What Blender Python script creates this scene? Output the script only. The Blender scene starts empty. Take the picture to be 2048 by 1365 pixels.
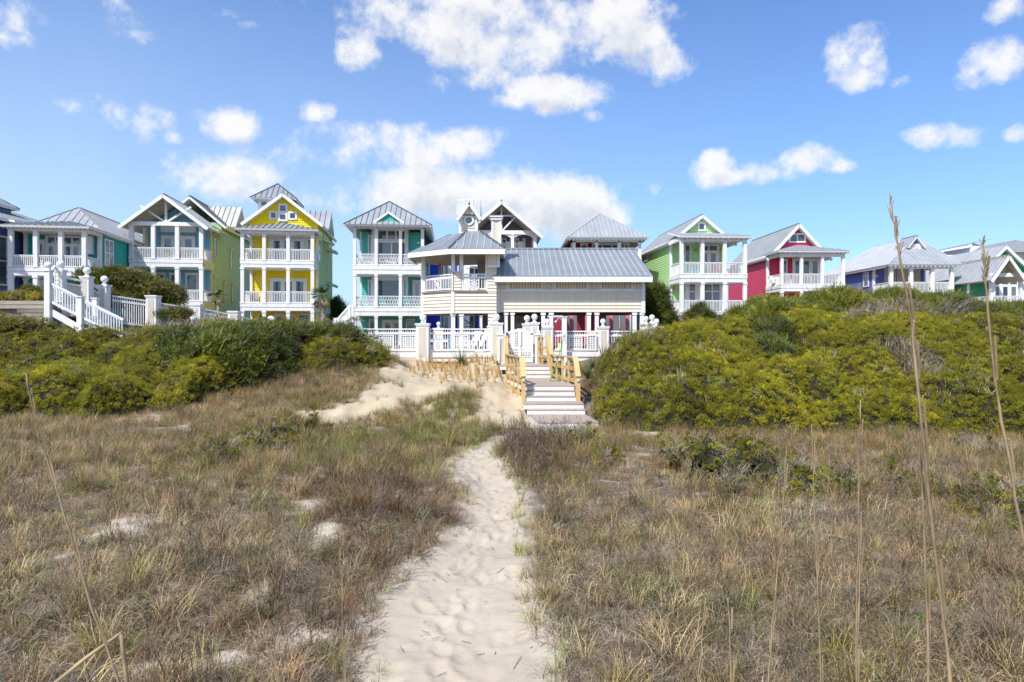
import bpy, math, random
import numpy as np
from mathutils import Vector, Matrix, noise as mnoise
random.seed(7)
NR = np.random.RandomState(11)
PI = math.pi
SC = bpy.context.scene
COL = SC.collection
# ------------------------------------------------------------------ camera
F, CX, H0, CZ = 1365.0, 1024.0, 668.0, 3.1      # focal length in photo pixels, optical centre, horizon row, eye height
cam_d = bpy.data.cameras.new('camera'); cam = bpy.data.objects.new('camera', cam_d); COL.objects.link(cam)
cam_d.sensor_width = 36.0; cam_d.lens = F / 2048 * 36.0
cam_d.shift_y = (H0 - 682.5) / 2048
cam_d.clip_start = 0.05; cam_d.clip_end = 12000
cam.location = (0, 0, CZ); cam.rotation_euler = (PI / 2, 0, 0)
cam_d.dof.use_dof = True; cam_d.dof.focus_distance = 15.0; cam_d.dof.aperture_fstop = 13.0
SC.camera = cam
# ------------------------------------------------------------------ light
sun_from = Vector((-0.52, -0.76, 1.16)).normalized()
sd = bpy.data.lights.new('sun', 'SUN'); sd.energy = 4.3; sd.angle = math.radians(0.53); sd.color = (1.0, 0.955, 0.88)
sun = bpy.data.objects.new('sun', sd); COL.objects.link(sun)
sun.rotation_euler = sun_from.to_track_quat('Z', 'Y').to_euler(); sun.location = (-30, -30, 60)
SC.view_settings.view_transform = 'Standard'; SC.view_settings.look = 'None'
SC.view_settings.gamma = 1; SC.view_settings.exposure = 0.39; SC.view_settings.use_curve_mapping = False
SC.cycles.max_bounces = 6; SC.cycles.diffuse_bounces = 4; SC.cycles.glossy_bounces = 2
SC.cycles.transmission_bounces = 3; SC.cycles.transparent_max_bounces = 4
SC.cycles.use_denoising = True
try: SC.cycles.denoiser = 'OPENIMAGEDENOISE'; SC.cycles.denoising_prefilter = 'ACCURATE'
except Exception: pass

class NT:
    """small helper for node trees"""
    def __init__(s, tree): s.t = tree; s.n = tree.nodes; s.l = tree.links
    def new(s, typ, **kw):
        n = s.n.new(typ)
        for k, v in kw.items(): setattr(n, k, v)
        return n
    def set(s, sock, v):
        if isinstance(v, bpy.types.NodeSocket): s.l.new(v, sock)
        elif v is not None: sock.default_value = v
    def m(s, op, a=None, b=None, c=None, clamp=False):
        n = s.new('ShaderNodeMath', operation=op); n.use_clamp = clamp
        for i, v in enumerate((a, b, c)):
            if v is not None: s.set(n.inputs[i], v)
        return n.outputs[0]
    def noise(s, vec, scale, detail=4, rough=0.55, dist=0.0):
        n = s.new('ShaderNodeTexNoise'); s.set(n.inputs['Vector'], vec)
        n.inputs['Scale'].default_value = scale; n.inputs['Detail'].default_value = detail
        n.inputs['Roughness'].default_value = rough; n.inputs['Distortion'].default_value = dist
        return n
    def ramp(s, fac, stops, interp='LINEAR'):
        n = s.new('ShaderNodeValToRGB'); s.set(n.inputs[0], fac); r = n.color_ramp; r.interpolation = interp
        while len(r.elements) < len(stops): r.elements.new(0.5)
        for e, (p, c) in zip(r.elements, stops): e.position = p; e.color = (c[0], c[1], c[2], 1)
        return n.outputs[0]
    def mix(s, fac, a, b, blend='MIX'):
        n = s.new('ShaderNodeMix'); n.data_type = 'RGBA'; n.blend_type = blend
        s.set(n.inputs[0], fac)
        for i, v in ((6, a), (7, b)):
            if isinstance(v, tuple) and len(v) == 3: v = (*v, 1)
            s.set(n.inputs[i], v)
        return n.outputs[2]

def build_world():
    w = bpy.data.worlds.new('World'); SC.world = w; w.use_nodes = True
    for n in list(w.node_tree.nodes): w.node_tree.nodes.remove(n)
    g = NT(w.node_tree)
    sky = g.new('ShaderNodeTexSky', sky_type='NISHITA'); sky.sun_disc = False
    sky.sun_elevation = math.asin(sun_from.z); sky.sun_rotation = math.atan2(sun_from.x, sun_from.y)
    sky.air_density = 1.0; sky.dust_density = 0.9; sky.ozone_density = 0.7; sky.altitude = 0
    # cloud density as a node group over a direction
    G = bpy.data.node_groups.new('cloud_density', 'ShaderNodeTree')
    G.interface.new_socket('Dir', in_out='INPUT', socket_type='NodeSocketVector')
    G.interface.new_socket('Density', in_out='OUTPUT', socket_type='NodeSocketFloat')
    q = NT(G); gi = q.new('NodeGroupInput'); go = q.new('NodeGroupOutput')
    D = gi.outputs[0]
    sep = q.new('ShaderNodeSeparateXYZ'); q.set(sep.inputs[0], D)
    n1 = q.noise(D, 5.0, 3, 0.5); n2 = q.noise(D, 15.0, 5, 0.62)
    s2 = q.new('ShaderNodeSeparateXYZ'); q.set(s2.inputs[0], n1.outputs['Color'])
    az = q.m('ARCTAN2', sep.outputs[0], sep.outputs[1]); el = q.m('ARCSINE', sep.outputs[2])
    az = q.m('ADD', az, q.m('MULTIPLY', q.m('SUBTRACT', s2.outputs[0], 0.5), 0.09))
    el = q.m('ADD', el, q.m('MULTIPLY', q.m('SUBTRACT', s2.outputs[1], 0.5), 0.06))
    blobs = [(55,35,85,50,.62),(235,25,55,36,.8),(275,62,55,18,.6),(420,25,50,12,.42),(505,58,30,9,.35),
      (880,40,230,72,1.15),(690,92,62,48,.95),(1010,95,150,62,1.1),(1240,60,100,75,1.05),(1330,128,60,32,.85),
      (1095,195,120,36,1.05),(990,160,52,38,.8),(1190,238,22,12,.45),(240,232,80,40,.95),(325,273,24,12,.6),
      (440,242,58,38,.9),(628,228,34,20,.75),(868,182,34,18,.5),(780,300,150,42,.85),(660,318,90,36,.72),(910,285,75,40,.8),
      (430,352,105,46,.66),(520,345,50,26,.5),(970,392,290,46,1.1),(1160,415,115,52,1.15),(700,400,70,30,.6),
      (1695,120,52,52,.85),(1690,165,44,24,.7),(2015,130,80,50,1.0),(2040,5,60,34,.9),(1790,165,16,10,.4),
      (1415,335,38,30,.85),(1445,348,34,14,.8),(1510,340,34,16,.5),(1615,326,48,26,.85),(1665,340,38,14,.6),
      (1840,290,52,20,.75),(1925,278,52,22,.75),(2035,270,32,16,.6),(1310,362,22,12,.4),(30,80,30,12,.4),
      (-300,200,260,70,1.0),(-420,60,200,60,1.0),(2380,250,240,60,1.0),(2500,90,220,70,1.0)]
    dens = None
    for (px, py, rx, ry, wt) in blobs:
        u, v = (px - CX) / F, (H0 - py) / F
        a0 = math.atan2(u, 1); r = math.sqrt(u * u + 1); e0 = math.atan2(v, r)
        ra = rx / F * math.cos(a0) ** 2 * 1.28; re = ry / F * math.cos(e0) ** 2 / r * 1.28
        da = q.m('MULTIPLY', q.m('SUBTRACT', az, a0), 1 / ra); de = q.m('MULTIPLY', q.m('SUBTRACT', el, e0), 1 / re)
        k = q.m('SUBTRACT', wt, q.m('MULTIPLY', q.m('ADD', q.m('MULTIPLY', da, da), q.m('MULTIPLY', de, de)), wt))
        dens = k if dens is None else q.m('SMOOTH_MAX', dens, k, 0.3)
    dens = q.m('MAXIMUM', dens, -1.0)
    # scattered cumulus over the rest of the sky
    n3 = q.noise(D, 3.1, 4, 0.5)
    other = q.m('MULTIPLY', q.m('SUBTRACT', n3.outputs['Fac'], 0.51), 7.0)
    front = q.m('MULTIPLY', q.m('SUBTRACT', sep.outputs[1], 0.62), 12.0, clamp=True)
    low = q.m('MULTIPLY', q.m('SUBTRACT', 0.52, sep.outputs[2]), 12.0, clamp=True)
    other = q.m('SUBTRACT', other, q.m('MULTIPLY', q.m('MULTIPLY', front, low), 5.0))
    dens = q.m('MAXIMUM', dens, other)
    nb = q.noise(D, 9.0, 5, 0.6); nc = q.noise(D, 46.0, 3, 0.65)
    dens = q.m('ADD', dens, q.m('MULTIPLY', q.m('SUBTRACT', nc.outputs['Fac'], 0.5), 0.8))
    dens = q.m('ADD', dens, q.m('MULTIPLY', q.m('SUBTRACT', n2.outputs['Fac'], 0.53), 3.0))
    dens = q.m('ADD', dens, q.m('MULTIPLY', q.m('SUBTRACT', nb.outputs['Fac'], 0.52), 2.4))
    q.set(go.inputs[0], dens)
    tc = g.new('ShaderNodeTexCoord'); nrm = g.new('ShaderNodeVectorMath', operation='NORMALIZE'); g.l.new(tc.outputs['Generated'], nrm.inputs[0])
    d0 = nrm.outputs[0]
    up = g.new('ShaderNodeVectorMath', operation='ADD'); g.l.new(d0, up.inputs[0]); up.inputs[1].default_value = (-0.012, -0.01, 0.026)
    up2 = g.new('ShaderNodeVectorMath', operation='NORMALIZE'); g.l.new(up.outputs[0], up2.inputs[0])
    c0 = g.new('ShaderNodeGroup'); c0.node_tree = G; g.l.new(d0, c0.inputs[0])
    c1 = g.new('ShaderNodeGroup'); c1.node_tree = G; g.l.new(up2.outputs[0], c1.inputs[0])
    a = g.m('SMOOTHSTEP', c0.outputs[0]) if False else None
    mr = g.new('ShaderNodeMapRange', interpolation_type='SMOOTHSTEP'); g.l.new(c0.outputs[0], mr.inputs[0])
    mr.inputs[1].default_value = -0.15; mr.inputs[2].default_value = 1.0
    alpha = g.m('MULTIPLY', mr.outputs[0], 0.96)
    sh = g.new('ShaderNodeMapRange', interpolation_type='SMOOTHSTEP'); g.l.new(c1.outputs[0], sh.inputs[0])
    sh.inputs[1].default_value = 0.35; sh.inputs[2].default_value = 1.7
    lit = g.mix(sh.outputs[0], (6.7, 6.65, 6.7), (4.5, 4.8, 5.35))
    skyc = g.mix(1.0, sky.outputs[0], (0.72, 1.00, 1.42), 'MULTIPLY')
    # thin high veil, thicker towards the west
    vs = g.new('ShaderNodeSeparateXYZ'); g.l.new(d0, vs.inputs[0]); vn = g.noise(d0, 1.6, 5, 0.6, 0.8)
    veil = g.m('MULTIPLY', g.m('ADD', 0.14, g.m('MULTIPLY', g.m('SUBTRACT', 0.35, vs.outputs[0]), 0.45, clamp=True)), g.m('ADD', 0.55, vn.outputs['Fac']))
    veil = g.m('MULTIPLY', veil, g.m('SUBTRACT', 1.35, g.m('MULTIPLY', vs.outputs[2], 2.7), clamp=True), clamp=True)
    skyc = g.mix(veil, skyc, (4.6, 5.95, 7.3))
    col = g.mix(alpha, skyc, lit)
    bg = g.new('ShaderNodeBackground'); g.l.new(col, bg.inputs[0]); bg.inputs[1].default_value = 0.114
    out = g.new('ShaderNodeOutputWorld'); g.l.new(bg.outputs[0], out.inputs[0])
    try: w.cycles.sampling_method = 'MANUAL'; w.cycles.sample_map_resolution = 512
    except Exception: pass
build_world()

# ------------------------------------------------------------------ materials
MAT = {}
def mat_base(name):
    m = bpy.data.materials.new(name); m.use_nodes = True
    g = NT(m.node_tree); b = g.n['Principled BSDF']; MAT[name] = m
    return m, g, b
def paint(name, col, rough=0.55, var=0.10, scale=1.4, spec=0.3, streak=True, bump=0.0):
    m, g, b = mat_base(name)
    tc = g.new('ShaderNodeTexCoord'); mp = g.new('ShaderNodeMapping'); g.l.new(tc.outputs['Object'], mp.inputs[0])
    mp.inputs['Scale'].default_value = (3.0, 3.0, 0.6) if streak else (1, 1, 1)
    n = g.noise(mp.outputs[0], scale, 6, 0.65)
    n2 = g.noise(tc.outputs['Object'], 30, 3, 0.6)
    oi = g.new('ShaderNodeObjectInfo')
    f = g.m('ADD', g.m('MULTIPLY', n.outputs['Fac'], 0.75), g.m('MULTIPLY', n2.outputs['Fac'], 0.25))
    var *= 1.35
    lo = tuple(c * (1 - var * 1.6) for c in col); hi = tuple(min(1, c * (1 + var)) for c in col)
    c = g.ramp(f, [(0.32, lo), (0.62, hi)])
    c = g.mix(g.m('MULTIPLY', oi.outputs['Random'], var * 0.9), c, tuple(x * 0.6 for x in col))
    g.l.new(c, b.inputs['Base Color']); b.inputs['Roughness'].default_value = rough
    b.inputs['Specular IOR Level'].default_value = spec
    if bump:
        bp = g.new('ShaderNodeBump'); bp.inputs['Strength'].default_value = bump; g.l.new(n2.outputs['Fac'], bp.inputs['Height']); g.l.new(bp.outputs[0], b.inputs['Normal'])
    return m
paint('white', (0.78, 0.775, 0.76), var=0.06)
paint('white_vinyl', (0.80, 0.80, 0.79), rough=0.4, var=0.05)
paint('cream', (0.70, 0.63, 0.515), var=0.05)
paint('tan_panel', (0.60, 0.54, 0.45), var=0.06)
paint('slat_tan', (0.50, 0.43, 0.22), var=0.08)
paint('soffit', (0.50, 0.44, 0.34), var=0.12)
paint('navy', (0.10, 0.13, 0.30), var=0.12)
paint('teal_sea', (0.02, 0.38, 0.35), var=0.10)
paint('azure', (0.19, 0.45, 0.62), var=0.10)
paint('leaf_green', (0.38, 0.52, 0.27), var=0.10)
paint('pale_yellow', (0.66, 0.60, 0.22), var=0.10)
paint('yellow', (0.90, 0.68, 0.015), var=0.06)
paint('aqua', (0.09, 0.50, 0.43), var=0.10)
paint('cobalt', (0.02, 0.07, 0.60), var=0.08)
paint('mauve', (0.20, 0.16, 0.19), var=0.12)
paint('maroon', (0.28, 0.03, 0.06), var=0.10)
paint('coral_pink', (0.66, 0.20, 0.24), var=0.08)
paint('mint', (0.46, 0.72, 0.32), var=0.07)
paint('raspberry', (0.66, 0.06, 0.14), var=0.08)
paint('periwinkle', (0.13, 0.17, 0.46), var=0.10)
paint('jade', (0.09, 0.33, 0.17), var=0.10)
paint('turquoise', (0.02, 0.50, 0.52), var=0.06)
paint('red_plastic', (0.45, 0.04, 0.03), var=0.06)
paint('sky_blue', (0.25, 0.52, 0.75), var=0.06)
paint('charcoal', (0.05, 0.05, 0.055), var=0.1)
paint('grey_post', (0.17, 0.16, 0.18), var=0.1)
paint('green_hose', (0.10, 0.32, 0.06), var=0.1, rough=0.4)
paint('steel', (0.55, 0.55, 0.55), var=0.1, rough=0.35)
def metal_roof(name, col):
    m, g, b = mat_base(name)
    tc = g.new('ShaderNodeTexCoord'); n = g.noise(tc.outputs['Object'], 0.9, 6, 0.7); n2 = g.noise(tc.outputs['Object'], 14, 4, 0.6)
    oi = g.new('ShaderNodeObjectInfo')
    f = g.m('ADD', g.m('MULTIPLY', n.outputs['Fac'], 0.7), g.m('MULTIPLY', n2.outputs['Fac'], 0.3))
    f = g.m('ADD', f, g.m('MULTIPLY', g.m('SUBTRACT', oi.outputs['Random'], 0.5), 0.10))
    c = g.ramp(f, [(0.3, tuple(x * 0.80 for x in col)), (0.7, tuple(min(1, x * 1.10) for x in col))])
    g.l.new(c, b.inputs['Base Color']); b.inputs['Metallic'].default_value = 0.35
    g.l.new(g.m('ADD', 0.38, g.m('MULTIPLY', n.outputs['Fac'], 0.25)), b.inputs['Roughness'])
metal_roof('roof_grey', (0.30, 0.33, 0.355)); metal_roof('roof_pale', (0.40, 0.42, 0.44)); metal_roof('roof_cream', (0.50, 0.49, 0.44))
metal_roof('roof_seam', (0.12, 0.13, 0.15)); metal_roof('roof_seam_pale', (0.62, 0.63, 0.64))
def glass(name, col, rough=0.06):
    m, g, b = mat_base(name)
    tc = g.new('ShaderNodeTexCoord'); n = g.noise(tc.outputs['Object'], 0.8, 2, 0.5)
    oi = g.new('ShaderNodeObjectInfo')
    f = g.m('ADD', g.m('MULTIPLY', n.outputs['Fac'], 0.6), g.m('MULTIPLY', oi.outputs['Random'], 0.5))
    c = g.ramp(f, [(0.3, tuple(x * 0.5 for x in col)), (0.8, tuple(x * 1.5 for x in col))])
    g.l.new(c, b.inputs['Base Color']); b.inputs['Roughness'].default_value = rough; b.inputs['IOR'].default_value = 1.6
    b.inputs['Specular IOR Level'].default_value = 0.9
    bp = g.new('ShaderNodeBump'); bp.inputs['Strength'].default_value = 0.06; bp.inputs['Distance'].default_value = 0.2
    n3 = g.noise(tc.outputs['Object'], 1.7, 2, 0.5); g.l.new(n3.outputs['Fac'], bp.inputs['Height']); g.l.new(bp.outputs[0], b.inputs['Normal'])
glass('glass', (0.055, 0.085, 0.12)); glass('glass_pale', (0.20, 0.25, 0.28), 0.15)
def wood(name, lo, hi, rough=0.7):
    m, g, b = mat_base(name)
    tc = g.new('ShaderNodeTexCoord'); oi = g.new('ShaderNodeObjectInfo')
    mp = g.new('ShaderNodeMapping'); g.l.new(tc.outputs['Object'], mp.inputs[0]); mp.inputs['Scale'].default_value = (1.2, 9, 9)
    n = g.noise(mp.outputs[0], 3.0, 8, 0.7, 0.6); n2 = g.noise(tc.outputs['Object'], 2.0, 3, 0.5)
    f = g.m('ADD', g.m('MULTIPLY', n.outputs['Fac'], 0.6), g.m('MULTIPLY', n2.outputs['Fac'], 0.4))
    f = g.m('ADD', f, g.m('MULTIPLY', g.m('SUBTRACT', oi.outputs['Random'], 0.5), 0.25))
    c = g.ramp(f, [(0.3, lo), (0.7, hi)])
    g.l.new(c, b.inputs['Base Color']); b.inputs['Roughness'].default_value = rough; b.inputs['Specular IOR Level'].default_value = 0.2
    bp = g.new('ShaderNodeBump'); bp.inputs['Strength'].default_value = 0.25; g.l.new(n.outputs['Fac'], bp.inputs['Height']); g.l.new(bp.outputs[0], b.inputs['Normal'])
wood('new_pine', (0.40, 0.25, 0.09), (0.64, 0.45, 0.20)); wood('grey_wood', (0.18, 0.15, 0.12), (0.46, 0.40, 0.33))
wood('composite', (0.33, 0.26, 0.215), (0.45, 0.365, 0.31)); wood('dark_wood', (0.06, 0.05, 0.04), (0.16, 0.13, 0.10))
wood('bark', (0.10, 0.08, 0.06), (0.30, 0.25, 0.20)); wood('palm_bark', (0.20, 0.16, 0.12), (0.46, 0.40, 0.33))

# ------------------------------------------------------------------ object helpers
def tag(o, label=None, cat=None, group=None, kind=None):
    if label: o['label'] = label
    if cat: o['category'] = cat
    if group: o['group'] = group
    if kind: o['kind'] = kind
    return o
def empty(name, loc=(0, 0, 0), rz=0, label=None, cat=None, group=None):
    o = bpy.data.objects.new(name, None); COL.objects.link(o); o.location = loc; o.rotation_euler = (0, 0, rz)
    o.empty_display_size = 0.3
    return tag(o, label, cat, group)
def link_mesh(name, me, parent=None):
    o = bpy.data.objects.new(name, me); COL.objects.link(o)
    if parent: o.parent = parent
    return o
class MB:
    def __init__(s): s.v = []; s.f = []; s.mi = []
    def add(s, vs, fs, mi=0):
        b = len(s.v); s.v.extend([tuple(p) for p in vs]); s.f.extend([tuple(i + b for i in f) for f in fs]); s.mi.extend([mi] * len(fs))
    def box(s, x0, x1, y0, y1, z0, z1, mi=0):
        s.add([(x0,y0,z0),(x1,y0,z0),(x1,y1,z0),(x0,y1,z0),(x0,y0,z1),(x1,y0,z1),(x1,y1,z1),(x0,y1,z1)],
              [(0,3,2,1),(4,5,6,7),(0,1,5,4),(1,2,6,5),(2,3,7,6),(3,0,4,7)], mi)
    def obox(s, o, r, n, a0, a1, d0, d1, z0, z1, mi=0):
        """box in a wall frame: a along r, d outward along n, z up"""
        vs = []
        for z in (z0, z1):
            for a, d in ((a0, d0), (a1, d0), (a1, d1), (a0, d1)):
                vs.append((o[0] + r[0] * a + n[0] * d, o[1] + r[1] * a + n[1] * d, o[2] + z))
        s.add(vs, [(0,3,2,1),(4,5,6,7),(0,1,5,4),(1,2,6,5),(2,3,7,6),(3,0,4,7)], mi)
    def bar(s, p0, p1, w, h, mi=0):
        p0 = Vector(p0); p1 = Vector(p1); d = p1 - p0
        if d.length < 1e-6: return
        d.normalize(); up = Vector((0, 0, 1)) if abs(d.z) < 0.95 else Vector((0, 1, 0))
        r = d.cross(up).normalized(); u = r.cross(d)
        vs = [p + r * (w / 2 * a) + u * (h / 2 * b) for p in (p0, p1) for a, b in ((-1,-1),(1,-1),(1,1),(-1,1))]
        s.add(vs, [(0,1,2,3),(7,6,5,4),(0,4,5,1),(1,5,6,2),(2,6,7,3),(3,7,4,0)], mi)
    def tube(s, pts, rad, n=6, mi=0):
        pts = [Vector(p) for p in pts]; k = len(pts); rad = rad if isinstance(rad, (list, tuple)) else [rad] * k
        vs = []; fs = []
        for i, p in enumerate(pts):
            d = (pts[min(i + 1, k - 1)] - pts[max(i - 1, 0)]).normalized()
            up = Vector((0, 0, 1)) if abs(d.z) < 0.9 else Vector((1, 0, 0))
            r = d.cross(up).normalized(); u = r.cross(d)
            for j in range(n):
                a = 2 * PI * j / n; vs.append(p + (r * math.cos(a) + u * math.sin(a)) * rad[i])
        for i in range(k - 1):
            for j in range(n):
                a, b = i * n + j, i * n + (j + 1) % n; fs.append((a, b, b + n, a + n))
        fs.append(tuple(range(n))[::-1]); fs.append(tuple((k - 1) * n + j for j in range(n)))
        s.add(vs, fs, mi)
    def sphere(s, c, r, n=12, m=8, sz=1.0, mi=0):
        vs = [(c[0], c[1], c[2] - r * sz)]; fs = []
        for i in range(1, m):
            t = PI * i / m - PI / 2
            for j in range(n):
                a = 2 * PI * j / n; vs.append((c[0] + r * math.cos(t) * math.cos(a), c[1] + r * math.cos(t) * math.sin(a), c[2] + r * sz * math.sin(t)))
        vs.append((c[0], c[1], c[2] + r * sz)); top = len(vs) - 1
        for j in range(n):
            fs.append((0, 1 + (j + 1) % n, 1 + j)); fs.append((top, 1 + (m - 2) * n + j, 1 + (m - 2) * n + (j + 1) % n))
            for i in range(m - 2):
                a, b = 1 + i * n + j, 1 + i * n + (j + 1) % n; fs.append((a, b, b + n, a + n))
        s.add(vs, fs, mi)
    def poly(s, pts, thick, mi=0, nrm=None):
        """flat polygon with thickness going down its normal"""
        pts = [Vector(p) for p in pts]
        n = Vector((0, 0, 0))
        for i in range(len(pts)): n += pts[i].cross(pts[(i + 1) % len(pts)])
        n.normalize(); k = len(pts)
        q = [p - n * thick for p in pts]
        s.add(pts + q, [tuple(range(k)), tuple(range(2 * k - 1, k - 1, -1))] + [(i, i + k, (i + 1) % k + k, (i + 1) % k) for i in range(k)], mi)
    def mesh(s, name, mats):
        me = bpy.data.meshes.new(name); me.from_pydata(s.v, [], s.f); me.update()
        for m in (mats if isinstance(mats, (list, tuple)) else [mats]): me.materials.append(MAT[m])
        if len(me.materials) > 1: me.polygons.foreach_set('material_index', s.mi)
        return me
    def build(s, name, mats, parent=None, smooth=False, kind=None, bevel=0):
        if not s.v: return None
        me = s.mesh(name, mats)
        if smooth: me.polygons.foreach_set('use_smooth', [True] * len(me.polygons))
        o = link_mesh(name, me, parent)
        if kind: o['kind'] = kind
        if bevel:
            b = o.modifiers.new('bevel', 'BEVEL'); b.width = bevel; b.segments = 1; b.limit_method = 'ANGLE'
        return o
def copy_tree(o, parent=None):
    c = o.copy(); COL.objects.link(c)
    c.parent = parent
    for ch in list(o.children): copy_tree(ch, c)
    return c

# ------------------------------------------------------------------ noise
def _hash(ix, iy, seed):
    h = (ix * 374761393 + iy * 668265263 + seed * 974711) & 0x7fffffff
    h = ((h ^ (h >> 13)) * 1274126177) & 0x7fffffff
    return ((h ^ (h >> 16)) & 0xffff) / 65535.0
def vnoise(x, y, seed=0):
    x = np.asarray(x, float); y = np.asarray(y, float)
    ix = np.floor(x).astype(np.int64); iy = np.floor(y).astype(np.int64); fx = x - ix; fy = y - iy
    fx = fx * fx * (3 - 2 * fx); fy = fy * fy * (3 - 2 * fy)
    a = _hash(ix, iy, seed); b = _hash(ix + 1, iy, seed); c = _hash(ix, iy + 1, seed); d = _hash(ix + 1, iy + 1, seed)
    return (a * (1 - fx) + b * fx) * (1 - fy) + (c * (1 - fx) + d * fx) * fy
def fbm(x, y, oct=4, seed=0):
    s = 0; a = 0.5; t = 0
    for i in range(oct):
        s = s + a * vnoise(x * 2 ** i, y * 2 ** i, seed + i * 17); t += a; a *= 0.5
    return s / t
def sst(a, b, x):
    t = np.clip((x - a) / (b - a), 0, 1); return t * t * (3 - 2 * t)
# ------------------------------------------------------------------ terrain
# the path, as points of its two edges on the ground plane (x, y in metres)
PATH_ROWS = [(1460, 700, 1130), (1365, 732, 1088), (1300, 738, 1082), (1237, 728, 1052), (1165, 782, 1043), (1100, 866, 1036), (1040, 934, 1034), (1010, 944, 1030),
             (980, 930, 1018), (940, 905, 990), (920, 915, 976), (905, 935, 978), (893, 955, 992), (884, 975, 1020), (874, 1010, 1080), (866, 1060, 1150), (858, 1072, 1196)]
_py = np.array([r[0] for r in PATH_ROWS], float); _Y = CZ * F / (_py - H0)
_xl = (np.array([r[1] for r in PATH_ROWS]) - CX) / F * _Y; _xr = (np.array([r[2] for r in PATH_ROWS]) - CX) / F * _Y + np.where(_Y > 12, .18, .07)
_xl = _xl - np.where(_Y > 12, .12, 0)
def path_mask(x, y):
    l = np.interp(y, _Y, _xl); r = np.interp(y, _Y, _xr)
    w = 0.10 * (fbm(x * 1.8, y * 1.8, 3, 5) - 0.5) * 2
    d = np.minimum(x - l, r - x) + w                       # signed distance into the path
    return np.where((y > 1) & (y < 22.3), d, -9.0)
def H(x, y):
    x = np.asarray(x, float); y = np.asarray(y, float)
    left = 2.25 * sst(22.0, 35.0, y + 0.10 * (x + 10)) + 0.5 * np.exp(-((x + 25) / 4) ** 2 - ((y - 31) / 4) ** 2)
    cen = 1.62 * np.clip((y - 22.6) / 11.4, 0, 1) ** 0.9 * 1.0 + 0.5 * sst(35.5, 38, y)
    rgt = 2.5 * sst(19.8, 32.0, y) + 0.05 * np.exp(-((x - 9) / 5) ** 2 - ((y - 31) / 4) ** 2)
    wl = sst(-3.6, -8.0, x); wr = sst(2.9, 5.6, x) * (1 - .42 * sst(25, 31, y) * sst(13, 7, x))
    z = left * wl + rgt * wr + cen * (1 - wl - wr)
    back = sst(38, 42, y)
    z = z * (1 - back) + 2.2 * back
    near = sst(40, 20, y)
    n = (fbm(x * 0.35, y * 0.35, 3, 1) - 0.5) * 0.5 + (fbm(x * 1.1, y * 1.1, 3, 2) - 0.5) * 0.16
    # a grown-over hummock west of the path, a low one east of it
    n = n + 0.42 * np.exp(-((x + 2.4) / 1.1) ** 2 - ((y - 10.6) / 1.1) ** 2) + 0.26 * np.exp(-((x - 1.3) / 0.9) ** 2 - ((y - 16) / 1.8) ** 2)
    n = n + 0.22 * np.exp(-((x + 4.3) / 1.6) ** 2 - ((y - 8.2) / 1.0) ** 2)
    knoll = 1.35 * sst(5.2, 1.2, y) * sst(-60, 0, y)       # the dune the viewer stands on
    m = sst(-0.1, 0.75, path_mask(x, y))
    z = z + (n + 0.05) * near * (1 - m) + knoll
    slope = sst(-9.0, -6.5, x) * sst(2.2, 0.6, x) * sst(22.5, 24, y) * sst(36, 34, y)
    z = z + slope * ((fbm(x * 0.9, y * 0.6, 4, 9) - 0.5) * 0.75 + (fbm(x * 4, y * 4, 3, 8) - 0.5) * 0.05)
    sx0 = np.interp(y, [22, 24.1, 25.5, 30.7, 34.5], [.5, .4, .25, -.45, -.75]); sx1 = np.interp(y, [22, 24.1, 25.5, 30.7, 34.5], [3.0, 2.8, 2.6, 2.5, 2.1])
    under = np.interp(y, [21.8, 22.0, 24.1, 24.2, 25.4, 26.1, 30.6, 31.6, 34.3], [9, -.02, .0, .1, .3, .75, .85, 1.2, 1.35])
    k = sst(-.15, .1, np.minimum(x - sx0, sx1 - x)) * ((y > 21.7) & (y < 34.4))
    return z * (1 - k) + np.minimum(z, under) * k
# bare sand slope below the deck
def sand_mask(x, y):
    u = CX + x / y * F
    # boundaries as world curves
    l = np.interp(y, [21, 22.6, 24.2, 26, 28, 30, 33, 36], [-2.6, -7.3, -7.7, -5.6, -5.0, -5.2, -5.4, -6.8])
    r = np.interp(y, [21, 22.4, 23.4, 24.6, 26, 27.5, 29, 36], [-3.4, -5.6, -5.0, -4.2, -3.2, -1.6, 0.0, 0.4])
    w = 1.1 * (fbm(x * 0.9, y * 0.9, 4, 21) - 0.5) * 2
    d = np.minimum(x - l, r - x) + w
    d2 = np.minimum(np.minimum(x + 1.2, 0.6 - x), np.minimum(y - 22.2, 30 - y)) + 0.3 * (fbm(x * 2, y * 2, 3, 4) - 0.5)   # strip beside the steps
    d = np.maximum(d, d2)
    return np.where((y > 21.5) & (y < 36.5), d, -9.0)
PATCHES = [(240,1075,85,30),(620,1022,45,22),(820,1003,42,16),(655,1092,26,22),(1010,985,30,14),(270,1340,75,22),(280,850,55,7),(340,1110,22,12),
           (450,1320,60,20),(120,1130,26,10),(600,1275,60,30),(365,862,30,6),(1290,872,40,5),(960,1300,10,8),(520,1200,26,14),(60,905,40,8)]
_PW = []
for (pu, pv, ru, rv) in PATCHES:
    yy = CZ * F / (pv - H0); _PW.append(((pu - CX) / F * yy, yy, ru / F * yy, max(0.25, rv / (pv - H0) * yy)))
def patch_mask(x, y):
    m = np.full(np.shape(x), -1.0)
    w = (fbm(x * 3.6, y * 3.6, 4, 31) - 0.5) * 3.6 - .05
    for (a, b, ra, rb) in _PW: m = np.maximum(m, 1 - ((x - a) / ra) ** 2 - ((y - b) / rb) ** 2)
    return m + w

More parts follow.
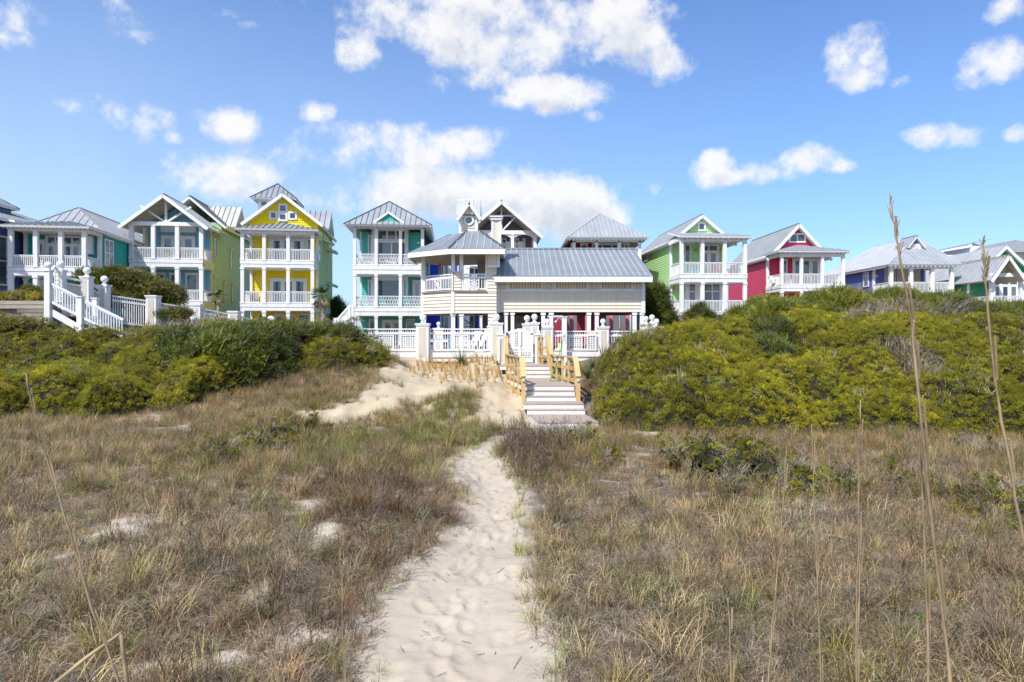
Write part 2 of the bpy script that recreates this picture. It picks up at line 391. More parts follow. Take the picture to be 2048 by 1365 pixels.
def line(a, b, s): return list(np.arange(a, b - 1e-6, s))
gx = [-4000, -1200, -400, -160, -90, -70] + line(-55, -12, 0.30) + line(-12, -3.2, 0.14) + line(-3.2, 2.6, 0.035) + line(2.6, 12, 0.14) + line(12, 55, 0.30) + [55, 70, 90, 160, 400, 1200, 4000]
gy = [-200, -60, -20, -5, 0, 2, 3.5] + line(4.5, 9, 0.035) + line(9, 14, 0.05) + line(14, 24, 0.09) + line(24, 40, 0.2) + line(40, 60, 1.0) + [60, 75, 100, 200, 600, 2000, 6000]
gx = np.array(gx); gy = np.array(gy)
GX, GY = np.meshgrid(gx, gy)
GZ = H(GX, GY)
pm = path_mask(GX, GY)
# footprints trodden into the path
def footprints():
    Z = np.zeros_like(GZ); rr = np.random.RandomState(5); n = 0
    ys = np.linspace(5.0, 21.8, 190)
    for y in ys:
        l = np.interp(y, _Y, _xl); r = np.interp(y, _Y, _xr)
        x = l + (r - l) * np.clip(rr.normal(0.5, 0.2), 0.1, 0.9) + rr.normal(0, .03); yy = y + rr.normal(0, .05)
        slope = (np.interp(y + .5, _Y, (_xl + _xr) / 2) - np.interp(y - .5, _Y, (_xl + _xr) / 2))
        ang = math.atan2(slope, 1.0) + rr.normal(0, .25)
        L, W = rr.uniform(.12, .17), rr.uniform(.055, .085); dep = rr.uniform(.006, .030) * (1.0 if y < 14 else 1.2)
        i0, i1 = np.searchsorted(gy, [yy - .5, yy + .5]); j0, j1 = np.searchsorted(gx, [x - .5, x + .5])
        dx = GX[i0:i1, j0:j1] - x; dy = GY[i0:i1, j0:j1] - yy
        a = (dx * math.sin(ang) + dy * math.cos(ang)) / L; b = (dx * math.cos(ang) - dy * math.sin(ang)) / W
        q = a * a + b * b
        Z[i0:i1, j0:j1] += -dep * np.exp(-q ** 1.6) + dep * 0.55 * np.exp(-((np.sqrt(q) - 1.55) / 0.35) ** 2)
    return Z
fp = footprints()
inside = sst(0.0, 0.2, pm)
GZ = GZ + inside * (np.clip(fp, -.06, .03) + (fbm(GX * 2.2, GY * 2.2, 4, 40) - .5) * 0.09 + (fbm(GX * 9, GY * 9, 3, 41) - .5) * 0.022) - 0.03 * inside
ny, nx = GX.shape
V = np.stack([GX, GY, GZ], -1).reshape(-1, 3)
I = np.arange(ny * nx).reshape(ny, nx)
quads = np.stack([I[:-1, :-1], I[:-1, 1:], I[1:, 1:], I[1:, :-1]], -1).reshape(-1, 4)
cxm = (GX[:-1, :-1] + GX[1:, 1:]) / 2; cym = (GY[:-1, :-1] + GY[1:, 1:]) / 2
is_path = (path_mask(cxm, cym) > 0).reshape(-1)
fill = np.minimum(np.minimum(cxm + 5.2, 1.0 - cxm), np.minimum(cym - 21.2, 34.5 - cym)) + (fbm(cxm * 1.3, cym * 1.3, 3, 14) - .5) * 1.4 - np.clip((-cxm - 4.5) * .35, 0, 2) * (cym > 27)
is_sand = ((sand_mask(cxm, cym) > 0) | (fill > 0)).reshape(-1) & ~is_path
def grid_object(name, mask, mat, attr=None):
    q = quads[mask]; used = np.unique(q); remap = np.full(len(V), -1); remap[used] = np.arange(len(used))
    q = remap[q]; me = bpy.data.meshes.new(name)
    me.vertices.add(len(used)); me.vertices.foreach_set('co', V[used].reshape(-1))
    me.loops.add(q.size); me.loops.foreach_set('vertex_index', q.reshape(-1).astype(np.int32))
    me.polygons.add(len(q)); me.polygons.foreach_set('loop_start', (np.arange(len(q)) * 4).astype(np.int32))
    me.polygons.foreach_set('use_smooth', np.ones(len(q), bool))
    if attr is not None:
        a = me.attributes.new('litter', 'FLOAT', 'POINT'); a.data.foreach_set('value', attr.reshape(-1)[used].astype(np.float32))
    me.update(calc_edges=True); me.validate(); me.materials.append(MAT[mat])
    return tag(link_mesh(name, me), kind='structure')

def sand_mat(name, lo, hi, speck, warm=0.0, bump=0.35):
    m, g, b = mat_base(name)
    tc = g.new('ShaderNodeTexCoord'); P = tc.outputs['Object']
    n = g.noise(P, 0.9, 6, 0.6); f = g.noise(P, 60, 3, 0.7); s = g.noise(P, 170, 2, 0.6); r = g.noise(P, 7, 5, 0.6)
    c = g.ramp(g.m('ADD', g.m('MULTIPLY', n.outputs['Fac'], .7), g.m('MULTIPLY', f.outputs['Fac'], .3)), [(0.35, lo), (0.65, hi)])
    c = g.mix(g.m('MULTIPLY', g.m('GREATER_THAN', s.outputs['Fac'], 0.68), 0.5), c, speck)
    g.l.new(c, b.inputs['Base Color']); b.inputs['Roughness'].default_value = 0.95; b.inputs['Specular IOR Level'].default_value = 0.1
    bp = g.new('ShaderNodeBump'); bp.inputs['Strength'].default_value = bump; bp.inputs['Distance'].default_value = 0.03
    g.l.new(g.m('ADD', r.outputs['Fac'], g.m('MULTIPLY', f.outputs['Fac'], 0.35)), bp.inputs['Height']); g.l.new(bp.outputs[0], b.inputs['Normal'])
    return m, g, b, c, P
sand_mat('sand_white', (0.40, 0.34, 0.265), (0.495, 0.43, 0.345), (0.26, 0.2, 0.15), bump=0.55)
sand_mat('sand_gold', (0.40, 0.32, 0.215), (0.53, 0.45, 0.325), (0.24, 0.17, 0.10), bump=0.9)
m, g, b, c, P = sand_mat('dune_floor', (0.42, 0.36, 0.29), (0.52, 0.46, 0.38), (0.25, 0.2, 0.16))
at = g.new('ShaderNodeAttribute'); at.attribute_name = 'litter'
ln = g.noise(P, 22, 8, 0.8, 0.8); ln2 = g.noise(P, 2.4, 5, 0.6)
lc = g.ramp(ln.outputs['Fac'], [(0.30, (0.045, 0.034, 0.024)), (0.52, (0.14, 0.10, 0.07)), (0.68, (0.30, 0.24, 0.17))])
fac = g.m('ADD', at.outputs['Fac'], g.m('MULTIPLY', g.m('SUBTRACT', ln2.outputs['Fac'], 0.5), 0.9), clamp=True)
g.l.new(g.mix(fac, c, lc), b.inputs['Base Color'])
lit = np.clip(0.95 - 1.0 * sst(-0.9, 0.9, patch_mask(GX, GY)) - 0.8 * sst(-0.35, 0.0, pm) - 0.8 * sst(-0.8, 0.0, sand_mask(GX, GY)), 0, 1)
grid_object('dune_ground', ~is_path & ~is_sand, 'dune_floor', lit)
grid_object('sand_path', is_path, 'sand_white')
grid_object('sand_slope', is_sand, 'sand_gold')
# ------------------------------------------------------------------ building kit
X_, Y_, Z_ = Vector((1, 0, 0)), Vector((0, 1, 0)), Vector((0, 0, 1))
class Site:
    """a thing's own frame: x along its front, y away from the sea, z up from its ground; P / Z turn survey readings into metres"""
    def __init__(s, name, px0, D, deg, label, cat, group=None, gz=2.2):
        s.a = math.radians(deg); s.ox = (px0 - CX) / F * D; s.oy = D; s.gz = gz
        s.root = empty(name, (s.ox, s.oy, gz), s.a, label, cat, group); s.px0 = px0
    def P(s, px, y=0.0):
        k = (px - CX) / F; c, n = math.cos(s.a), math.sin(s.a)
        return (k * (s.oy + y * c) - s.ox + y * n) / (c - k * n)
    def Y(s, px, y=0.0):
        x = s.P(px, y); return s.oy + x * math.sin(s.a) + y * math.cos(s.a)
    def Z(s, py, px, y=0.0): return CZ + (H0 - py) / F * s.Y(px, y) - s.gz

def siding(parent, mat, o, r, n, L, z0, z1, step=0.19, clip=None, individual=False, name='siding_board'):
    """lapped weatherboards: each is a wedge, proud at its lower edge"""
    o = Vector(o); z = z0; joined = MB(); proto = None
    while z < z1 - 0.01:
        zt = min(z + step, z1); a0, a1 = (0, L) if clip is None else clip((z + zt) / 2)
        if a1 - a0 > 0.04:
            def wedge(mb, zb, ztop, off=0.0):
                vs = []
                for a in (a0, a1):
                    for d, zz in ((0.0, zb), (0.052, zb), (0.008, ztop), (0.0, ztop)):
                        vs.append((o.x + r[0] * a + n[0] * d, o.y + r[1] * a + n[1] * d, o.z + zz))
                mb.add(vs, [(0, 1, 2, 3), (7, 6, 5, 4), (0, 4, 5, 1), (1, 5, 6, 2), (2, 6, 7, 3), (3, 7, 4, 0)])
            if individual:
                if clip is None and zt - z > step - 1e-4:
                    if proto is None:
                        mb = MB(); wedge(mb, 0.0, step); proto = mb.mesh(name, mat)
                    b = link_mesh(name, proto, parent); b.location = (0, 0, z)
                else:
                    mb = MB(); wedge(mb, z, zt); mb.build(name, mat, parent)
            else: wedge(joined, z, zt)
        z = zt
    if not individual and joined.v: joined.build('siding', mat, parent, kind='stuff')

def clip_poly(poly, lo, hi):
    for sgn, lim in ((1, lo), (-1, -hi)):
        out = []
        for i in range(len(poly)):
            p, q = poly[i], poly[(i + 1) % len(poly)]
            dp, dq = sgn * p[0] - lim, sgn * q[0] - lim
            if dp >= 0: out.append(p)
            if (dp >= 0) != (dq >= 0):
                t = dp / (dp - dq); out.append((p[0] + (q[0] - p[0]) * t, p[1] + (q[1] - p[1]) * t))
        poly = out
        if not poly: return []
    return poly

def roof_face(parent, pts, pitch=0.42, mat='roof_grey', seam=None, individual=True, under='white', thick=0.16, e=None, seams=True):
    """standing-seam roof plane on a boarded deck; pts anticlockwise seen from above, first edge = the eave"""
    pts = [Vector(p) for p in pts]; seam = seam or mat
    nn = Vector((0, 0, 0))
    for i in range(len(pts)): nn += pts[i].cross(pts[(i + 1) % len(pts)])
    nn.normalize()
    if nn.z < 0: nn = -nn; pts = [pts[1], pts[0]] + pts[:1:-1]
    ex = Vector(e).normalized() if e is not None else (pts[1] - pts[0]).normalized()
    ex = (ex - nn * ex.dot(nn)).normalized(); ey = nn.cross(ex)
    deck = MB(); deck.poly([p - nn * 0.012 for p in pts], thick)
    rf = deck.build('roof_slope', under, parent)
    o = pts[0]; P2 = [((p - o).dot(ex), (p - o).dot(ey)) for p in pts]
    lo = min(p[0] for p in P2); hi = max(p[0] for p in P2); k = max(1, round((hi - lo) / pitch)); w = (hi - lo) / k
    J = MB()
    for i in range(k):
        a, b = lo + w * i, lo + w * (i + 1)
        q = clip_poly(P2, a + 0.004, b - 0.004)
        if len(q) < 3: continue
        mb = MB() if individual else J
        mb.poly([o + ex * u + ey * v + nn * 0.012 for u, v in q], 0.022, 0)
        if seams:
            vs = [v for u, v in q if u < a + 0.03]
            if i > 0 and vs:
                pr = [v for (u, v) in clip_poly(P2, a - 0.02, a + 0.02)]
                if pr:
                    v0, v1 = min(pr), max(pr)
                    p0, p1 = o + ex * a + ey * v0 + nn * 0.035, o + ex * a + ey * v1 + nn * 0.035
                    mb.bar(p0, p1, 0.035, 0.05, 1)
        if individual: mb.build('roof_panel', [mat, seam], rf)
    if not individual: J.build('roof_panel', [mat, seam], rf, kind='stuff')
    return rf

def rafter_tails(parent, p0, p1, back, k, mat='white', drop=0.16, ln=0.5):
    """joined rafter ends under an eave, from p0 to p1; back = direction under the roof"""
    mb = MB(); p0, p1 = Vector(p0), Vector(p1); back = Vector(back)
    for i in range(k):
        p = p0.lerp(p1, (i + 0.5) / k); mb.bar(p + Vector((0, 0, -drop)), p + back * ln + Vector((0, 0, -drop)), 0.06, 0.13)
    mb.build('rafter_tail', mat, parent, kind='stuff')

def window(parent, o, r, n, a0, a1, z0, z1, cols=1, rows=1, mat='white', gl='glass', casing=0.11, split=None, name='window', hood=False, trans=0.0):
    """casing and sash proud of the wall, each pane an object set back in it"""
    f = MB(); c = casing
    f.obox(o, r, n, a0, a0 + c, 0, 0.075, z0, z1); f.obox(o, r, n, a1 - c, a1, 0, 0.075, z0, z1)
    f.obox(o, r, n, a0 + c, a1 - c, 0, 0.072, z1 - c, z1); f.obox(o, r, n, a0 + c, a1 - c, 0, 0.085, z0, z0 + c * 0.8)
    if hood: f.obox(o, r, n, a0 - 0.08, a1 + 0.08, 0, 0.14, z1 + 0.003, z1 + 0.09)
    W = (a1 - a0 - 2 * c); m = 0.055
    zs = [z0 + c * 0.8, z1 - c]
    if trans: zs = [zs[0], zs[1] - (zs[1] - zs[0]) * trans, zs[1]]
    elif rows > 1: zs = [zs[0] + (zs[1] - zs[0]) * i / rows for i in range(rows + 1)]
    fr = None; panes = []
    for i in range(1, cols): a = a0 + c + W * i / cols; f.obox(o, r, n, a - m, a + m, 0, 0.068, zs[0], zs[-1])
    for z in zs[1:-1]: f.obox(o, r, n, a0 + c, a1 - c, 0, 0.062, z - m * 0.8, z + m * 0.8)
    fo = f.build(name, mat, parent)
    for i in range(cols):
        for j in range(len(zs) - 1):
            u0, u1 = a0 + c + W * i / cols, a0 + c + W * (i + 1) / cols
            p = MB(); e = 0.02; p.obox(o, r, n, u0 + e, u1 - e, 0.002, 0.042, zs[j] + e, zs[j + 1] - e)
            p.build('pane', gl, fo)
    return fo

def french_doors(parent, o, r, n, a0, a1, z0, z1, leaves=3, trans=0.0, gl='glass', mat='white'):
    f = MB(); c = 0.12
    f.obox(o, r, n, a0, a0 + c, 0, 0.09, z0, z1); f.obox(o, r, n, a1 - c, a1, 0, 0.09, z0, z1); f.obox(o, r, n, a0 + c, a1 - c, 0, 0.088, z1 - c, z1)
    zt = z1 - c - (z1 - z0) * trans; W = a1 - a0 - 2 * c
    f.obox(o, r, n, a0 + c, a1 - c, 0, 0.04, z0, z1 - c)
    if trans: f.obox(o, r, n, a0 + c, a1 - c, 0, 0.08, zt - 0.05, zt + 0.05)
    fo = f.build('french_door', mat, parent)
    for i in range(leaves):
        u0, u1 = a0 + c + W * i / leaves, a0 + c + W * (i + 1) / leaves; s = min(0.16, (u1 - u0) * 0.22)
        d = MB()
        d.obox(o, r, n, u0 + .01, u0 + s, 0.042, 0.075, z0, zt - .05); d.obox(o, r, n, u1 - s, u1 - .01, 0.042, 0.075, z0, zt - .05)
        d.obox(o, r, n, u0 + s, u1 - s, 0.042, 0.073, z0, z0 + 0.25); d.obox(o, r, n, u0 + s, u1 - s, 0.042, 0.073, zt - .16, zt - .05)
        d.build('door_leaf', mat, fo)
        p = MB(); p.obox(o, r, n, u0 + s, u1 - s, 0.042, 0.056, z0 + 0.25, zt - .16); p.build('pane', gl, fo)
        if trans:
            p = MB(); p.obox(o, r, n, u0 + .06, u1 - .06, 0.042, 0.056, zt + .06, z1 - c - .03); p.build('pane', gl, fo)
    return fo

def railing(parent, p0, p1, h=0.95, pitch=0.125, mat='white', w=0.04, style='plain', gap=0.09, name='railing', slat_row=False):
    p0, p1 = Vector(p0), Vector(p1); L = (p1 - p0).length; r = MB()
    r.bar(p0 + Z_ * h, p1 + Z_ * h, 0.10, 0.06); r.bar(p0 + Z_ * gap, p1 + Z_ * gap, 0.05, 0.08)
    if slat_row: r.bar(p0 + Z_ * (h - 0.19), p1 + Z_ * (h - 0.19), 0.045, 0.11)
    elif style == 'plain': r.bar(p0 + Z_ * (h - 0.075), p1 + Z_ * (h - 0.075), 0.045, 0.06)
    ro = r.build(name, mat, parent)
    b = MB(); k = max(2, round(L / pitch))
    for i in range(k):
        p = p0.lerp(p1, (i + 0.5) / k)
        if style == 'chip':
            for z0, z1, off in ((gap, h * .36, 0), (h * .36, h * .68, .5), (h * .68, h, 0)):
                q = p0.lerp(p1, (i + 0.5 + off * .9) / k) if i < k - 1 or not off else p
                b.bar(q + Z_ * z0, q + Z_ * z1, w, w)
        else: b.bar(p + Z_ * gap, p + Z_ * (h - 0.02), w, w)
    if style == 'chip':
        b.bar(p0 + Z_ * h * .36, p1 + Z_ * h * .36, w, w * .9); b.bar(p0 + Z_ * h * .68, p1 + Z_ * h * .68, w, w * .9)
    b.build('baluster', mat, ro, kind='stuff')
    return ro

def post(parent, x, y, z0, z1, w=0.22, mat='white', cap=True, name='porch_post'):
    m = MB(); m.box(x - w / 2, x + w / 2, y - w / 2, y + w / 2, z0, z1)
    if cap:
        q = w / 2 + 0.035; m.box(x - q, x + q, y - q, y + q, z1 - 0.16, z1 - 0.02); m.box(x - q, x + q, y - q, y + q, z0, z0 + 0.12)
    return m.build(name, mat, parent)

def gable_trim(parent, pl, pa, pr, w=0.20, t=0.05, mat='white', name='rake_board'):
    for a, b in ((pl, pa), (pr, pa)):
        m = MB(); a, b = Vector(a), Vector(b); d = Vector((0, 0, -w / 2 - .03)); m.bar(a + d, b + d, t, w); m.build(name, mat, parent)

def prism_wall(parent, pts, y0, y1, mat, name='wall'):
    """upright wall from an outline in x, z with thickness along y"""
    k = len(pts); vs = [(x, y0, z) for x, z in pts] + [(x, y1, z) for x, z in pts]
    m = MB(); m.add(vs, [tuple(range(k)), tuple(range(2 * k - 1, k - 1, -1))] + [(i, i + k, (i + 1) % k + k, (i + 1) % k) for i in range(k)])
    return m.build(name, mat, parent)

def gable_roof(parent, x0, x1, xr, y0, y1, ze, zr, mat, oh=0.35, individual=False, pitch=0.42, seam=None, under='white', ze2=None, thick=0.16):
    """ridge along y at xr from y0 to y1; eaves at x0 - oh and x1 + oh"""
    ze2 = ze if ze2 is None else ze2
    sl = (zr - ze) / (xr - x0); sr = (zr - ze2) / (x1 - xr)
    a = (x0 - oh, ze - sl * oh); b = (x1 + oh, ze2 - sr * oh)
    L = roof_face(parent, [(a[0], y1, a[1]), (a[0], y0, a[1]), (xr, y0, zr), (xr, y1, zr)], pitch, mat, seam, individual, under, thick)
    R = roof_face(parent, [(b[0], y0, b[1]), (b[0], y1, b[1]), (xr, y1, zr), (xr, y0, zr)], pitch, mat, seam, individual, under, thick)
    m = MB(); m.bar((xr, y0, zr + .05), (xr, y1, zr + .05), 0.16, 0.05); m.build('ridge_cap', seam or mat, parent)
    return a, b

def hip_roof(parent, x0, x1, y0, y1, ze, zr, ra, rb, mat, oh=0.35, individual=False, pitch=0.42, seam=None, xr=None, under='white', front=None):
    """ridge along y from ra to rb"""
    xr = (x0 + x1) / 2 if xr is None else xr
    x0 -= oh; x1 += oh; y0 -= oh; y1 += oh
    A, B = (xr, ra, zr), (xr, rb, zr)
    roof_face(parent, [(x0, y0, ze), (x1, y0, ze), A], pitch, mat, seam, individual if front is None else front, under)
    roof_face(parent, [(x1, y0, ze), (x1, y1, ze)] + ([B, A] if rb - ra > .05 else [A]), pitch, mat, seam, individual, under)
    roof_face(parent, [(x1, y1, ze), (x0, y1, ze), B], pitch, mat, seam, False, under)
    roof_face(parent, [(x0, y1, ze), (x0, y0, ze)] + ([A, B] if rb - ra > .05 else [A]), pitch, mat, seam, individual, under)
    m = MB()
    for p, q in (((x0, y0, ze), A), ((x1, y0, ze), A), ((x1, y1, ze), B), ((x0, y1, ze), B), (A, B)):
        m.bar(Vector(p) + Z_ * .04, Vector(q) + Z_ * .04, 0.12, 0.05)
    m.build('hip_cap', seam or mat, parent)

def porch_roof(parent, x0, x1, y0, y1, ze, zt, inset, mat, oh=0.3, individual=False, seam=None, under='white', pitch=0.42):
    """low hipped roof against the wall at y1"""
    X0, X1, Y0 = x0 - oh, x1 + oh, y0 - oh
    a, b = (x0 + inset, y1, zt), (x1 - inset, y1, zt)
    roof_face(parent, [(X0, Y0, ze), (X1, Y0, ze), b, a], pitch, mat, seam, individual, under, 0.14)
    roof_face(parent, [(X1, Y0, ze), (X1, y1, ze), b], pitch, mat, seam, False, under, 0.14)
    roof_face(parent, [(X0, y1, ze), (X0, Y0, ze), a], pitch, mat, seam, False, under, 0.14)
    c = MB(); c.box(x0, x1, y0, y1, ze - 0.24, ze - 0.18); c.build('porch_ceiling', 'white', parent)

def body(parent, x0, x1, y0, y1, z0, z1, mf, ms=None, left=True, right=True, front=True, ind_left=False, ind_right=False, ind_front=False, corner='white', step=0.19, mr=None):
    ms = ms or mf
    w = MB(); w.box(x0, x1, y0, y1, z0, z1); w.build('wall', ms, parent)
    if front: siding(parent, mf, (x0, y0, 0), X_, -Y_, x1 - x0, z0, z1, step, individual=ind_front)
    if left: siding(parent, ms, (x0, y1, 0), -Y_, -X_, y1 - y0, z0, z1, step, individual=ind_left)
    if right: siding(parent, mr or ms, (x1, y0, 0), Y_, X_, y1 - y0, z0, z1, step, individual=ind_right)
    for cx_, sx in ((x0, -1), (x1, 1)):
        m = MB(); m.box(min(cx_ - .11 * sx, cx_ + .045 * sx), max(cx_ - .11 * sx, cx_ + .045 * sx), y0 - .045, y0 + .14, z0, z1); m.build('corner_board', corner, parent)

def porch_level(S, xs, y0, y1, zs0, zs1, rail_h, x0, x1, style='plain', band='white', side_l=True, side_r=True, bandx=0.12, floor_only=False, railmat='white'):
    """floor slab with its white band, and railings between the posts xs; zs1 = floor top"""
    p = S.root; m = MB()
    m.box(x0 - bandx, x1 + bandx, y0 - bandx - .02, y1, zs0, zs1 - (zs1 - zs0) * .5)
    m.box(x0 - bandx - .03, x1 + bandx + .03, y0 - bandx - .05, y1, zs1 - (zs1 - zs0) * .5 + .012, zs1 - .05)
    m.box(x0 - bandx, x1 + bandx, y0 - bandx, y1, zs1 - .04, zs1)
    m.build('porch_floor', band, p)
    if rail_h:
        for a, b in zip(xs[:-1], xs[1:]): railing(p, (a + .11, y0, zs1), (b - .11, y0, zs1), rail_h, style=style, mat=railmat)
        if side_l: railing(p, (x0, y0 + .12, zs1), (x0, y1 - .05, zs1), rail_h, style=style, mat=railmat)
        if side_r: railing(p, (x1, y0 + .12, zs1), (x1, y1 - .05, zs1), rail_h, style=style, mat=railmat)

def wall_lamp(parent, x, y, z, mat='new_pine'):
    m = MB(); m.box(x - .16, x + .16, y - .10, y, z - .05, z + .05); m.box(x - .05, x + .05, y - .14, y, z - .03, z + .12); m.build('wall_lamp', mat, parent)

def chair_mesh(kind, mat):
    """armchair parts in its own frame, facing -y"""
    parts = []
    def P(name, fn): mb = MB(); fn(mb); parts.append((name, mb.mesh(name, mat)))
    P('seat', lambda m: [m.bar((-.26, -.28 + .1 * i, .36 - .018 * i), (.26, -.28 + .1 * i, .36 - .018 * i), .085, .022) for i in range(6)])
    for i in range(5):
        x = (i - 2) * .115; hgt = 1.02 - abs(i - 2) * .05
        P('back_slat', lambda m, x=x, hgt=hgt: m.bar((x * .9, .24, .26), (x * 1.1, .24 + .32 * (hgt - .26) / .76, hgt), .095, .02))
    for s in (-1, 1):
        P('arm', lambda m, s=s: m.box(s * .34 - .07, s * .34 + .07, -.36, .36, .56, .585))
        P('leg', lambda m, s=s: m.box(s * .31 - .03, s * .31 + .03, -.34, -.26, 0.0 if kind != 'rocker' else .06, .56))
        P('leg', lambda m, s=s: m.box(s * .31 - .03, s * .31 + .03, .26, .33, 0.0 if kind != 'rocker' else .06, .56))
        if kind == 'rocker': P('rocker_runner', lambda m, s=s: m.tube([(s * .31, -.5 + .1 * i, .10 - .09 * math.sin(PI * i / 11)) for i in range(12)], .028, 5))
    if kind == 'rocker':
        P('head_rail', lambda m: m.bar((-.28, .54, 1.06), (.28, .54, 1.06), .04, .11))
    return parts
_chair_cache = {}
def chair(x, y, z, rz, label, mat='white', kind='adirondack', group='armchairs on the porches', scale=1.0, name=None):
    k = (kind, mat)
    if k not in _chair_cache: _chair_cache[k] = chair_mesh(kind, mat)
    r = empty(name or ('rocking_chair' if kind == 'rocker' else 'porch_chair'), (x, y, z), rz, label, 'chair', group); r.scale = (scale,) * 3
    for n, me in _chair_cache[k]: link_mesh(n, me, r)
    return r
def local_to_world(S, x, y, z):
    c, n = math.cos(S.a), math.sin(S.a); return (S.ox + x * c - y * n, S.oy + x * n + y * c, S.gz + z)
def porch_chair(S, px, y, zf, rz, label, mat='white', **kw):
    x = S.P(px, y); w = local_to_world(S, x, y, zf); return chair(w[0], w[1], w[2], rz + S.a, label, mat, **kw)
# ------------------------------------------------------------------ the row of cottages
HG = 'painted beach cottages behind the dune'
# ---- navy cottage, far west
def navy_house():
    S = Site('cottage', -150, 44, 0, 'navy blue cottage at the western end with green-framed windows', 'house', HG)
    r = S.root; x1 = S.P(-58); x0 = x1 - 12
    body(r, x0, x1, 0, 11, 0, 8.7, 'navy', corner='white')
    ze, zr = 8.7, 11.1
    hip_roof(r, x0, x1, 0, 11, ze, zr, 4.2, 6.8, 'roof_grey', oh=0.5, individual=False)
    # cupola
    cx_ = S.P(-28, 5.5); zc = S.Z(412, 5, 5)
    m = MB(); m.box(cx_ - 1.3, cx_ + 1.0, 4.4, 6.6, zr - 2.6, zc + .1); m.build('cupola_wall', 'navy', r)
    hip_roof(r, cx_ - 1.3, cx_ + 1.0, 4.4, 6.6, zc + .1, zc + 1.15, 5.5, 5.52, 'roof_grey', oh=0.4)
    # shed dormer on the near slope
    xa, za = S.P(30, 4.0), S.Z(447, 30, 4.0)
    roof_face(r, [(xa + 1.0, 2.6, za), (xa + 1.0, 5.4, za), (xa - 2.2, 5.4, za + .45), (xa - 2.2, 2.6, za + .45)], .5, 'roof_grey', individual=True)
    for yw, z0, z1 in ((2.6, 4.2, 7.6), (2.6, 1.6, 3.0)):
        window(r, (x1 + .034, 0, 0), Y_, X_, yw - .5, yw + .5, z0, z1, 1, 2, mat='white')
navy_house()

# ---- sea-green cottage with a hipped porch roof
def sea_green_house():
    S = Site('cottage', 22, 46, 9, 'sea-green cottage with hipped metal roof and corner porch, beside the navy cottage', 'house', HG)
    r = S.root; pd = 2.5
    xs = [S.P(p) for p in (22, 72, 122, 169)]; x0, x1 = xs[0], xs[-1]
    zf = S.Z(537, 169); zb = S.Z(553, 169); ze = S.Z(455, 169)
    xb0 = S.P(54, pd); L = 15
    body(r, xb0, x1, pd, L, 0, ze, 'teal_sea', ind_right=True)
    porch_level(S, xs, 0, pd, zb, zf, S.Z(513, 169) - zf, x0, x1, side_l=True)
    porch_level(S, xs, 0, pd, 1.55, 1.8, 0, x0, x1)
    for x in xs:
        post(r, x, 0, zf, ze - .1, .27); post(r, x, 0, 0, zb, .27)
    post(r, x1 - .02, pd - .1, zf, ze - .1, .22); post(r, xb0 + .0, pd - .13, zf, ze - .1, .22); post(r, xb0, pd - .13, 0, zb, .22)
    b = MB(); b.box(x0 - .1, x1 + .1, -.13, .13, ze - .32, ze - .06); b.box(x1 - .1, x1 + .14, .13, pd, ze - .315, ze - .06); b.build('porch_beam', 'white', r)
    zt = S.Z(442, 110, pd)
    porch_roof(r, x0, x1, 0, pd + .2, ze, zt, 2.1, 'roof_grey', oh=.5, individual=True, seam='roof_grey')
    rafter_tails(r, (x0 - .4, -.42, ze), (x1 + .4, -.42, ze), (0, 1, .15), 22)
    zr = S.Z(416, 153, pd + 2.2)
    hip_roof(r, xb0, x1, pd - .1, L, ze + .02, zr, pd + 2.2, L - 3, 'roof_pale', oh=.45, seam='roof_pale', front=True, pitch=.5)
    rafter_tails(r, (x1 + .4, pd + .2, ze), (x1 + .4, L, ze), (-1, 0, .15), 40)
    A = (0, pd - .034, 0)
    french_doors(r, A, X_, -Y_, S.P(92, pd), S.P(165, pd), zf + .02, S.Z(472, 130, pd), 4, .2)
    french_doors(r, A, X_, -Y_, S.P(76, pd), S.P(91, pd), zf + .02, S.Z(480, 84, pd), 1)
    window(r, (x1 + .034, 0, 0), Y_, X_, pd + .5, pd + 2.0, S.Z(533, 205, pd + 1), S.Z(479, 212, pd + 1), 2, 2, hood=False, gl='glass_pale')
    w = MB(); w.box(S.P(172, pd), S.P(189, pd), pd - .55, pd - .034, S.Z(510, 180, pd), S.Z(474, 180, pd)); w.build('bay_window', 'white', r)
    french_doors(r, A, X_, -Y_, S.P(78, pd), S.P(120, pd), .1, S.Z(560, 100, pd), 2)
    porch_chair(S, 60, 1.0, zf, .5, 'white armchair at the open corner of the sea-green cottage porch')
    porch_chair(S, 83, 1.1, zf, -.3, 'white armchair beside the doors on the sea-green cottage porch')
    porch_chair(S, 174, 1.3, zf, 1.2, 'turquoise chair at the end of the sea-green cottage porch', 'turquoise')
sea_green_house()

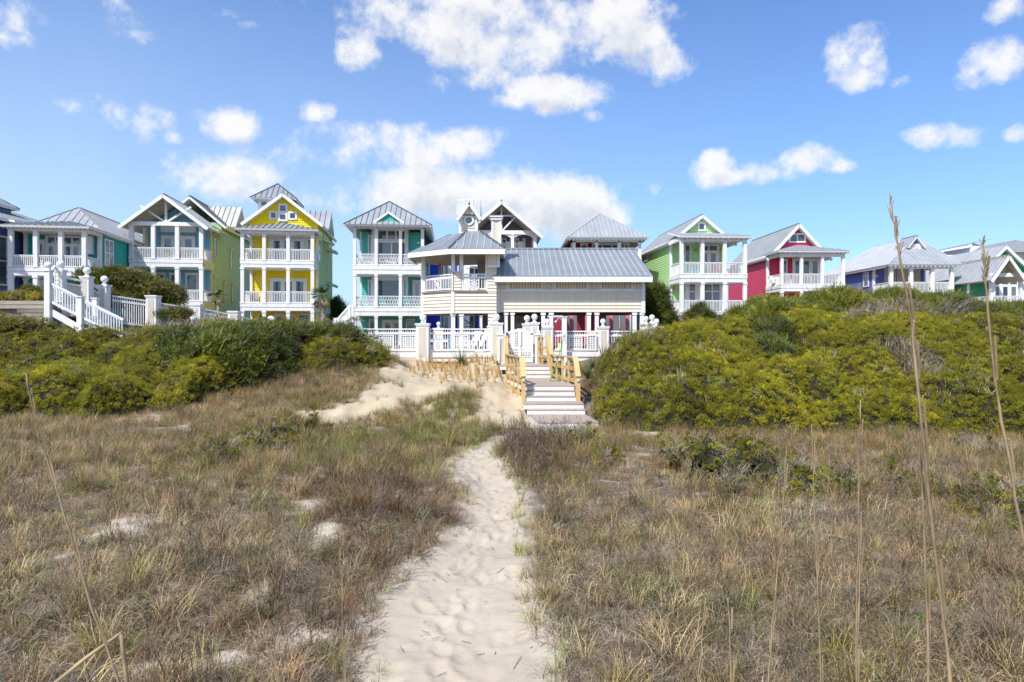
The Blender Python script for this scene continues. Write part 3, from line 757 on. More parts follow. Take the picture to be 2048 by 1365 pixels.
# ---- azure-fronted cottage with green side
def azure_house():
    S = Site('cottage', 263, 54, 7, 'cottage with azure front, yellow-green side and open trussed gable over its porch', 'house', HG)
    r = S.root; pd = 2.6
    xs = [S.P(p) for p in (263, 307, 355, 403)]; x0, x1 = xs[0], xs[-1]
    zf = S.Z(520, 403); zb = S.Z(535, 403); ze = S.Z(448, 403)
    zf2 = S.Z(604, 403); zb2 = S.Z(620, 403); L = 15
    xb0 = S.P(283, pd)
    body(r, x0 + .15, x1, pd, L, 0, ze + .3, 'azure', 'leaf_green', ind_right=True, corner='pale_yellow')
    for zz, zz0 in ((zf, zb), (zf2, zb2)):
        porch_level(S, xs, 0, pd, zz0, zz, S.Z(497, 403) - zf, x0, x1, side_l=True)
        m = MB(); m.box(x1 + .155, x1 + .19, .1, pd + .1, zz0 + .1, zz - .03); m.build('side_band', 'pale_yellow', r)
    for x in xs:
        post(r, x, 0, zf, ze - .1, .3); post(r, x, 0, zf2, zb, .3); post(r, x, 0, 0, zb2, .3)
    post(r, x0, pd - .15, zf, ze, .2); post(r, x0, pd - .15, zf2, zb, .2)
    b = MB(); b.box(x0 - .15, x1 + .15, -.15, .15, ze - .22, ze + .08); b.build('porch_beam', 'white', r)
    b = MB(); b.box(x1 - .12, x1 + .15, .15, pd, ze - .2, ze + .06); b.build('side_beam', 'pale_yellow', r)
    xr = (x0 + x1) / 2 - .05; zr = S.Z(389, 328, -.6)
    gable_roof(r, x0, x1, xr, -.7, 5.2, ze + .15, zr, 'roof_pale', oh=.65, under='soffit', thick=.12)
    sl = (zr - ze - .15) / (xr - x0)
    gable_trim(r, (x0 - .68, -.72, ze + .15 - sl * .65), (xr, -.72, zr + .02), (x1 + .68, -.72, ze + .15 - sl * .65), .26)
    prism_wall(r, [(x0 + .1, ze - .1), (x1 - .05, ze - .1), (xr, zr - .35)], pd, pd + .1, 'azure', 'gable_wall')
    # exposed truss
    m = MB(); m.bar((xr, 0, ze + .05), (xr, 0, zr - .1), .16, .16); m.build('king_post', 'white', r)
    for s in (-1, 1):
        m = MB(); m.bar((xr + s * .12, 0, ze + .12), (xr + s * 1.9, 0, ze + 1.32), .13, .14); m.build('truss_brace', 'white', r)
    # taller rear roof with a cross gable over the side wall
    zr2 = S.Z(393, 368, 5.2); zw = S.Z(446, 428, 5.3)
    m = MB(); m.box(x0 + .2, x1, 5.2, L, ze, zw); m.build('upper_wall', 'leaf_green', r)
    gable_roof(r, x0, x1, xr + .1, 5.0, L, zw, zr2, 'roof_cream', oh=.5, individual=True, pitch=.55, seam='roof_seam')
    siding(r, 'leaf_green', (x1, 5.2, 0), Y_, X_, L - 5.2, ze + .3, zw, .19, individual=True)
    yc = 9.6; zg = S.Z(420, 460, yc); hw = 2.1
    for s in (1, -1):
        roof_face(r, [(xr, yc - s * hw, zw), (x1 + .6, yc - s * hw, zw), (x1 + .6, yc, zg + .25), (xr, yc, zg + .25)], .5, 'roof_cream', 'roof_seam', True)
    k = MB(); vs = [(x1, yc - hw + .3, zw - .3), (x1, yc + hw - .3, zw - .3), (x1, yc, zg - .05)]; k.add(vs + [(a - 1.5, b_, c_) for a, b_, c_ in vs], [(0, 1, 2), (3, 5, 4), (0, 3, 4, 1), (1, 4, 5, 2), (2, 5, 3, 0)]); k.build('cross_gable', 'leaf_green', r)
    mm = MB(); mm.bar((x1 + .5, 5.2, zw - .35), (x1 + .5, yc - hw, zw - .35), .1, .16); mm.bar((x1 + .5, pd, ze - .1), (x1 + .5, 5.2, ze - .1), .1, .14); mm.build('eave_board', 'pale_yellow', r)
    A = (0, pd - .034, 0)
    french_doors(r, A, X_, -Y_, S.P(323, pd), S.P(391, pd), zf + .02, S.Z(472, 350, pd), 3)
    m = MB(); m.box(S.P(322, pd), S.P(392, pd), pd - .1, pd - .034, S.Z(465, 350, pd), S.Z(452, 350, pd)); m.build('transom_panel', 'white', r)
    for a, b_ in ((312, 331), (340, 362), (372, 396)):
        window(r, A, X_, -Y_, S.P(a, pd), S.P(b_, pd), zf2 + .05 if a == 372 else zf2 + .1, S.Z(548, 350, pd), 1, 1, hood=True)
    B = (x1 + .034, 0, 0)
    for y, a, b_ in ((pd + .7, 514, 470), (8.2, 540, 500)):
        px = 426 if y < 4 else 470
        window(r, B, Y_, X_, y - .4, y + .4, S.Z(a + (0 if y < 4 else -1), px, y), S.Z(b_, px, y), 1, 2, mat='pale_yellow', hood=True)
    for y, a, b_, px in ((pd + .7, 585, 553, 426), (6.2, 600, 565, 450), (8.6, 606, 570, 470)):
        window(r, B, Y_, X_, y - .3, y + .3, S.Z(a, px, y), S.Z(b_, px, y), 1, 1, mat='pale_yellow', hood=True)
    porch_chair(S, 288, 1.1, zf, .3, 'white armchair near the open corner of the azure cottage upper porch')
    porch_chair(S, 345, 1.1, zf, -.2, 'white armchair in the middle of the azure cottage upper porch')
    porch_chair(S, 385, 1.0, zf, -.6, 'white armchair at the green-side end of the azure cottage upper porch')
    porch_chair(S, 378, 1.0, zf2, .1, 'white armchair on the lower porch of the azure cottage')
azure_house()

# ---- yellow cottage
def yellow_house():
    S = Site('cottage', 485, 54, 8, 'bright yellow three-storey cottage with cross-shaped group of attic windows', 'house', HG)
    r = S.root; pd = 2.6
    xs = [S.P(p) for p in (485, 528.5, 576.5, 625)]; x0, x1 = xs[0], xs[-1]
    zf = S.Z(523, 560); zb = S.Z(536, 560); ze = S.Z(461, 560); zf2 = S.Z(608, 560); zb2 = S.Z(622, 560); L = 12.5
    body(r, x0 + .1, x1 + .05, pd, L, 0, ze, 'yellow', 'pale_yellow', ind_right=True)
    for i, (a, b_) in enumerate(((zf, zb), (zf2, zb2))):
        porch_level(S, xs, 0, pd, b_, a, S.Z(499, 560) - zf, x0, x1)
    for x in xs:
        post(r, x, 0, zf, ze - .1, .26); post(r, x, 0, zf2, zb, .26); post(r, x, 0, 0, zb2, .26)
    post(r, x0 + .1, pd - .1, zf, ze, .2); post(r, x0 + .1, pd - .1, zf2, zb, .2)
    b = MB(); b.box(x0 - .13, x1 + .13, -.13, .13, ze - .3, ze - .02); b.build('porch_beam', 'white', r)
    zt = S.Z(445, 565, pd - .2)
    porch_roof(r, x0, x1, 0, pd - .05, ze + .06, zt, 3.0, 'roof_grey', oh=.5, individual=True, seam='roof_seam')
    # gable wall
    yg = pd; xa = S.P(498, yg); xc = S.P(636, yg); xr = S.P(566, yg - .6); zr = S.Z(387, 566, yg - .6)
    xm = xr; half = (xc - xa) / 2; xm = (xa + xc) / 2; zg0 = S.Z(440, 500, yg)
    sl = (zr - zg0) / (xm - xa)
    prism_wall(r, [(xa, ze), (xc, ze), (xc, zg0 - .1), (xm, zr - .18), (xa, zg0 - .1)], yg, L, 'yellow', 'gable_wall')
    siding(r, 'yellow', (xa, yg, 0), X_, -Y_, xc - xa, ze + .3, zr - .4, .19, individual=True,
           clip=lambda z: (max(0, (z - zg0 + .15) / sl + .05), min(xc - xa, xc - xa - (z - zg0 + .15) / sl - .05)))
    gable_roof(r, xa, xc, xm, yg - .65, L, zg0, zr, 'roof_pale', oh=.45)
    gable_trim(r, (xa - .47, yg - .67, zg0 - sl * .45), (xm, yg - .67, zr + .02), (xc + .47, yg - .67, zg0 - sl * .45), .24)
    A = (0, yg - .034, 0)
    for a0, a1, b0, b1 in ((556.5, 575.5, 426, 408), (556.5, 575.5, 443, 426.5), (538.5, 555.5, 440, 423), (576.5, 594.5, 440, 423)):
        window(r, A, X_, -Y_, S.P(a0, yg), S.P(a1, yg), S.Z(b0, 566, yg), S.Z(b1, 566, yg), casing=.16)
    # lookout tower behind the ridge
    yt = 6.0; ta, tb = S.P(516, yt), S.P(582, yt); zte = S.Z(396, 540, yt - .6)
    m = MB(); m.box(ta, tb, yt, yt + 3, zg0, zte); m.build('lookout_wall', 'white', r)
    hip_roof(r, ta, tb, yt, yt + 3.0, zte, S.Z(369, 555, yt + 1.5), yt + 1.4, yt + 1.6, 'roof_grey', oh=.55, seam='roof_seam', individual=True)
    window(r, (0, yt, 0), X_, -Y_, S.P(520, yt), S.P(536, yt), S.Z(414, 528, yt), S.Z(401, 528, yt))
    # cross gable over the side wall
    yc = 7.4; zc = S.Z(425, 650, yc); hw = 2.0
    for s in (1, -1):
        roof_face(r, [(xm + 1, yc - s * hw, zg0 - .2), (xc + .55, yc - s * hw, zg0 - .2), (xc + .55, yc, zc + .1), (xm + 1, yc, zc + .1)], .5, 'roof_pale', 'roof_seam', True)
    k = MB(); vs = [(xc + .1, yc - hw + .3, ze), (xc + .1, yc + hw - .3, ze), (xc + .1, yc + hw - .3, zg0 - .2), (xc + .1, yc, zc - .2), (xc + .1, yc - hw + .3, zg0 - .2)]
    k.add(vs + [(a - 1, b_, c_) for a, b_, c_ in vs], [(0, 1, 2, 3, 4), (9, 8, 7, 6, 5), (0, 5, 6, 1), (1, 6, 7, 2), (2, 7, 8, 3), (3, 8, 9, 4), (4, 9, 5, 0)]); k.build('cross_gable', 'pale_yellow', r)
    for z_, yy in ((S.Z(497, 668, 9), 9.2), (S.Z(565, 668, 9), 9.2), (S.Z(478, 668, 6), 6.4)):
        roof_face(r, [(x1 + .9, yy - 1, z_ - .35), (x1 + .9, yy + 1, z_ - .35), (x1, yy + 1, z_), (x1, yy - 1, z_)], .5, 'roof_grey', individual=False)
    A = (0, pd - .034, 0)
    z5 = S.Z(476, 560, pd)
    m = MB(); m.box(S.P(538, pd), S.P(612, pd), pd - .05, pd - .034, zf, z5 + .1); m.build('door_surround', 'white', r)
    A2 = (0, pd - .05, 0)
    french_doors(r, A2, X_, -Y_, S.P(541, pd), S.P(608, pd), zf + .02, z5, 3)
    window(r, A, X_, -Y_, S.P(613, pd), S.P(624, pd), zf + .6, z5, gl='glass_pale')
    french_doors(r, A, X_, -Y_, S.P(540, pd), S.P(614, pd), zf2 + .02, S.Z(557, 575, pd), 3)
    french_doors(r, A, X_, -Y_, S.P(548, pd), S.P(588, pd), .1, S.Z(628, 560, pd), 2)
    for a, b_ in ((516, 534), (596, 620)):
        window(r, A, X_, -Y_, S.P(a, pd), S.P(b_, pd), .5, S.Z(628, 560, pd))
    B = (x1 + .084, 0, 0)
    for y, a, b_, px in ((8.2, 548, 506, 660), (8.4, 592, 572, 662), (pd + .6, 524, 478, 640), (5, 590, 566, 650)):
        window(r, B, Y_, X_, y - .6, y + .6, S.Z(a, px, y), S.Z(b_, px, y), 2 if y > 8 else 1, 2)
    m = MB(); m.box(x1 + .09, x1 + .13, pd, L, zb2 + .02, zf2); m.build('belt_board', 'white', r)
    for px, z_, y_ in ((512, S.Z(482, 512, pd), pd), (513, S.Z(556, 513, pd), pd)): wall_lamp(r, S.P(px, pd), pd - .034, z_, 'white')
    porch_chair(S, 505, 1.2, zf, .3, 'charcoal chair on the top porch of the yellow cottage', 'charcoal')
    porch_chair(S, 511, 1.2, zf2, .3, 'charcoal chair on the middle porch of the yellow cottage', 'charcoal')
yellow_house()

# ---- aqua cottage with patterned railings
def aqua_house():
    S = Site('cottage', 710, 54, 5, 'aqua cottage with patterned balcony railings, between the yellow cottage and the pavilion', 'house', HG)
    r = S.root; pd = 2.6
    xs = [S.P(p) for p in (709.5, 752.5, 801, 845)]; x0, x1 = xs[0], xs[-1]
    zf = S.Z(532, 760); zb = S.Z(549, 760); ze = S.Z(455, 760); zf2 = S.Z(616, 760); zb2 = S.Z(632, 760); L = 12
    body(r, x0 + .1, x1 - .1, pd, L, 0, ze, 'aqua')
    for a, b_ in ((zf, zb), (zf2, zb2)):
        porch_level(S, xs, 0, pd, b_, a, S.Z(509, 760) - zf, x0, x1, style='chip')
    for x in xs:
        post(r, x, 0, zf, ze - .05, .24); post(r, x, 0, zf2, zb, .24); post(r, x, 0, 0, zb2, .24)
    b = MB(); b.box(x0 - .12, x1 + .12, -.12, .12, ze - .12, ze + .05); b.build('porch_beam', 'white', r)
    ya = 3.4; zr = S.Z(404, 779, ya); xr = S.P(779, ya)
    hip_roof(r, x0, x1, 0, L, ze + .1, zr, ya, L - 4, 'roof_pale', oh=.75, seam='roof_seam', front=True, xr=xr, under='white')
    rafter_tails(r, (x0 - .6, -.62, ze + .1), (x1 + .6, -.62, ze + .1), (0, 1, .2), 16)
    # small gable dormer on the front slope
    gy0 = -.35; gx0, gx1 = S.P(742, gy0), S.P(812, gy0); gz0 = S.Z(447, 777, gy0); gz1 = S.Z(423, 777, gy0); gxm = (gx0 + gx1) / 2
    prism_wall(r, [(gx0 + .3, gz0), (gx1 - .3, gz0), (gxm, gz1 - .2)], gy0 + .15, gy0 + .3, 'aqua', 'dormer_wall')
    siding(r, 'aqua', (gx0, gy0 + .15, 0), X_, -Y_, gx1 - gx0, gz0, gz1 - .2, .15, clip=lambda z: ((z - gz0) / (gz1 - gz0) * (gxm - gx0) + .35, (gx1 - gx0) - (z - gz0) / (gz1 - gz0) * (gxm - gx0) - .35))
    for s in (-1, 1):
        xe = gx0 if s < 0 else gx1
        roof_face(r, [(xe, gy0, gz0), (xe, gy0 + 1.0, gz0), (gxm, gy0 + 2.3, gz1), (gxm, gy0, gz1)], .5, 'roof_pale', individual=False, thick=.1)
    gable_trim(r, (gx0, gy0 - .02, gz0 + .02), (gxm, gy0 - .02, gz1 + .03), (gx1, gy0 - .02, gz0 + .02), .17)
    A = (0, pd - .034, 0)
    for (zz, top, sh) in ((zf, 469, 0), (zf2, 558, 0)):
        zt = S.Z(top, 777, pd)
        # bay front with angled cheeks
        m = MB(); bx0, bx1 = S.P(746 if zz == zf else 746, pd), S.P(817, pd); m.box(bx0, bx1, pd - .9, pd - .034, zz, zt + .35); m.box(bx0 - .15, bx1 + .15, pd - 1.05, pd - .034, zt + .35, zt + .5); m.build('bay', 'white', r)
        B = (0, pd - .9, 0)
        if zz == zf:
            window(r, B, X_, -Y_, S.P(754, pd - .9), S.P(812, pd - .9), S.Z(484, 777, pd), zt + .25, 3, 1)
            window(r, B, X_, -Y_, S.P(754, pd - .9), S.P(812, pd - .9), zz + .2, S.Z(486, 777, pd), 2, 1)
        else:
            window(r, B, X_, -Y_, S.P(752, pd - .9), S.P(803, pd - .9), zz + .3, zt - .1, 1, 1)
            window(r, B, X_, -Y_, S.P(806, pd - .9), S.P(814, pd - .9), zz + .3, zt - .1, 1, 1)
            french_doors(r, A, X_, -Y_, S.P(825, pd), S.P(843, pd), zz, zt - .1, 1, gl='glass_pale')
        window(r, A, X_, -Y_, S.P(736, pd), S.P(744, pd), zz + .4, zt - .1, 1, 1)
    window(r, A, X_, -Y_, S.P(738, pd), S.P(753, pd), .8, S.Z(638, 745, pd)); window(r, A, X_, -Y_, S.P(812, pd), S.P(830, pd), .8, S.Z(638, 820, pd))
    french_doors(r, A, X_, -Y_, S.P(764, pd), S.P(805, pd), .1, S.Z(640, 785, pd), 2, gl='glass_pale')
    for px, py in ((722, 485), (837, 487), (726, 642)): wall_lamp(r, S.P(px, pd), pd - .034, S.Z(py, px, pd), 'white')
    porch_chair(S, 735, .9, zf, .2, 'white armchair at the yellow-cottage end of the aqua cottage top balcony')
    porch_chair(S, 783, .9, zf, -.2, 'white armchair in the middle of the aqua cottage top balcony')
    porch_chair(S, 741, .9, zf2, .2, 'white armchair on the middle balcony of the aqua cottage')
    for px in (762, 797, 811): porch_chair(S, px, .9, zf2, -.1, {762: 'turquoise chair first from the white armchair on the aqua cottage middle balcony', 797: 'turquoise chair between two others on the aqua cottage middle balcony', 811: 'turquoise chair nearest the pavilion on the aqua cottage middle balcony'}[px], 'turquoise')
aqua_house()

# ---- cobalt cottage glimpsed through the pavilion
def cobalt_house():
    S = Site('cottage', 866, 60, 3, 'cobalt blue cottage glimpsed through and beneath the pavilion', 'house', HG)
    r = S.root; x0, x1 = S.P(835, 2), S.P(960, 2)
    body(r, x0, x1, 2, 11, 0, 8.2, 'cobalt')
    hip_roof(r, x0, x1, 2, 11, 8.2, S.Z(469, 868, 5), 5, 8, 'roof_pale', oh=.5)
    xs = [S.P(p) for p in (900, 930, 962)]; zf = S.Z(570, 930)
    porch_level(S, xs, 0, 2, zf - .6, zf, .95, xs[0], xs[-1]); zf2 = S.Z(600, 930)
    for x in xs: post(r, x, 0, zf, zf + 2.6, .24); post(r, x, 0, 0, zf - .6, .24)
    A = (0, 1.966, 0)
    window(r, A, X_, -Y_, S.P(850, 2), S.P(860, 2), S.Z(556, 855, 2), S.Z(525, 855, 2), 1, 3, gl='glass_pale')
    m = MB(); m.box(S.P(880, 2), S.P(884, 2), 1.9, 1.966, 0, 8); m.build('trim_board', 'white', r)
    for z0, z1 in ((zf, zf + 2.4), (.2, 2.7)): french_doors(r, A, X_, -Y_, S.P(886, 2), S.P(900, 2), z0, z1, 1)
    for z0 in (zf, .2): window(r, A, X_, -Y_, S.P(915, 2), S.P(950, 2), z0 + .5, z0 + 2.4, 2, 1)
cobalt_house()

# ---- mauve cottage with arched porch and truss gable
def mauve_house():
    S = Site('cottage', 934, 60, 2, 'mauve-grey cottage with open truss gable rising behind the pavilion', 'house', HG)
    r = S.root; pd = 2.8
    xs = [S.P(p) for p in (936, 980, 1025, 1070)]; x0, x1 = xs[0], xs[-1]
    ze = S.Z(465, 1025); zf = S.Z(520, 1025); L = 13
    body(r, x0, x1, pd, L, 0, ze, 'mauve')
    porch_level(S, xs, 0, pd, zf - .6, zf, .95, x0, x1); porch_level(S, xs, 0, pd, zf - 3.8, zf - 3.2, .95, x0, x1)
    for x in xs: post(r, x, 0, zf, ze - .1, .27); post(r, x, 0, zf - 3.2, zf - .6, .27); post(r, x, 0, 0, zf - 3.8, .27)
    b = MB(); b.box(x0 - .15, x1 + .15, -.15, .15, ze - .2, ze + .14); b.build('porch_beam', 'white', r)
    for a, c_ in zip(xs[:-1], xs[1:]):
        m = MB(); pts = [(a + .1 + (c_ - a - .2) * i / 10, 0, ze - .2 - .32 * (1 - math.sin(PI * i / 10)) ** 1.0 * 1.0) for i in range(11)]
        for p, q in zip(pts[:-1], pts[1:]):
            m.add([(p[0], -.07, p[2]), (q[0], -.07, q[2]), (q[0], -.07, ze - .19), (p[0], -.07, ze - .19), (p[0], .07, p[2]), (q[0], .07, q[2]), (q[0], .07, ze - .19), (p[0], .07, ze - .19)], [(0, 1, 2, 3), (7, 6, 5, 4), (0, 4, 5, 1)])
        m.build('arch_spandrel', 'white', r)
    xr = S.P(1003, -.6); zr = S.Z(402, 1003, -.6)
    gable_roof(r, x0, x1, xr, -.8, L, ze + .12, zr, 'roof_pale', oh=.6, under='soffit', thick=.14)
    sl = (zr - ze - .12) / (xr - x0)
    gable_trim(r, (x0 - .62, -.82, ze + .12 - sl * .6), (xr, -.82, zr + .02), (x1 + .62, -.82, ze + .12 - sl * .6), .28)
    prism_wall(r, [(x0 + .1, ze - .1), (x1 - .1, ze - .1), (xr, zr - .4)], pd, pd + .1, 'mauve', 'gable_wall')
    m = MB(); m.bar((xr, 0, ze + .1), (xr, 0, zr - .1), .14, .14); m.build('king_post', 'white', r)
    m = MB(); m.bar((xr - 1.2, 0, ze + 1.45), (xr + 1.2, 0, ze + 1.45), .13, .13); m.build('collar_tie', 'white', r)
    for s in (-1, 1):
        m = MB(); m.bar((xr + s * .12, 0, ze + .18), (xr + s * 1.3, 0, ze + 1.42), .12, .13); m.build('truss_brace', 'white', r)
    A = (0, pd - .034, 0)
    m = MB(); m.box(S.P(985, pd), S.P(1050, pd), pd - .5, pd - .034, zf, ze - .5); m.build('bay', 'white', r)
    for a, b_ in ((1004, 1012), (1019, 1024), (1030, 1037), (1045, 1050)):
        for u, v in ((489, 479), (506, 491)): window(r, (0, pd - .5, 0), X_, -Y_, S.P(a, pd), S.P(b_, pd), S.Z(u, 1010, pd), S.Z(v, 1010, pd), casing=.07)
mauve_house()

# ---- maroon cottage, pyramid roof
def maroon_house():
    S = Site('cottage', 1148, 60, 0, 'maroon and coral cottage with pyramid metal roof behind the pavilion roof', 'house', HG)
    r = S.root; pd = 2.8
    xs = [S.P(p) for p in (1148, 1193, 1238, 1279)]; x0, x1 = xs[0], xs[-1]
    ze = S.Z(478, 1200); zf = S.Z(520, 1200); L = 13
    body(r, x0, x1 - .5, pd, L, 0, ze, 'maroon')
    porch_level(S, xs, 0, pd, zf - .6, zf, .95, x0, x1); porch_level(S, xs, 0, pd, zf - 3.8, zf - 3.2, .95, x0, x1)
    for x in xs: post(r, x, 0, zf, ze - .05, .26); post(r, x, 0, zf - 3.2, zf - .6, .26); post(r, x, 0, 0, zf - 3.8, .26)
    b = MB(); b.box(x0 - .13, x1 + .13, -.13, .13, ze - .3, ze - .03); b.build('porch_beam', 'white', r)
    xr = S.P(1200, 3.6); zr = S.Z(428, 1200, 3.6)
    hip_roof(r, x0, x1, 0, L, ze, zr, 3.6, L - 4, 'roof_pale', oh=.7, seam='roof_seam_pale', front=True, xr=xr, pitch=.36)
    rafter_tails(r, (x0 - .55, -.6, ze), (x1 + .55, -.6, ze), (0, 1, .2), 22)
    A = (0, pd - .034, 0)
    window(r, A, X_, -Y_, S.P(1161, pd), S.P(1175, pd), zf + .3, S.Z(489, 1168, pd), hood=True); window(r, A, X_, -Y_, S.P(1184, pd), S.P(1244, pd), zf + .3, S.Z(489, 1210, pd), 3, 1, hood=True); window(r, A, X_, -Y_, S.P(1247, pd), S.P(1258, pd), zf + .3, S.Z(489, 1250, pd), hood=True)
    # ground storey below: coral infill walls between dark piers
    for a, b_ in ((1092, 1132),):
        m = MB(); m.box(S.P(a, -2), S.P(b_, -2), -2, -1, 0, 2.3); m.build('garden_wall', 'maroon', r)
    for a, b_ in ((1138, 1147), (1170, 1180), (1218, 1230), (1250, 1259), (1273, 1280)):
        m = MB(); m.box(S.P(a, -.6), S.P(b_, -.6), -.7, -.6, 0, 2.7); m.build('infill_wall', 'coral_pink', r)
    for a, b_ in ((1132, 1138), (1147, 1153), (1212, 1217), (1226, 1238), (1240, 1250), (1262, 1271)):
        m = MB(); m.box(S.P(a, -1.2), S.P(b_, -1.2), -1.5, -1.2, 0, 3.0); m.build('pier', 'grey_post', r)
maroon_house()

# ---- mint green cottage
def mint_house():
    S = Site('cottage', 1363, 55, 4, 'mint green two-storey cottage with small gable window, east of the pavilion', 'house', HG)
    r = S.root; pd = 3.0
    xs = [S.P(p) for p in (1363, 1404.5, 1449, 1489.5)]; x0, x1 = xs[0], xs[-1]
    zf = S.Z(550, 1400); zb = S.Z(565, 1400); ze = S.Z(473, 1400); zf2 = S.Z(626, 1400); zb2 = S.Z(638, 1400); L = 15
    body(r, x0, x1 - .4, pd, L, 0, ze, 'mint', ind_left=True)
    for a, b_ in ((zf, zb), (zf2, zb2)): porch_level(S, xs, 0, pd, b_, a, S.Z(525.5, 1400) - zf, x0, x1)
    for x in xs: post(r, x, 0, zf, ze - .1, .27); post(r, x, 0, zf2, zb, .27); post(r, x, 0, 0, zb2, .27)
    post(r, x0 + .02, pd - .1, zf, ze, .2); post(r, x0 + .02, pd - .1, zf2, zb, .2)
    b = MB(); b.box(x0 - .13, x1 + .13, -.13, .13, ze - .4, ze - .06); b.build('porch_beam', 'white', r)
    b = MB(); b.box(x0 - .13, x0 + .1, .13, pd, ze - .35, ze - .06); b.build('side_beam', 'white', r)
    zt = S.Z(464.5, 1405, pd - .6)
    roof_face(r, [(x0 - .25, -.45, ze), (x1 + .5, -.45, ze), (x1 - 1.6, pd, zt + .05), (x0 - .25, pd, zt + .05)], .42, 'roof_pale', individual=False, seams=False)
    roof_face(r, [(x1 + .5, -.45, ze), (x1 + .5, pd, ze), (x1 - 1.6, pd, zt + .05)], .42, 'roof_pale', individual=False)
    c = MB(); c.box(x0, x1, 0, pd, ze - .2, ze - .17); c.build('porch_ceiling', 'white', r)
    rafter_tails(r, (x0 - .3, -.40, ze), (x1 + .4, -.40, ze), (0, 1, .1), 14, ln=.35)
    yg = pd - .5; xr = S.P(1405, yg - .35); zr = S.Z(430, 1405, yg - .35); xw0, xw1 = x0, 2 * xr - x0
    zg = ze + .05
    gable_roof(r, x0, xw1, xr, yg - .4, L, zg, zr, 'roof_pale', oh=.4, seam='roof_pale')
    sl = (zr - zg) / (xr - x0)
    gable_trim(r, (x0 - .42, yg - .42, zg - sl * .4), (xr, yg - .42, zr + .02), (xw1 + .42, yg - .42, zg - sl * .4), .22)
    prism_wall(r, [(x0 + .1, zg - .1), (xw1 - .1, zg - .1), (xr, zr - .3)], yg, yg + .3, 'mint', 'gable_wall')
    siding(r, 'mint', (x0, yg, 0), X_, -Y_, xw1 - x0, zg, zr - .3, .19, individual=True, clip=lambda z: ((z - zg) / sl + .2, (xw1 - x0) - (z - zg) / sl - .2))
    window(r, (0, yg - .034, 0), X_, -Y_, S.P(1394.5, yg), S.P(1411.5, yg), S.Z(463, 1403, yg), S.Z(444.5, 1403, yg), casing=.17)
    rafter_tails(r, (x0 - .35, pd, zg - .05), (x0 - .35, L, zg - .05), (1, 0, .3), 46, ln=.3)
    A = (0, pd - .034, 0)
    window(r, A, X_, -Y_, S.P(1368, pd), S.P(1381, pd), zf + .3, S.Z(489, 1375, pd))
    french_doors(r, A, X_, -Y_, S.P(1397, pd), S.P(1437, pd), zf + .02, S.Z(489, 1415, pd), 2, .17)
    m = MB(); m.box(S.P(1367, pd), S.P(1446, pd), pd - .6, pd - .034, zf2, zb); m.build('bay', 'white', r)
    B = (0, pd - .6, 0)
    window(r, B, X_, -Y_, S.P(1376, pd - .6), S.P(1392, pd - .6), zf2 + .1, S.Z(567.5, 1385, pd), 1, 1, trans=.27)
    window(r, B, X_, -Y_, S.P(1407, pd - .6), S.P(1441, pd - .6), zf2 + .1, S.Z(567, 1420, pd), 2, 1, trans=.27)
    for px, py in ((1391, 501), (1442, 501), (1349, 580)): wall_lamp(r, S.P(px, pd), pd - .034, S.Z(py, px, pd))
    window(r, (x0 - .034, 0, 0), -Y_, -X_, -11.2, -9.8, S.Z(523, 1288, 10.5), S.Z(511, 1288, 10.5), 3, 1)
    porch_chair(S, 1372, 1.1, zf, .5, 'turquoise armchair at the pavilion end of the mint cottage porch', 'turquoise')
    porch_chair(S, 1391, 1.2, zf, -.2, 'turquoise armchair under the lamp on the mint cottage porch', 'turquoise')
    porch_chair(S, 1435, 1.1, zf, .2, 'dark red armchair on the mint cottage porch', 'red_plastic')
    porch_chair(S, 1470, 1.2, zf, -.2, 'charcoal chair at the raspberry-cottage end of the mint cottage porch', 'charcoal')
mint_house()

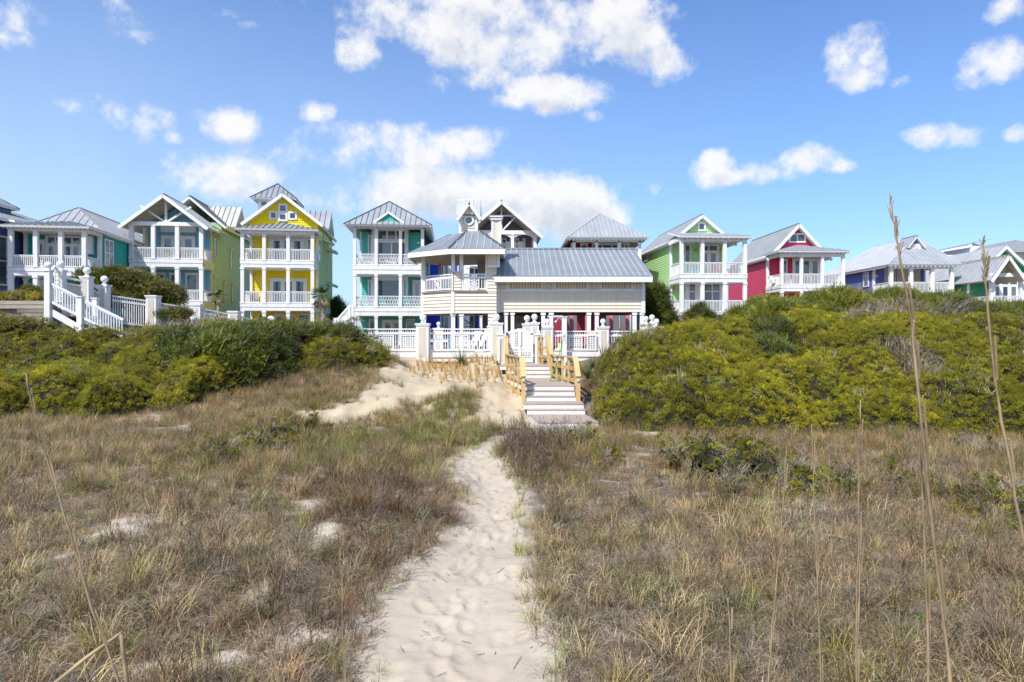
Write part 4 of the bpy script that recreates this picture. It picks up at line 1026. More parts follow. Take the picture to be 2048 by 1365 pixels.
# ---- raspberry cottage
def raspberry_house():
    S = Site('cottage', 1563.4, 60, 1, 'raspberry red cottage with paired gable windows, between mint and periwinkle cottages', 'house', HG)
    r = S.root; pd = 3.3
    xs = [S.P(p) for p in (1563.4, 1602.4, 1644.4, 1686)]; x0, x1 = xs[0], xs[-1]
    zf = S.Z(571, 1600); zb = S.Z(583, 1600); ze = S.Z(503, 1600); L = 14
    body(r, x0, x1 - .4, pd, L, 0, ze, 'raspberry', ind_left=True)
    porch_level(S, xs, 0, pd, zb, zf, S.Z(548.5, 1600) - zf, x0, x1)
    for x in xs: post(r, x, 0, zf, ze - .1, .24); post(r, x, 0, 0, zb, .24)
    post(r, x0 + .02, pd - .1, zf, ze, .22)
    b = MB(); b.box(x0 - .13, x1 + .13, -.13, .13, ze - .48, ze - .06); b.build('porch_beam', 'white', r)
    b = MB(); b.box(x0 - .13, x0 + .1, .13, pd, ze - .42, ze - .06); b.build('side_beam', 'white', r)
    porch_roof(r, x0, x1, 0, pd - .5, ze, S.Z(491, 1598, pd - .6), 2.6, 'roof_pale', oh=.5, seam='roof_pale')
    rafter_tails(r, (x0 - .4, -.42, ze), (x1 + .4, -.42, ze), (0, 1, .1), 16, ln=.35)
    yg = pd - .5; xr = S.P(1598, yg - .5); zr = S.Z(448, 1598, yg - .5); xw1 = 2 * xr - x0; zg = ze + .05
    gable_roof(r, x0, xw1, xr, yg - .6, L, zg, zr, 'roof_pale', oh=.4, seam='roof_pale')
    sl = (zr - zg) / (xr - x0)
    gable_trim(r, (x0 - .42, yg - .62, zg - sl * .4), (xr, yg - .62, zr + .02), (xw1 + .42, yg - .62, zg - sl * .4), .26)
    prism_wall(r, [(x0 + .1, zg - .1), (xw1 - .1, zg - .1), (xr, zr - .3)], yg, yg + .3, 'raspberry', 'gable_wall')
    siding(r, 'raspberry', (x0, yg, 0), X_, -Y_, xw1 - x0, zg, zr - .3, .19, individual=True, clip=lambda z: ((z - zg) / sl + .2, (xw1 - x0) - (z - zg) / sl - .2))
    window(r, (0, yg - .034, 0), X_, -Y_, S.P(1576.5, yg), S.P(1611, yg), S.Z(486, 1598, yg), S.Z(467, 1598, yg), 2, 1, casing=.16)
    rafter_tails(r, (x0 - .35, pd, zg - .05), (x0 - .35, L, zg - .05), (1, 0, .3), 46, ln=.3)
    A = (0, pd - .034, 0)
    french_doors(r, A, X_, -Y_, S.P(1584, pd), S.P(1640, pd), zf + .02, S.Z(517, 1610, pd), 3)
    window(r, A, X_, -Y_, S.P(1561, pd), S.P(1574, pd), zf + .3, S.Z(520, 1567, pd), 1, 2, hood=True)
    porch_chair(S, 1552, 1.5, zf, .4, 'white armchair at the mint-cottage end of the raspberry cottage porch')
    porch_chair(S, 1574, 1.3, zf, -.3, 'white armchair in front of the narrow window on the raspberry cottage porch')
raspberry_house()

# ---- periwinkle cottage
def periwinkle_house():
    S = Site('cottage', 1781, 62, 0, 'periwinkle blue cottage with louvred dormer on its hipped roof', 'house', HG)
    r = S.root; pd = 3.0
    xs = [S.P(p) for p in (1781.5, 1821.5, 1863.5, 1903)]; x0, x1 = xs[0], xs[-1]
    zf = S.Z(586, 1800); ze = S.Z(531, 1800); L = 13
    body(r, x0, x1 - .6, pd, L, 0, ze, 'periwinkle', ind_left=True)
    porch_level(S, xs, 0, pd, zf - .6, zf, .95, x0, x1)
    for x in xs: post(r, x, 0, zf, ze - .1, .3); post(r, x, 0, 0, zf - .6, .3)
    post(r, x0 + .02, pd - .1, zf, ze, .2)
    b = MB(); b.box(x0 - .13, x1 + .13, -.13, .13, ze - .32, ze - .04); b.build('porch_beam', 'white', r)
    ya = 4.4; xr = S.P(1832, ya); zr = S.Z(474.5, 1832, ya)
    zh = S.Z(493, 1803, 3.0)
    hip_roof(r, x0, x1, 0, L, ze, zr, ya, L - 1, 'roof_pale', oh=.55, seam='roof_seam_pale', front=True, xr=xr, pitch=.40)
    rafter_tails(r, (x0 - .45, -.5, ze), (x1 + .45, -.5, ze), (0, 1, .2), 16, ln=.35); rafter_tails(r, (x0 - .5, 0, ze), (x0 - .5, L, ze), (1, 0, .2), 44, ln=.3)
    yd = 2.2; a, c = S.P(1817.5, yd), S.P(1842.5, yd); zd0, zd1, zd2 = S.Z(505, 1830, yd), S.Z(489, 1830, yd), S.Z(473, 1830, yd); mx = (a + c) / 2
    prism_wall(r, [(a, zd0 - .4), (c, zd0 - .4), (c, zd1), (mx, zd2 - .25), (a, zd1)], yd, yd + 1.6, 'periwinkle', 'dormer_wall')
    m = MB(); m.box(a - .02, c + .02, yd - .05, yd, zd0, zd1 + .05); m.build('dormer_panel', 'white', r)
    m = MB()
    for i in range(6): zz = zd0 + .15 + i * .09; m.add([(mx - .3, yd - .10, zz), (mx + .3, yd - .10, zz), (mx + .3, yd - .05, zz + .07), (mx - .3, yd - .05, zz + .07)], [(0, 1, 2, 3)])
    m.box(mx - .36, mx - .3, yd - .12, yd - .05, zd0 + .1, zd0 + .75); m.box(mx + .3, mx + .36, yd - .12, yd - .05, zd0 + .1, zd0 + .75); m.build('louvre', 'white', r)
    gable_roof(r, a, c, mx, yd - .35, yd + 2.2, zd1 + .02, zd2, 'roof_pale', oh=.28, thick=.1, seam='roof_pale')
    A = (0, pd - .034, 0)
    for u, v in ((1768, 1791), (1793, 1816), (1820, 1840)):
        m = MB(); u0, u1 = S.P(u, pd), S.P(v, pd); z0 = zf; z1 = S.Z(537, 1800, pd); k = 16
        for i in range(k): m.box(u0 + (u1 - u0) * i / k + .01, u0 + (u1 - u0) * (i + 1) / k - .01, pd - .08, pd - .03, z0, z1)
        m.build('storm_shutter', 'slat_tan' if False else 'tan_panel', r)
    window(r, (x0 - .034, 0, 0), -Y_, -X_, -pd - 1.7, -pd - .7, S.Z(574, 1730, 4), S.Z(544, 1730, 4), 1, 1, trans=.25)
    wall_lamp(r, S.P(1752, pd), pd - .034, S.Z(553, 1752, pd), 'tan_panel')
periwinkle_house()

# ---- jade cottage, far east
def jade_house():
    S = Site('cottage', 1984, 58, -2, 'jade green cottage with gabled porch and pale metal roof at the eastern end', 'house', HG)
    r = S.root; pd = 3.0
    xs = [S.P(p) for p in (1984, 2043)]; x0, x1 = xs[0], xs[-1]
    zf = S.Z(614, 2010); ze = S.Z(549, 2010); L = 14
    xb0 = S.P(1972, 1.5)
    x2 = x1 + 4
    body(r, x0 - .1, x2, pd, L, 0, ze, 'jade', ind_left=True)
    # side wing further west
    xw = S.P(1932, 5)
    body(r, xw, x0, 5, L, 0, ze - .1, 'jade')
    porch_level(S, xs + [x1 + 2.5], 0, pd, zf - .6, zf, .9, x0, x1 + 2.5)
    for x in xs + [x1 + 2.5]: post(r, x, 0, zf, ze - .05, .34)
    post(r, xw, 5 - .2, 0, ze - .1, .24)
    b = MB(); b.box(x0 - .2, x1 + .2, -.15, .15, ze - .22, ze + .1); b.build('porch_beam', 'white', r)
    xr = S.P(2015, -.5); zr = S.Z(512, 2015, -.5)
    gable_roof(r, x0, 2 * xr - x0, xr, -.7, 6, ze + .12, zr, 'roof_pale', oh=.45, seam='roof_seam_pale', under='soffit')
    sl = (zr - ze - .12) / (xr - x0)
    gable_trim(r, (x0 - .47, -.72, ze + .12 - sl * .45), (xr, -.72, zr + .02), (2 * xr - x0 + .47, -.72, ze + .12 - sl * .45), .24)
    prism_wall(r, [(x0, ze - .1), (2 * xr - x0, ze - .1), (xr, zr - .3)], 1.6, 1.8, 'jade', 'gable_wall')
    # main roof: broad slope facing west, ridge along y
    yr = 4.4; xm = S.P(1998, yr); zm = S.Z(494, 1998, yr); xe = S.P(1972, 3.2) ; zee = S.Z(549, 1972, 3)
    xe2 = xw - .5
    roof_face(r, [(xe2, L, ze - .25), (xe2, 3.4, ze - .25), (xm, 3.4, zm), (xm, L + 4, zm)], .42, 'roof_pale', 'roof_seam_pale', True)
    roof_face(r, [(x2 + .4, 3.4, ze - .2), (x2 + .4, L, ze - .2), (xm, L, zm), (xm, 3.4, zm)], .42, 'roof_pale', 'roof_seam_pale', False)
    prism_wall(r, [(xe2 + .4, ze - .2), (x2, ze - .2), (xm, zm - .15)], 3.9, 4.0, 'jade', 'upper_gable_wall')
    rk = lambda t: (xm + (xe2 - xm) * t, 3.38, zm + (ze - .25 - zm) * t)
    gable_trim(r, rk(.55), rk(0), (x2, 3.38, ze - .1), .24)
    rafter_tails(r, (xe2 + .1, 3.4, ze - .3), (xe2 + .1, L, ze - .3), (1, 0, .3), 40, ln=.3)
    A = (0, pd - .034, 0)
    french_doors(r, A, X_, -Y_, S.P(1981, pd), S.P(2037, pd), zf + .02, S.Z(556, 2010, pd), 3, .2)
jade_house()
def white_house():
    S = Site('cottage', 2000, 78, 0, 'white cottage with low hipped roof rising behind the jade cottage', 'house', HG)
    r = S.root; x0, x1 = S.P(2010), S.P(2130); ze = S.Z(504, 2030)
    body(r, x0, x1, 0, 12, 0, ze, 'white')
    hip_roof(r, x0, x1, 0, 12, ze, S.Z(484, 2060, 4), 3, 9, 'roof_pale', oh=1.2, seam='roof_pale')
    roof_face(r, [(S.P(1885), 6, S.Z(512, 1885, 6)), (x0, 6, S.Z(512, 1885, 6)), (x0 + 3, 10, S.Z(486, 2040, 10)), (S.P(1990, 10), 10, S.Z(498, 1990, 10))], .5, 'roof_pale', individual=False)
    window(r, (0, -.034, 0), X_, -Y_, S.P(2022), S.P(2035), S.Z(527, 2030), S.Z(508, 2030)); window(r, (0, -.034, 0), X_, -Y_, S.P(2044), S.P(2060), S.Z(527, 2050), S.Z(508, 2050))
    roof_face(r, [(x0 + 1.3, -1.5, S.Z(540, 2030)), (x1, -1.5, S.Z(540, 2030)), (x1, 0, S.Z(528, 2030)), (x0 + 1.3, 0, S.Z(528, 2030))], .5, 'roof_pale', individual=False)
white_house()
# ------------------------------------------------------------------ beach pavilion
def pavilion():
    S = Site('beach_pavilion', 993, 40, 0, 'cream two-storey beach pavilion with metal roofs, octagonal lookout and small tower', 'pavilion', gz=2.1)
    r = S.root; P, Z = S.P, S.Z
    # --- long wing
    x0, x1 = P(993), P(1288); zb, zt = Z(625, 1150), Z(556, 1150); zm = Z(583, 1150)
    m = MB(); m.box(x0, x1, .02, 6, zb, zt); m.build('wall', 'cream', r)
    siding(r, 'cream', (x0 + .1, 0.02, 0), X_, -Y_, x1 - x0 - .2, zb + .02, zm, .197, individual=True)
    siding(r, 'cream', (x1, .02, 0), Y_, X_, 6, zb, zt, .197)
    for a, b_ in ((x0 - .02, x0 + .16), (x1 - .14, x1 + .06)):
        m = MB(); m.box(a, b_, -.05, .1, zb - .05, zt); m.build('corner_board', 'white', r)
    fz0, fz1 = Z(582, 1150), Z(562, 1150)
    m = MB(); m.box(x0 + .16, x1 - .14, -.06, .02, fz0 - .05, fz0 + .06); m.box(x0 + .16, x1 - .14, -.06, .02, fz1, zt); m.build('frieze_rail', 'white', r)
    def fan(a, b_, z0, z1, y=-.04, par=r, slant=None):
        m = MB(); w = .045
        m.box(a, a + .06, y - .02, y + .04, z0, z1); m.box(b_ - .06, b_, y - .02, y + .04, z0, z1)
        cx_, cz = (a + b_) / 2, (z0 + z1) / 2; h = (z1 - z0) / 2; k = (b_ - a) / 2
        for dx, dz in ((1, 0), (0, 1), (1, 1), (1, -1)):
            m.bar((cx_ - dx * k, y, cz - dz * h), (cx_ + dx * k, y, cz + dz * h), w, .035)
        m.build('star_panel', 'white', par)
    for a, b_ in ((995.5, 1014.5), (1087, 1107), (1178, 1198.5), (1267.5, 1286)):
        m = MB(); m.box(P(a), P(b_), -.01, .018, fz0 + .06, fz1); m.build('star_backing', 'tan_panel', r)
        fan(P(a), P(b_), fz0 + .06, fz1)
    for a, b_ in ((1016, 1085), (1109, 1176), (1200.5, 1265.5)):
        a, b_ = P(a), P(b_); m = MB(); m.box(a, b_, -.012, .018, fz0 + .06, fz1); pb = m.build('slatted_panel', 'slat_tan', r)
        m = MB(); m.box(a, a + .09, -.06, -.012, fz0 + .06, fz1); m.box(b_ - .09, b_, -.06, -.012, fz0 + .06, fz1); m.box(a + .09, b_ - .09, -.055, -.012, fz0 + .06, fz0 + .12); m.box(a + .09, b_ - .09, -.055, -.012, fz1 - .05, fz1); m.build('panel_frame', 'white', pb)
        k = 11
        for i in range(1, k):
            m = MB(); x = a + .09 + (b_ - a - .18) * i / k; m.box(x - .022, x + .022, -.045, -.012, fz0 + .12, fz1 - .05); m.build('slat', 'white', pb)
    # roof: front slope from eave to ridge
    ye, yr = -.75, 5.3; ze = Z(553, 1150, ye); zr = Z(499, 1150, yr); xl = P(985, ye); xr_ = P(1306, ye)
    roof_face(r, [(xl, ye, ze), (xr_, ye, ze), (xr_ - .05, yr, zr), (xl, yr, zr)], .36, 'roof_grey', 'roof_seam_pale', True, 'white', .14)
    roof_face(r, [(xr_, yr * 2 - ye, ze), (xl, yr * 2 - ye, ze), (xl, yr, zr), (xr_ - .05, yr, zr)], .36, 'roof_grey', 'roof_pale', False, 'white', .14)
    m = MB(); m.bar((xl, yr, zr + .04), (xr_, yr, zr + .04), .3, .09); m.build('ridge_cap', 'roof_grey', r)
    m = MB(); m.box(xl + .1, xr_ - .02, ye + .0, ye + .08, ze - .33, ze - .05); m.build('fascia_board', 'white', r)
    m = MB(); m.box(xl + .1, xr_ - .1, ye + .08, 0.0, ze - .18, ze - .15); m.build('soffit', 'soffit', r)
    for s, y_ in ((1, 0),):
        m = MB(); m.add([(x1 + .0, .0, zt), (x1, 2 * yr, zt), (x1, yr, zr - .1), (x1 - .1, 0, zt), (x1 - .1, 2 * yr, zt), (x1 - .1, yr, zr - .1)], [(0, 1, 2), (3, 5, 4)]); m.build('gable_wall', 'cream', r)
    # columns below
    for px in (1012, 1025, 1086.5, 1102.5, 1178, 1194, 1269.5, 1284.5):
        x = P(px); post(r, x, .14, 0 if px != 1025 else 0, zb, .2 if px < 1030 else .22, name='column')
    for px in (1012, 1090, 1180, 1275):
        for yy in (3, 5.8): post(r, P(px, yy), yy, 0, zb, .24, 'grey_post' if px > 1020 else 'white', name='column')
    m = MB(); m.box(x0, x1, .2, 6, zb - .02, zb + .02); m.build('ceiling_boards', 'dark_wood', r)
    m = MB(); m.box(P(1010, 6), P(1088, 6), 6, 6.1, 0, zb); m.build('rear_wall', 'tan_panel', r)
    window(r, (0, 6, 0), X_, -Y_, P(1030, 6), P(1046, 6), .4, 1.75)
    m = MB(); m.box(P(1075, 5), P(1083, 5), 5, 5.2, 0, 1.9); m.build('blue_panel', 'navy', r)
    # --- octagonal lookout
    yo = -.6
    A = (P(906, yo), yo); B = (P(993, yo), yo); C = (P(845, 1.1), 1.1); Dd = (P(850, 4.2), 4.2); E = (P(905, 6.0), 6.0)
    zb2 = Z(627, 950, yo); zd = Z(583.5, 950, yo); zt2 = Z(504, 950, yo)
    # band of boards under the upper floor
    m = MB(); pts = [A, B, (B[0], 5), (E[0], E[1]), Dd, C]; k = len(pts)
    m.add([(x, y, zb2 + .02) for x, y in pts] + [(x, y, zd) for x, y in pts], [tuple(range(k))[::-1], tuple(range(k, 2 * k))] + [(i, (i + 1) % k, (i + 1) % k + k, i + k) for i in range(k)])
    m.build('upper_floor', 'soffit', r)
    def wallrun(p, q, z0, z1, ind=True):
        p, q = Vector((p[0], p[1], 0)), Vector((q[0], q[1], 0)); d = (q - p); L = d.length; d.normalize(); n = Vector((d.y, -d.x, 0))
        siding(r, 'cream', p, d, n, L, z0, z1, .197, individual=ind); return p, d, n, L
    wallrun(A, B, zb2, zd, True); p, d, n, L = wallrun(C, A, zb2, zd, True)
    for q in (A, C):
        m = MB(); m.box(q[0] - .09, q[0] + .09, q[1] - .09, q[1] + .05, zb2, zd); m.build('corner_board', 'white', r)
    m = MB(); m.bar((C[0] - .02, C[1] - .07, zd + .03), (A[0], A[1] - .07, zd + .03), .10, .06); m.bar((A[0], A[1] - .07, zd + .03), (P(974, yo), A[1] - .07, zd + .03), .10, .06); m.build('sill_board', 'grey_wood', r)
    # lower strip beside the wing
    siding(r, 'cream', (P(976, yo), yo, 0), X_, -Y_, P(993, yo) - P(976, yo), 0, zb2, .197, individual=False)
    m = MB(); m.box(P(976, yo), P(993, yo), yo + .001, yo + .5, 0, zb2); m.build('lower_wall', 'cream', r)
    # upper solid wall between lookout and wing, projecting box over it
    m = MB(); m.box(P(974, yo), P(993, yo) , yo, 3, zd, zt2); m.build('upper_wall', 'cream', r)
    siding(r, 'cream', (P(974, yo), yo, 0), X_, -Y_, P(993, yo) - P(974, yo), zd, zt2, .197, individual=True)
    bx0, bx1 = P(975, yo - .25), P(998, yo - .25)
    m = MB(); m.box(bx0, bx1, yo - .25, yo - .04, Z(533, 990, yo), zt2); m.build('shutter_box', 'cream', r)
    m = MB(); m.box(bx1 - .1, bx1 + .04, yo - .30, yo, Z(533, 990, yo), zt2); m.box(bx0 - .02, bx1 + .04, yo - .34, yo, Z(536, 990, yo), Z(532, 990, yo)); m.build('shutter_box_trim', 'white', r)
    # posts and low block
    for px in (906.5, 923): post(r, P(px, yo + .1), yo + .1, zd, zt2 + .2, .2, cap=False)
    post(r, P(973.5, yo + .1), yo + .08, zd, zt2 + .2, .16, cap=False); post(r, C[0] + .05, C[1] + .1, zd, zt2 + .2, .24, cap=False)
    for q in (Dd, E, (P(880, 5.4), 5.3)): post(r, q[0], q[1], zd, zt2 + .4, .2, 'soffit', cap=False)
    for px in (906.5, 923): post(r, P(px, yo + .15), yo + .15, 0, zb2, .22, name='column')
    post(r, C[0] + .1, C[1] + .1, 0, zb2, .22, name='column')
    siding(r, 'cream', (P(907.5, yo - .01), yo - .005, 0), X_, -Y_, P(922.5, yo) - P(907.5, yo), zd + .08, Z(545, 915, yo), .18, individual=True)
    m = MB(); m.box(P(906, yo), P(923, yo), yo + .0, yo + .12, zd, Z(545, 915, yo)); m.box(P(903.5, yo), P(925.5, yo), yo - .08, yo + .16, Z(545, 915, yo), Z(543.5, 915, yo)); m.build('parapet_block', 'cream', r)
    rz = zd + .06; rh = Z(549, 950, yo) - rz
    ro = railing(r, (P(926, yo), yo, rz), (P(971, yo), yo, rz), rh, .14, slat_row=True)
    fan(P(938, yo), P(958.5, yo), rz + .1, rz + rh - .25, yo - .03)
    ro = railing(r, (C[0] + .2, C[1] - .12, rz), (A[0] - .12, A[1] + .04, rz), rh, .14, slat_row=True)
    c0 = Vector((C[0] + .2, C[1] - .12, 0)); c1 = Vector((A[0] - .12, A[1] + .04, 0)); a, b_ = c0.lerp(c1, .34), c0.lerp(c1, .60); m = MB(); z0, z1 = rz + .1, rz + rh - .25
    nn = Vector((.45, -.8, 0)).normalized() * .03
    for u, v in (((a, z0), (b_, z1)), ((a, z1), (b_, z0)), ((a, (z0 + z1) / 2), (b_, (z0 + z1) / 2)), ((a.lerp(b_, .5), z0), (a.lerp(b_, .5), z1)), ((a, z0), (a, z1)), ((b_, z0), (b_, z1))):
        m.bar(Vector((u[0].x, u[0].y, u[1])) + nn, Vector((v[0].x, v[0].y, v[1])) + nn, .045, .035)
    m.build('star_panel', 'white', r)
    # roof over the lookout
    zE = Z(498, 950, -1.5); fa = (P(897, -1.5), -1.5); fb = (P(1010, -1.5), -1.5); fc = (P(817, .45), .45); fd = (P(817, .45) - .1, 4.6); fe = (P(890, 7), 7); ff = (fb[0], 5.5)
    t0 = (P(938, 2), 2.0); t1 = (P(953, 2), 2.0); zT = Z(458.5, 945, 2)
    t2 = (t1[0], 3.2); t3 = (t0[0], 3.2)
    G3 = lambda q, z: (q[0], q[1], z)
    roof_face(r, [G3(fa, zE), G3(fb, zE), G3(t1, zT), G3(t0, zT)], .38, 'roof_grey', 'roof_seam_pale', True, 'white', .14)
    roof_face(r, [G3(fc, zE), G3(fa, zE), G3(t0, zT)], .38, 'roof_grey', 'roof_seam_pale', True, 'white', .14)
    roof_face(r, [G3(fd, zE), G3(fc, zE), G3(t0, zT), G3(t3, zT)], .38, 'roof_grey', 'roof_pale', False, 'white', .14)
    roof_face(r, [G3(fb, zE), G3(ff, zE), G3(t2, zT), G3(t1, zT)], .38, 'roof_grey', 'roof_pale', False, 'white', .14)
    roof_face(r, [G3(ff, zE), G3(fe, zE), G3(t3, zT), G3(t2, zT)], .38, 'roof_grey', 'roof_pale', False, 'white', .14)
    roof_face(r, [G3(fe, zE), G3(fd, zE), G3(t3, zT)], .38, 'roof_grey', 'roof_pale', False, 'white', .14)
    m = MB()
    for p_, q_ in ((fa, t0), (fb, t1)): m.bar(Vector(G3(p_, zE + .05)), Vector(G3(q_, zT + .05)), .12, .05)
    m.build('hip_cap', 'roof_seam', r)
    m = MB()
    for p_, q_ in ((fa, fb), (fc, fa), (fd, fc)): m.bar(Vector(G3(p_, zE - .17)), Vector(G3(q_, zE - .17)), .07, .26)
    m.build('fascia_board', 'white', r)
    m = MB(); pts = [(fa[0] + .2, fa[1] + .1), (fb[0] - .1, fb[1] + .1), (ff[0] - .1, 5.4), (fe[0], 6.8), (fd[0] + .2, 4.5), (fc[0] + .2, fc[1] + .1)]
    m.poly([(x, y, zE - .12) for x, y in pts], .03); m.build('soffit', 'soffit', r)
    m = MB()
    for p_, q_ in ((A, (P(974, yo), yo)), (C, A), (C, Dd), (Dd, E), (E, (P(980, 5.5), 5.5))): m.bar(Vector((p_[0], p_[1] + .12, zt2 + .12)), Vector((q_[0], q_[1] + .12, zt2 + .12)), .1, .34)
    m.build('head_beam', 'soffit', r)
    m = MB(); m.box(P(955, 4), P(975, 4), 4, 4.1, zd, zt2); m.build('inner_wall', 'tan_panel', r)
    # spiral stair beneath
    sx, sy = P(948, 2), 2.2; m = MB(); m.tube([(sx, sy, 0), (sx, sy, zd)], .05, 8); m.build('stair_pole', 'steel', r)
    for i in range(12):
        a = .5 * i; z = zb2 * 1.0 * i / 11 + .02; m = MB()
        m.add([(sx, sy, z), (sx + .8 * math.cos(a), sy + .8 * math.sin(a), z), (sx + .8 * math.cos(a + .5), sy + .8 * math.sin(a + .5), z), (sx, sy, z + .04), (sx + .8 * math.cos(a), sy + .8 * math.sin(a), z + .04), (sx + .8 * math.cos(a + .5), sy + .8 * math.sin(a + .5), z + .04)], [(0, 2, 1), (3, 4, 5), (0, 1, 4, 3), (1, 2, 5, 4), (2, 0, 3, 5)]); m.build('spiral_tread', 'grey_wood', r)
    m = MB(); m.tube([(sx + .82 * math.cos(.5 * i), sy + .82 * math.sin(.5 * i), zb2 * i / 11 + .9) for i in range(12)], .025, 5); m.build('stair_handrail', 'charcoal', r)
    # --- little tower
    yt = 1.6; ta, tb = P(918.5, yt), P(955, yt); z0, z1 = zT - .9, Z(424, 937, yt)
    m = MB(); m.box(ta, tb, yt, yt + 1.3, z0, z1); m.build('tower_wall', 'cream', r)
    for a in (ta, tb): m = MB(); m.box(a - (.02 if a == ta else .16), a + (.16 if a == ta else .02), yt - .04, yt + .1, z0, z1); m.build('tower_corner_board', 'white', r)
    siding(r, 'cream', (ta + .16, yt, 0), X_, -Y_, tb - ta - .32, z0, z1, .3, individual=False)
    mx = P(938.5, yt - .4); zg0, zg1 = Z(436, 937, yt - .4), Z(402, 937, yt - .4); ga, gb = P(914, yt - .4), P(962, yt - .4)
    prism_wall(r, [(ga + .2, zg0 + .25), (gb - .2, zg0 + .25), (mx, zg1 - .15)], yt - .25, yt - .1, 'cream', 'tower_gable')
    for xe, s in ((ga, -1), (gb, 1)):
        roof_face(r, [(xe, yt - .45, zg0), (xe, yt + .8, zg0), (mx, yt + .8, zg1), (mx, yt - .45, zg1)], .5, 'roof_pale', individual=False, thick=.08)
    gable_trim(r, (ga, yt - .47, zg0), (mx, yt - .47, zg1), (gb, yt - .47, zg0), .2)
    zq = Z(399, 937, yt + .7); zq0 = Z(437, 937, yt)
    roof_face(r, [(P(912, yt), yt - .15, zq0 + .12), (P(961, yt), yt - .15, zq0 + .12), (P(961, yt), yt + .75, zq), (P(912, yt), yt + .75, zq)], .5, 'roof_pale', 'roof_seam_pale', True, thick=.08)
    roof_face(r, [(P(961, yt), yt + 1.65, zq0 + .12), (P(912, yt), yt + 1.65, zq0 + .12), (P(912, yt), yt + .75, zq), (P(961, yt), yt + .75, zq)], .5, 'roof_pale', 'roof_seam_pale', False, thick=.08)
    m = MB(); c = (P(938, yt), yt - .05, Z(441.5, 937, yt)); N = 20
    vs = []
    for rr, yy in ((.30, .0), (.30, -.07), (.20, -.07), (.20, .0)):
        for i in range(N): a = 2 * PI * i / N; vs.append((c[0] + rr * math.cos(a), c[1] + yy, c[2] + rr * math.sin(a)))
    fs = []
    for q in range(3):
        for i in range(N): fs.append((q * N + i, q * N + (i + 1) % N, (q + 1) * N + (i + 1) % N, (q + 1) * N + i))
    m.add(vs, fs); wf = m.build('round_window', 'white', r)
    m = MB(); m.add([(c[0] + .2 * math.cos(2 * PI * i / N), c[1] - .03, c[2] + .2 * math.sin(2 * PI * i / N)) for i in range(N)], [tuple(range(N))]); m.build('pane', 'glass', wf)
    # --- flue pillar
    ca, cb = P(983.5, 2), P(1001.5, 2); m = MB(); m.box(ca, cb, 2, 2.55, Z(500, 990, 2), Z(434, 990, 2)); m.build('flue_pillar', 'cream', r)
    m = MB(); zc = Z(434, 990, 2)
    for a in (ca, cb): m.box(a - (.03 if a == ca else .12), a + (.12 if a == ca else .03), 1.96, 2.1, Z(500, 990, 2), zc - .18)
    m.box(ca - .08, cb + .08, 1.9, 2.65, zc - .2, zc - .03); m.box(ca - .14, cb + .14, 1.84, 2.7, zc - .03, zc + .04); m.build('flue_trim', 'white', r)
pavilion()

# ------------------------------------------------------------------ sea-front deck and its fence
DZ = CZ - 38 / F * 34.5            # deck floor height
def W(px, y): return (px - CX) / F * y
def ZZ(py, y): return CZ + (H0 - py) / F * y
def pillar(x, y, zb, zt, w=.62, ball=.23, sx=None, name='fence_pillar', parent=None, panel='tan_panel', ballmat='white_vinyl', face=0):
    h = w / 2; m = MB(); m.box(x - h, x + h, y - h, y + h, zb, zt)
    p = m.build(name, 'white', parent)
    m = MB(); m.box(x - h + .12, x + h - .12, y - h - .015, y - h, zb + .22, zt - .14); m.build('pillar_panel', panel, p)
    m = MB(); m.box(x - h - .05, x + h + .05, y - h - .05, y + h + .05, zt, zt + .07); m.box(x - h - .02, x + h + .02, y - h - .03, y + h + .02, zt - .06, zt - .002); m.build('pillar_cap', 'white', p)
    if ball:
        m = MB(); m.tube([(x, y, zt + .07), (x, y, zt + .11), (x, y, zt + .16), (x, y, zt + .22)], [ball * .8, ball * .75, ball * .4, ball * .42], 14); m.sphere((x, y, zt + .20 + ball * .93), ball, 20, 14)
        m.build('ball_finial', ballmat, p, smooth=True)
    return p
def lattice(parent, x0, x1, z0, z1, y, step=.11, mat='white', frame=.07):
    m = MB(); m.box(x0, x0 + frame, y - .03, y + .03, z0, z1); m.box(x1 - frame, x1, y - .03, y + .03, z0, z1); m.box(x0 + frame, x1 - frame, y - .03, y + .03, z0, z0 + frame); m.box(x0 + frame, x1 - frame, y - .03, y + .03, z1 - frame, z1)
    f = m.build('lattice_panel', mat, parent); m = MB()
    k = max(1, round((x1 - x0 - 2 * frame) / step)); w = .052
    for i in range(1, k): x = x0 + frame + (x1 - x0 - 2 * frame) * i / k; m.box(x - w / 2, x + w / 2, y - .012, y - .002, z0 + frame, z1 - frame)
    k = max(1, round((z1 - z0 - 2 * frame) / step))
    for i in range(1, k): z = z0 + frame + (z1 - z0 - 2 * frame) * i / k; m.box(x0 + frame, x1 - frame, y + .002, y + .012, z - w / 2, z + w / 2)
    m.build('lattice_strip', mat, f, kind='stuff'); return f
def fence_run(root, xa, xb, y, zb, top, lat=(), fascia=True):
    """deck fence section: double top rail with short pickets between, long pickets below, white deck edge"""
    m = MB(); m.box(xa, xb, y - .07, y + .07, top - .06, top); m.box(xa, xb, y - .05, y + .05, top - .30, top - .19); m.box(xa, xb, y - .04, y + .04, zb + .10, zb + .18)
    s = m.build('fence_rail', 'white', root)
    b = MB(); k = max(2, round((xb - xa) / .125))
    for i in range(k):
        x = xa + (xb - xa) * (i + .5) / k; b.box(x - .019, x + .019, y - .019, y + .019, top - .2, top - .05)
        if not any(a - .02 < x < c + .02 for a, c in lat): b.box(x - .019, x + .019, y - .019, y + .019, zb + .12, top - .25)
    b.build('picket', 'white', s, kind='stuff')
    for a, c in lat: lattice(s, a, c, zb + .16, top - .30, y)
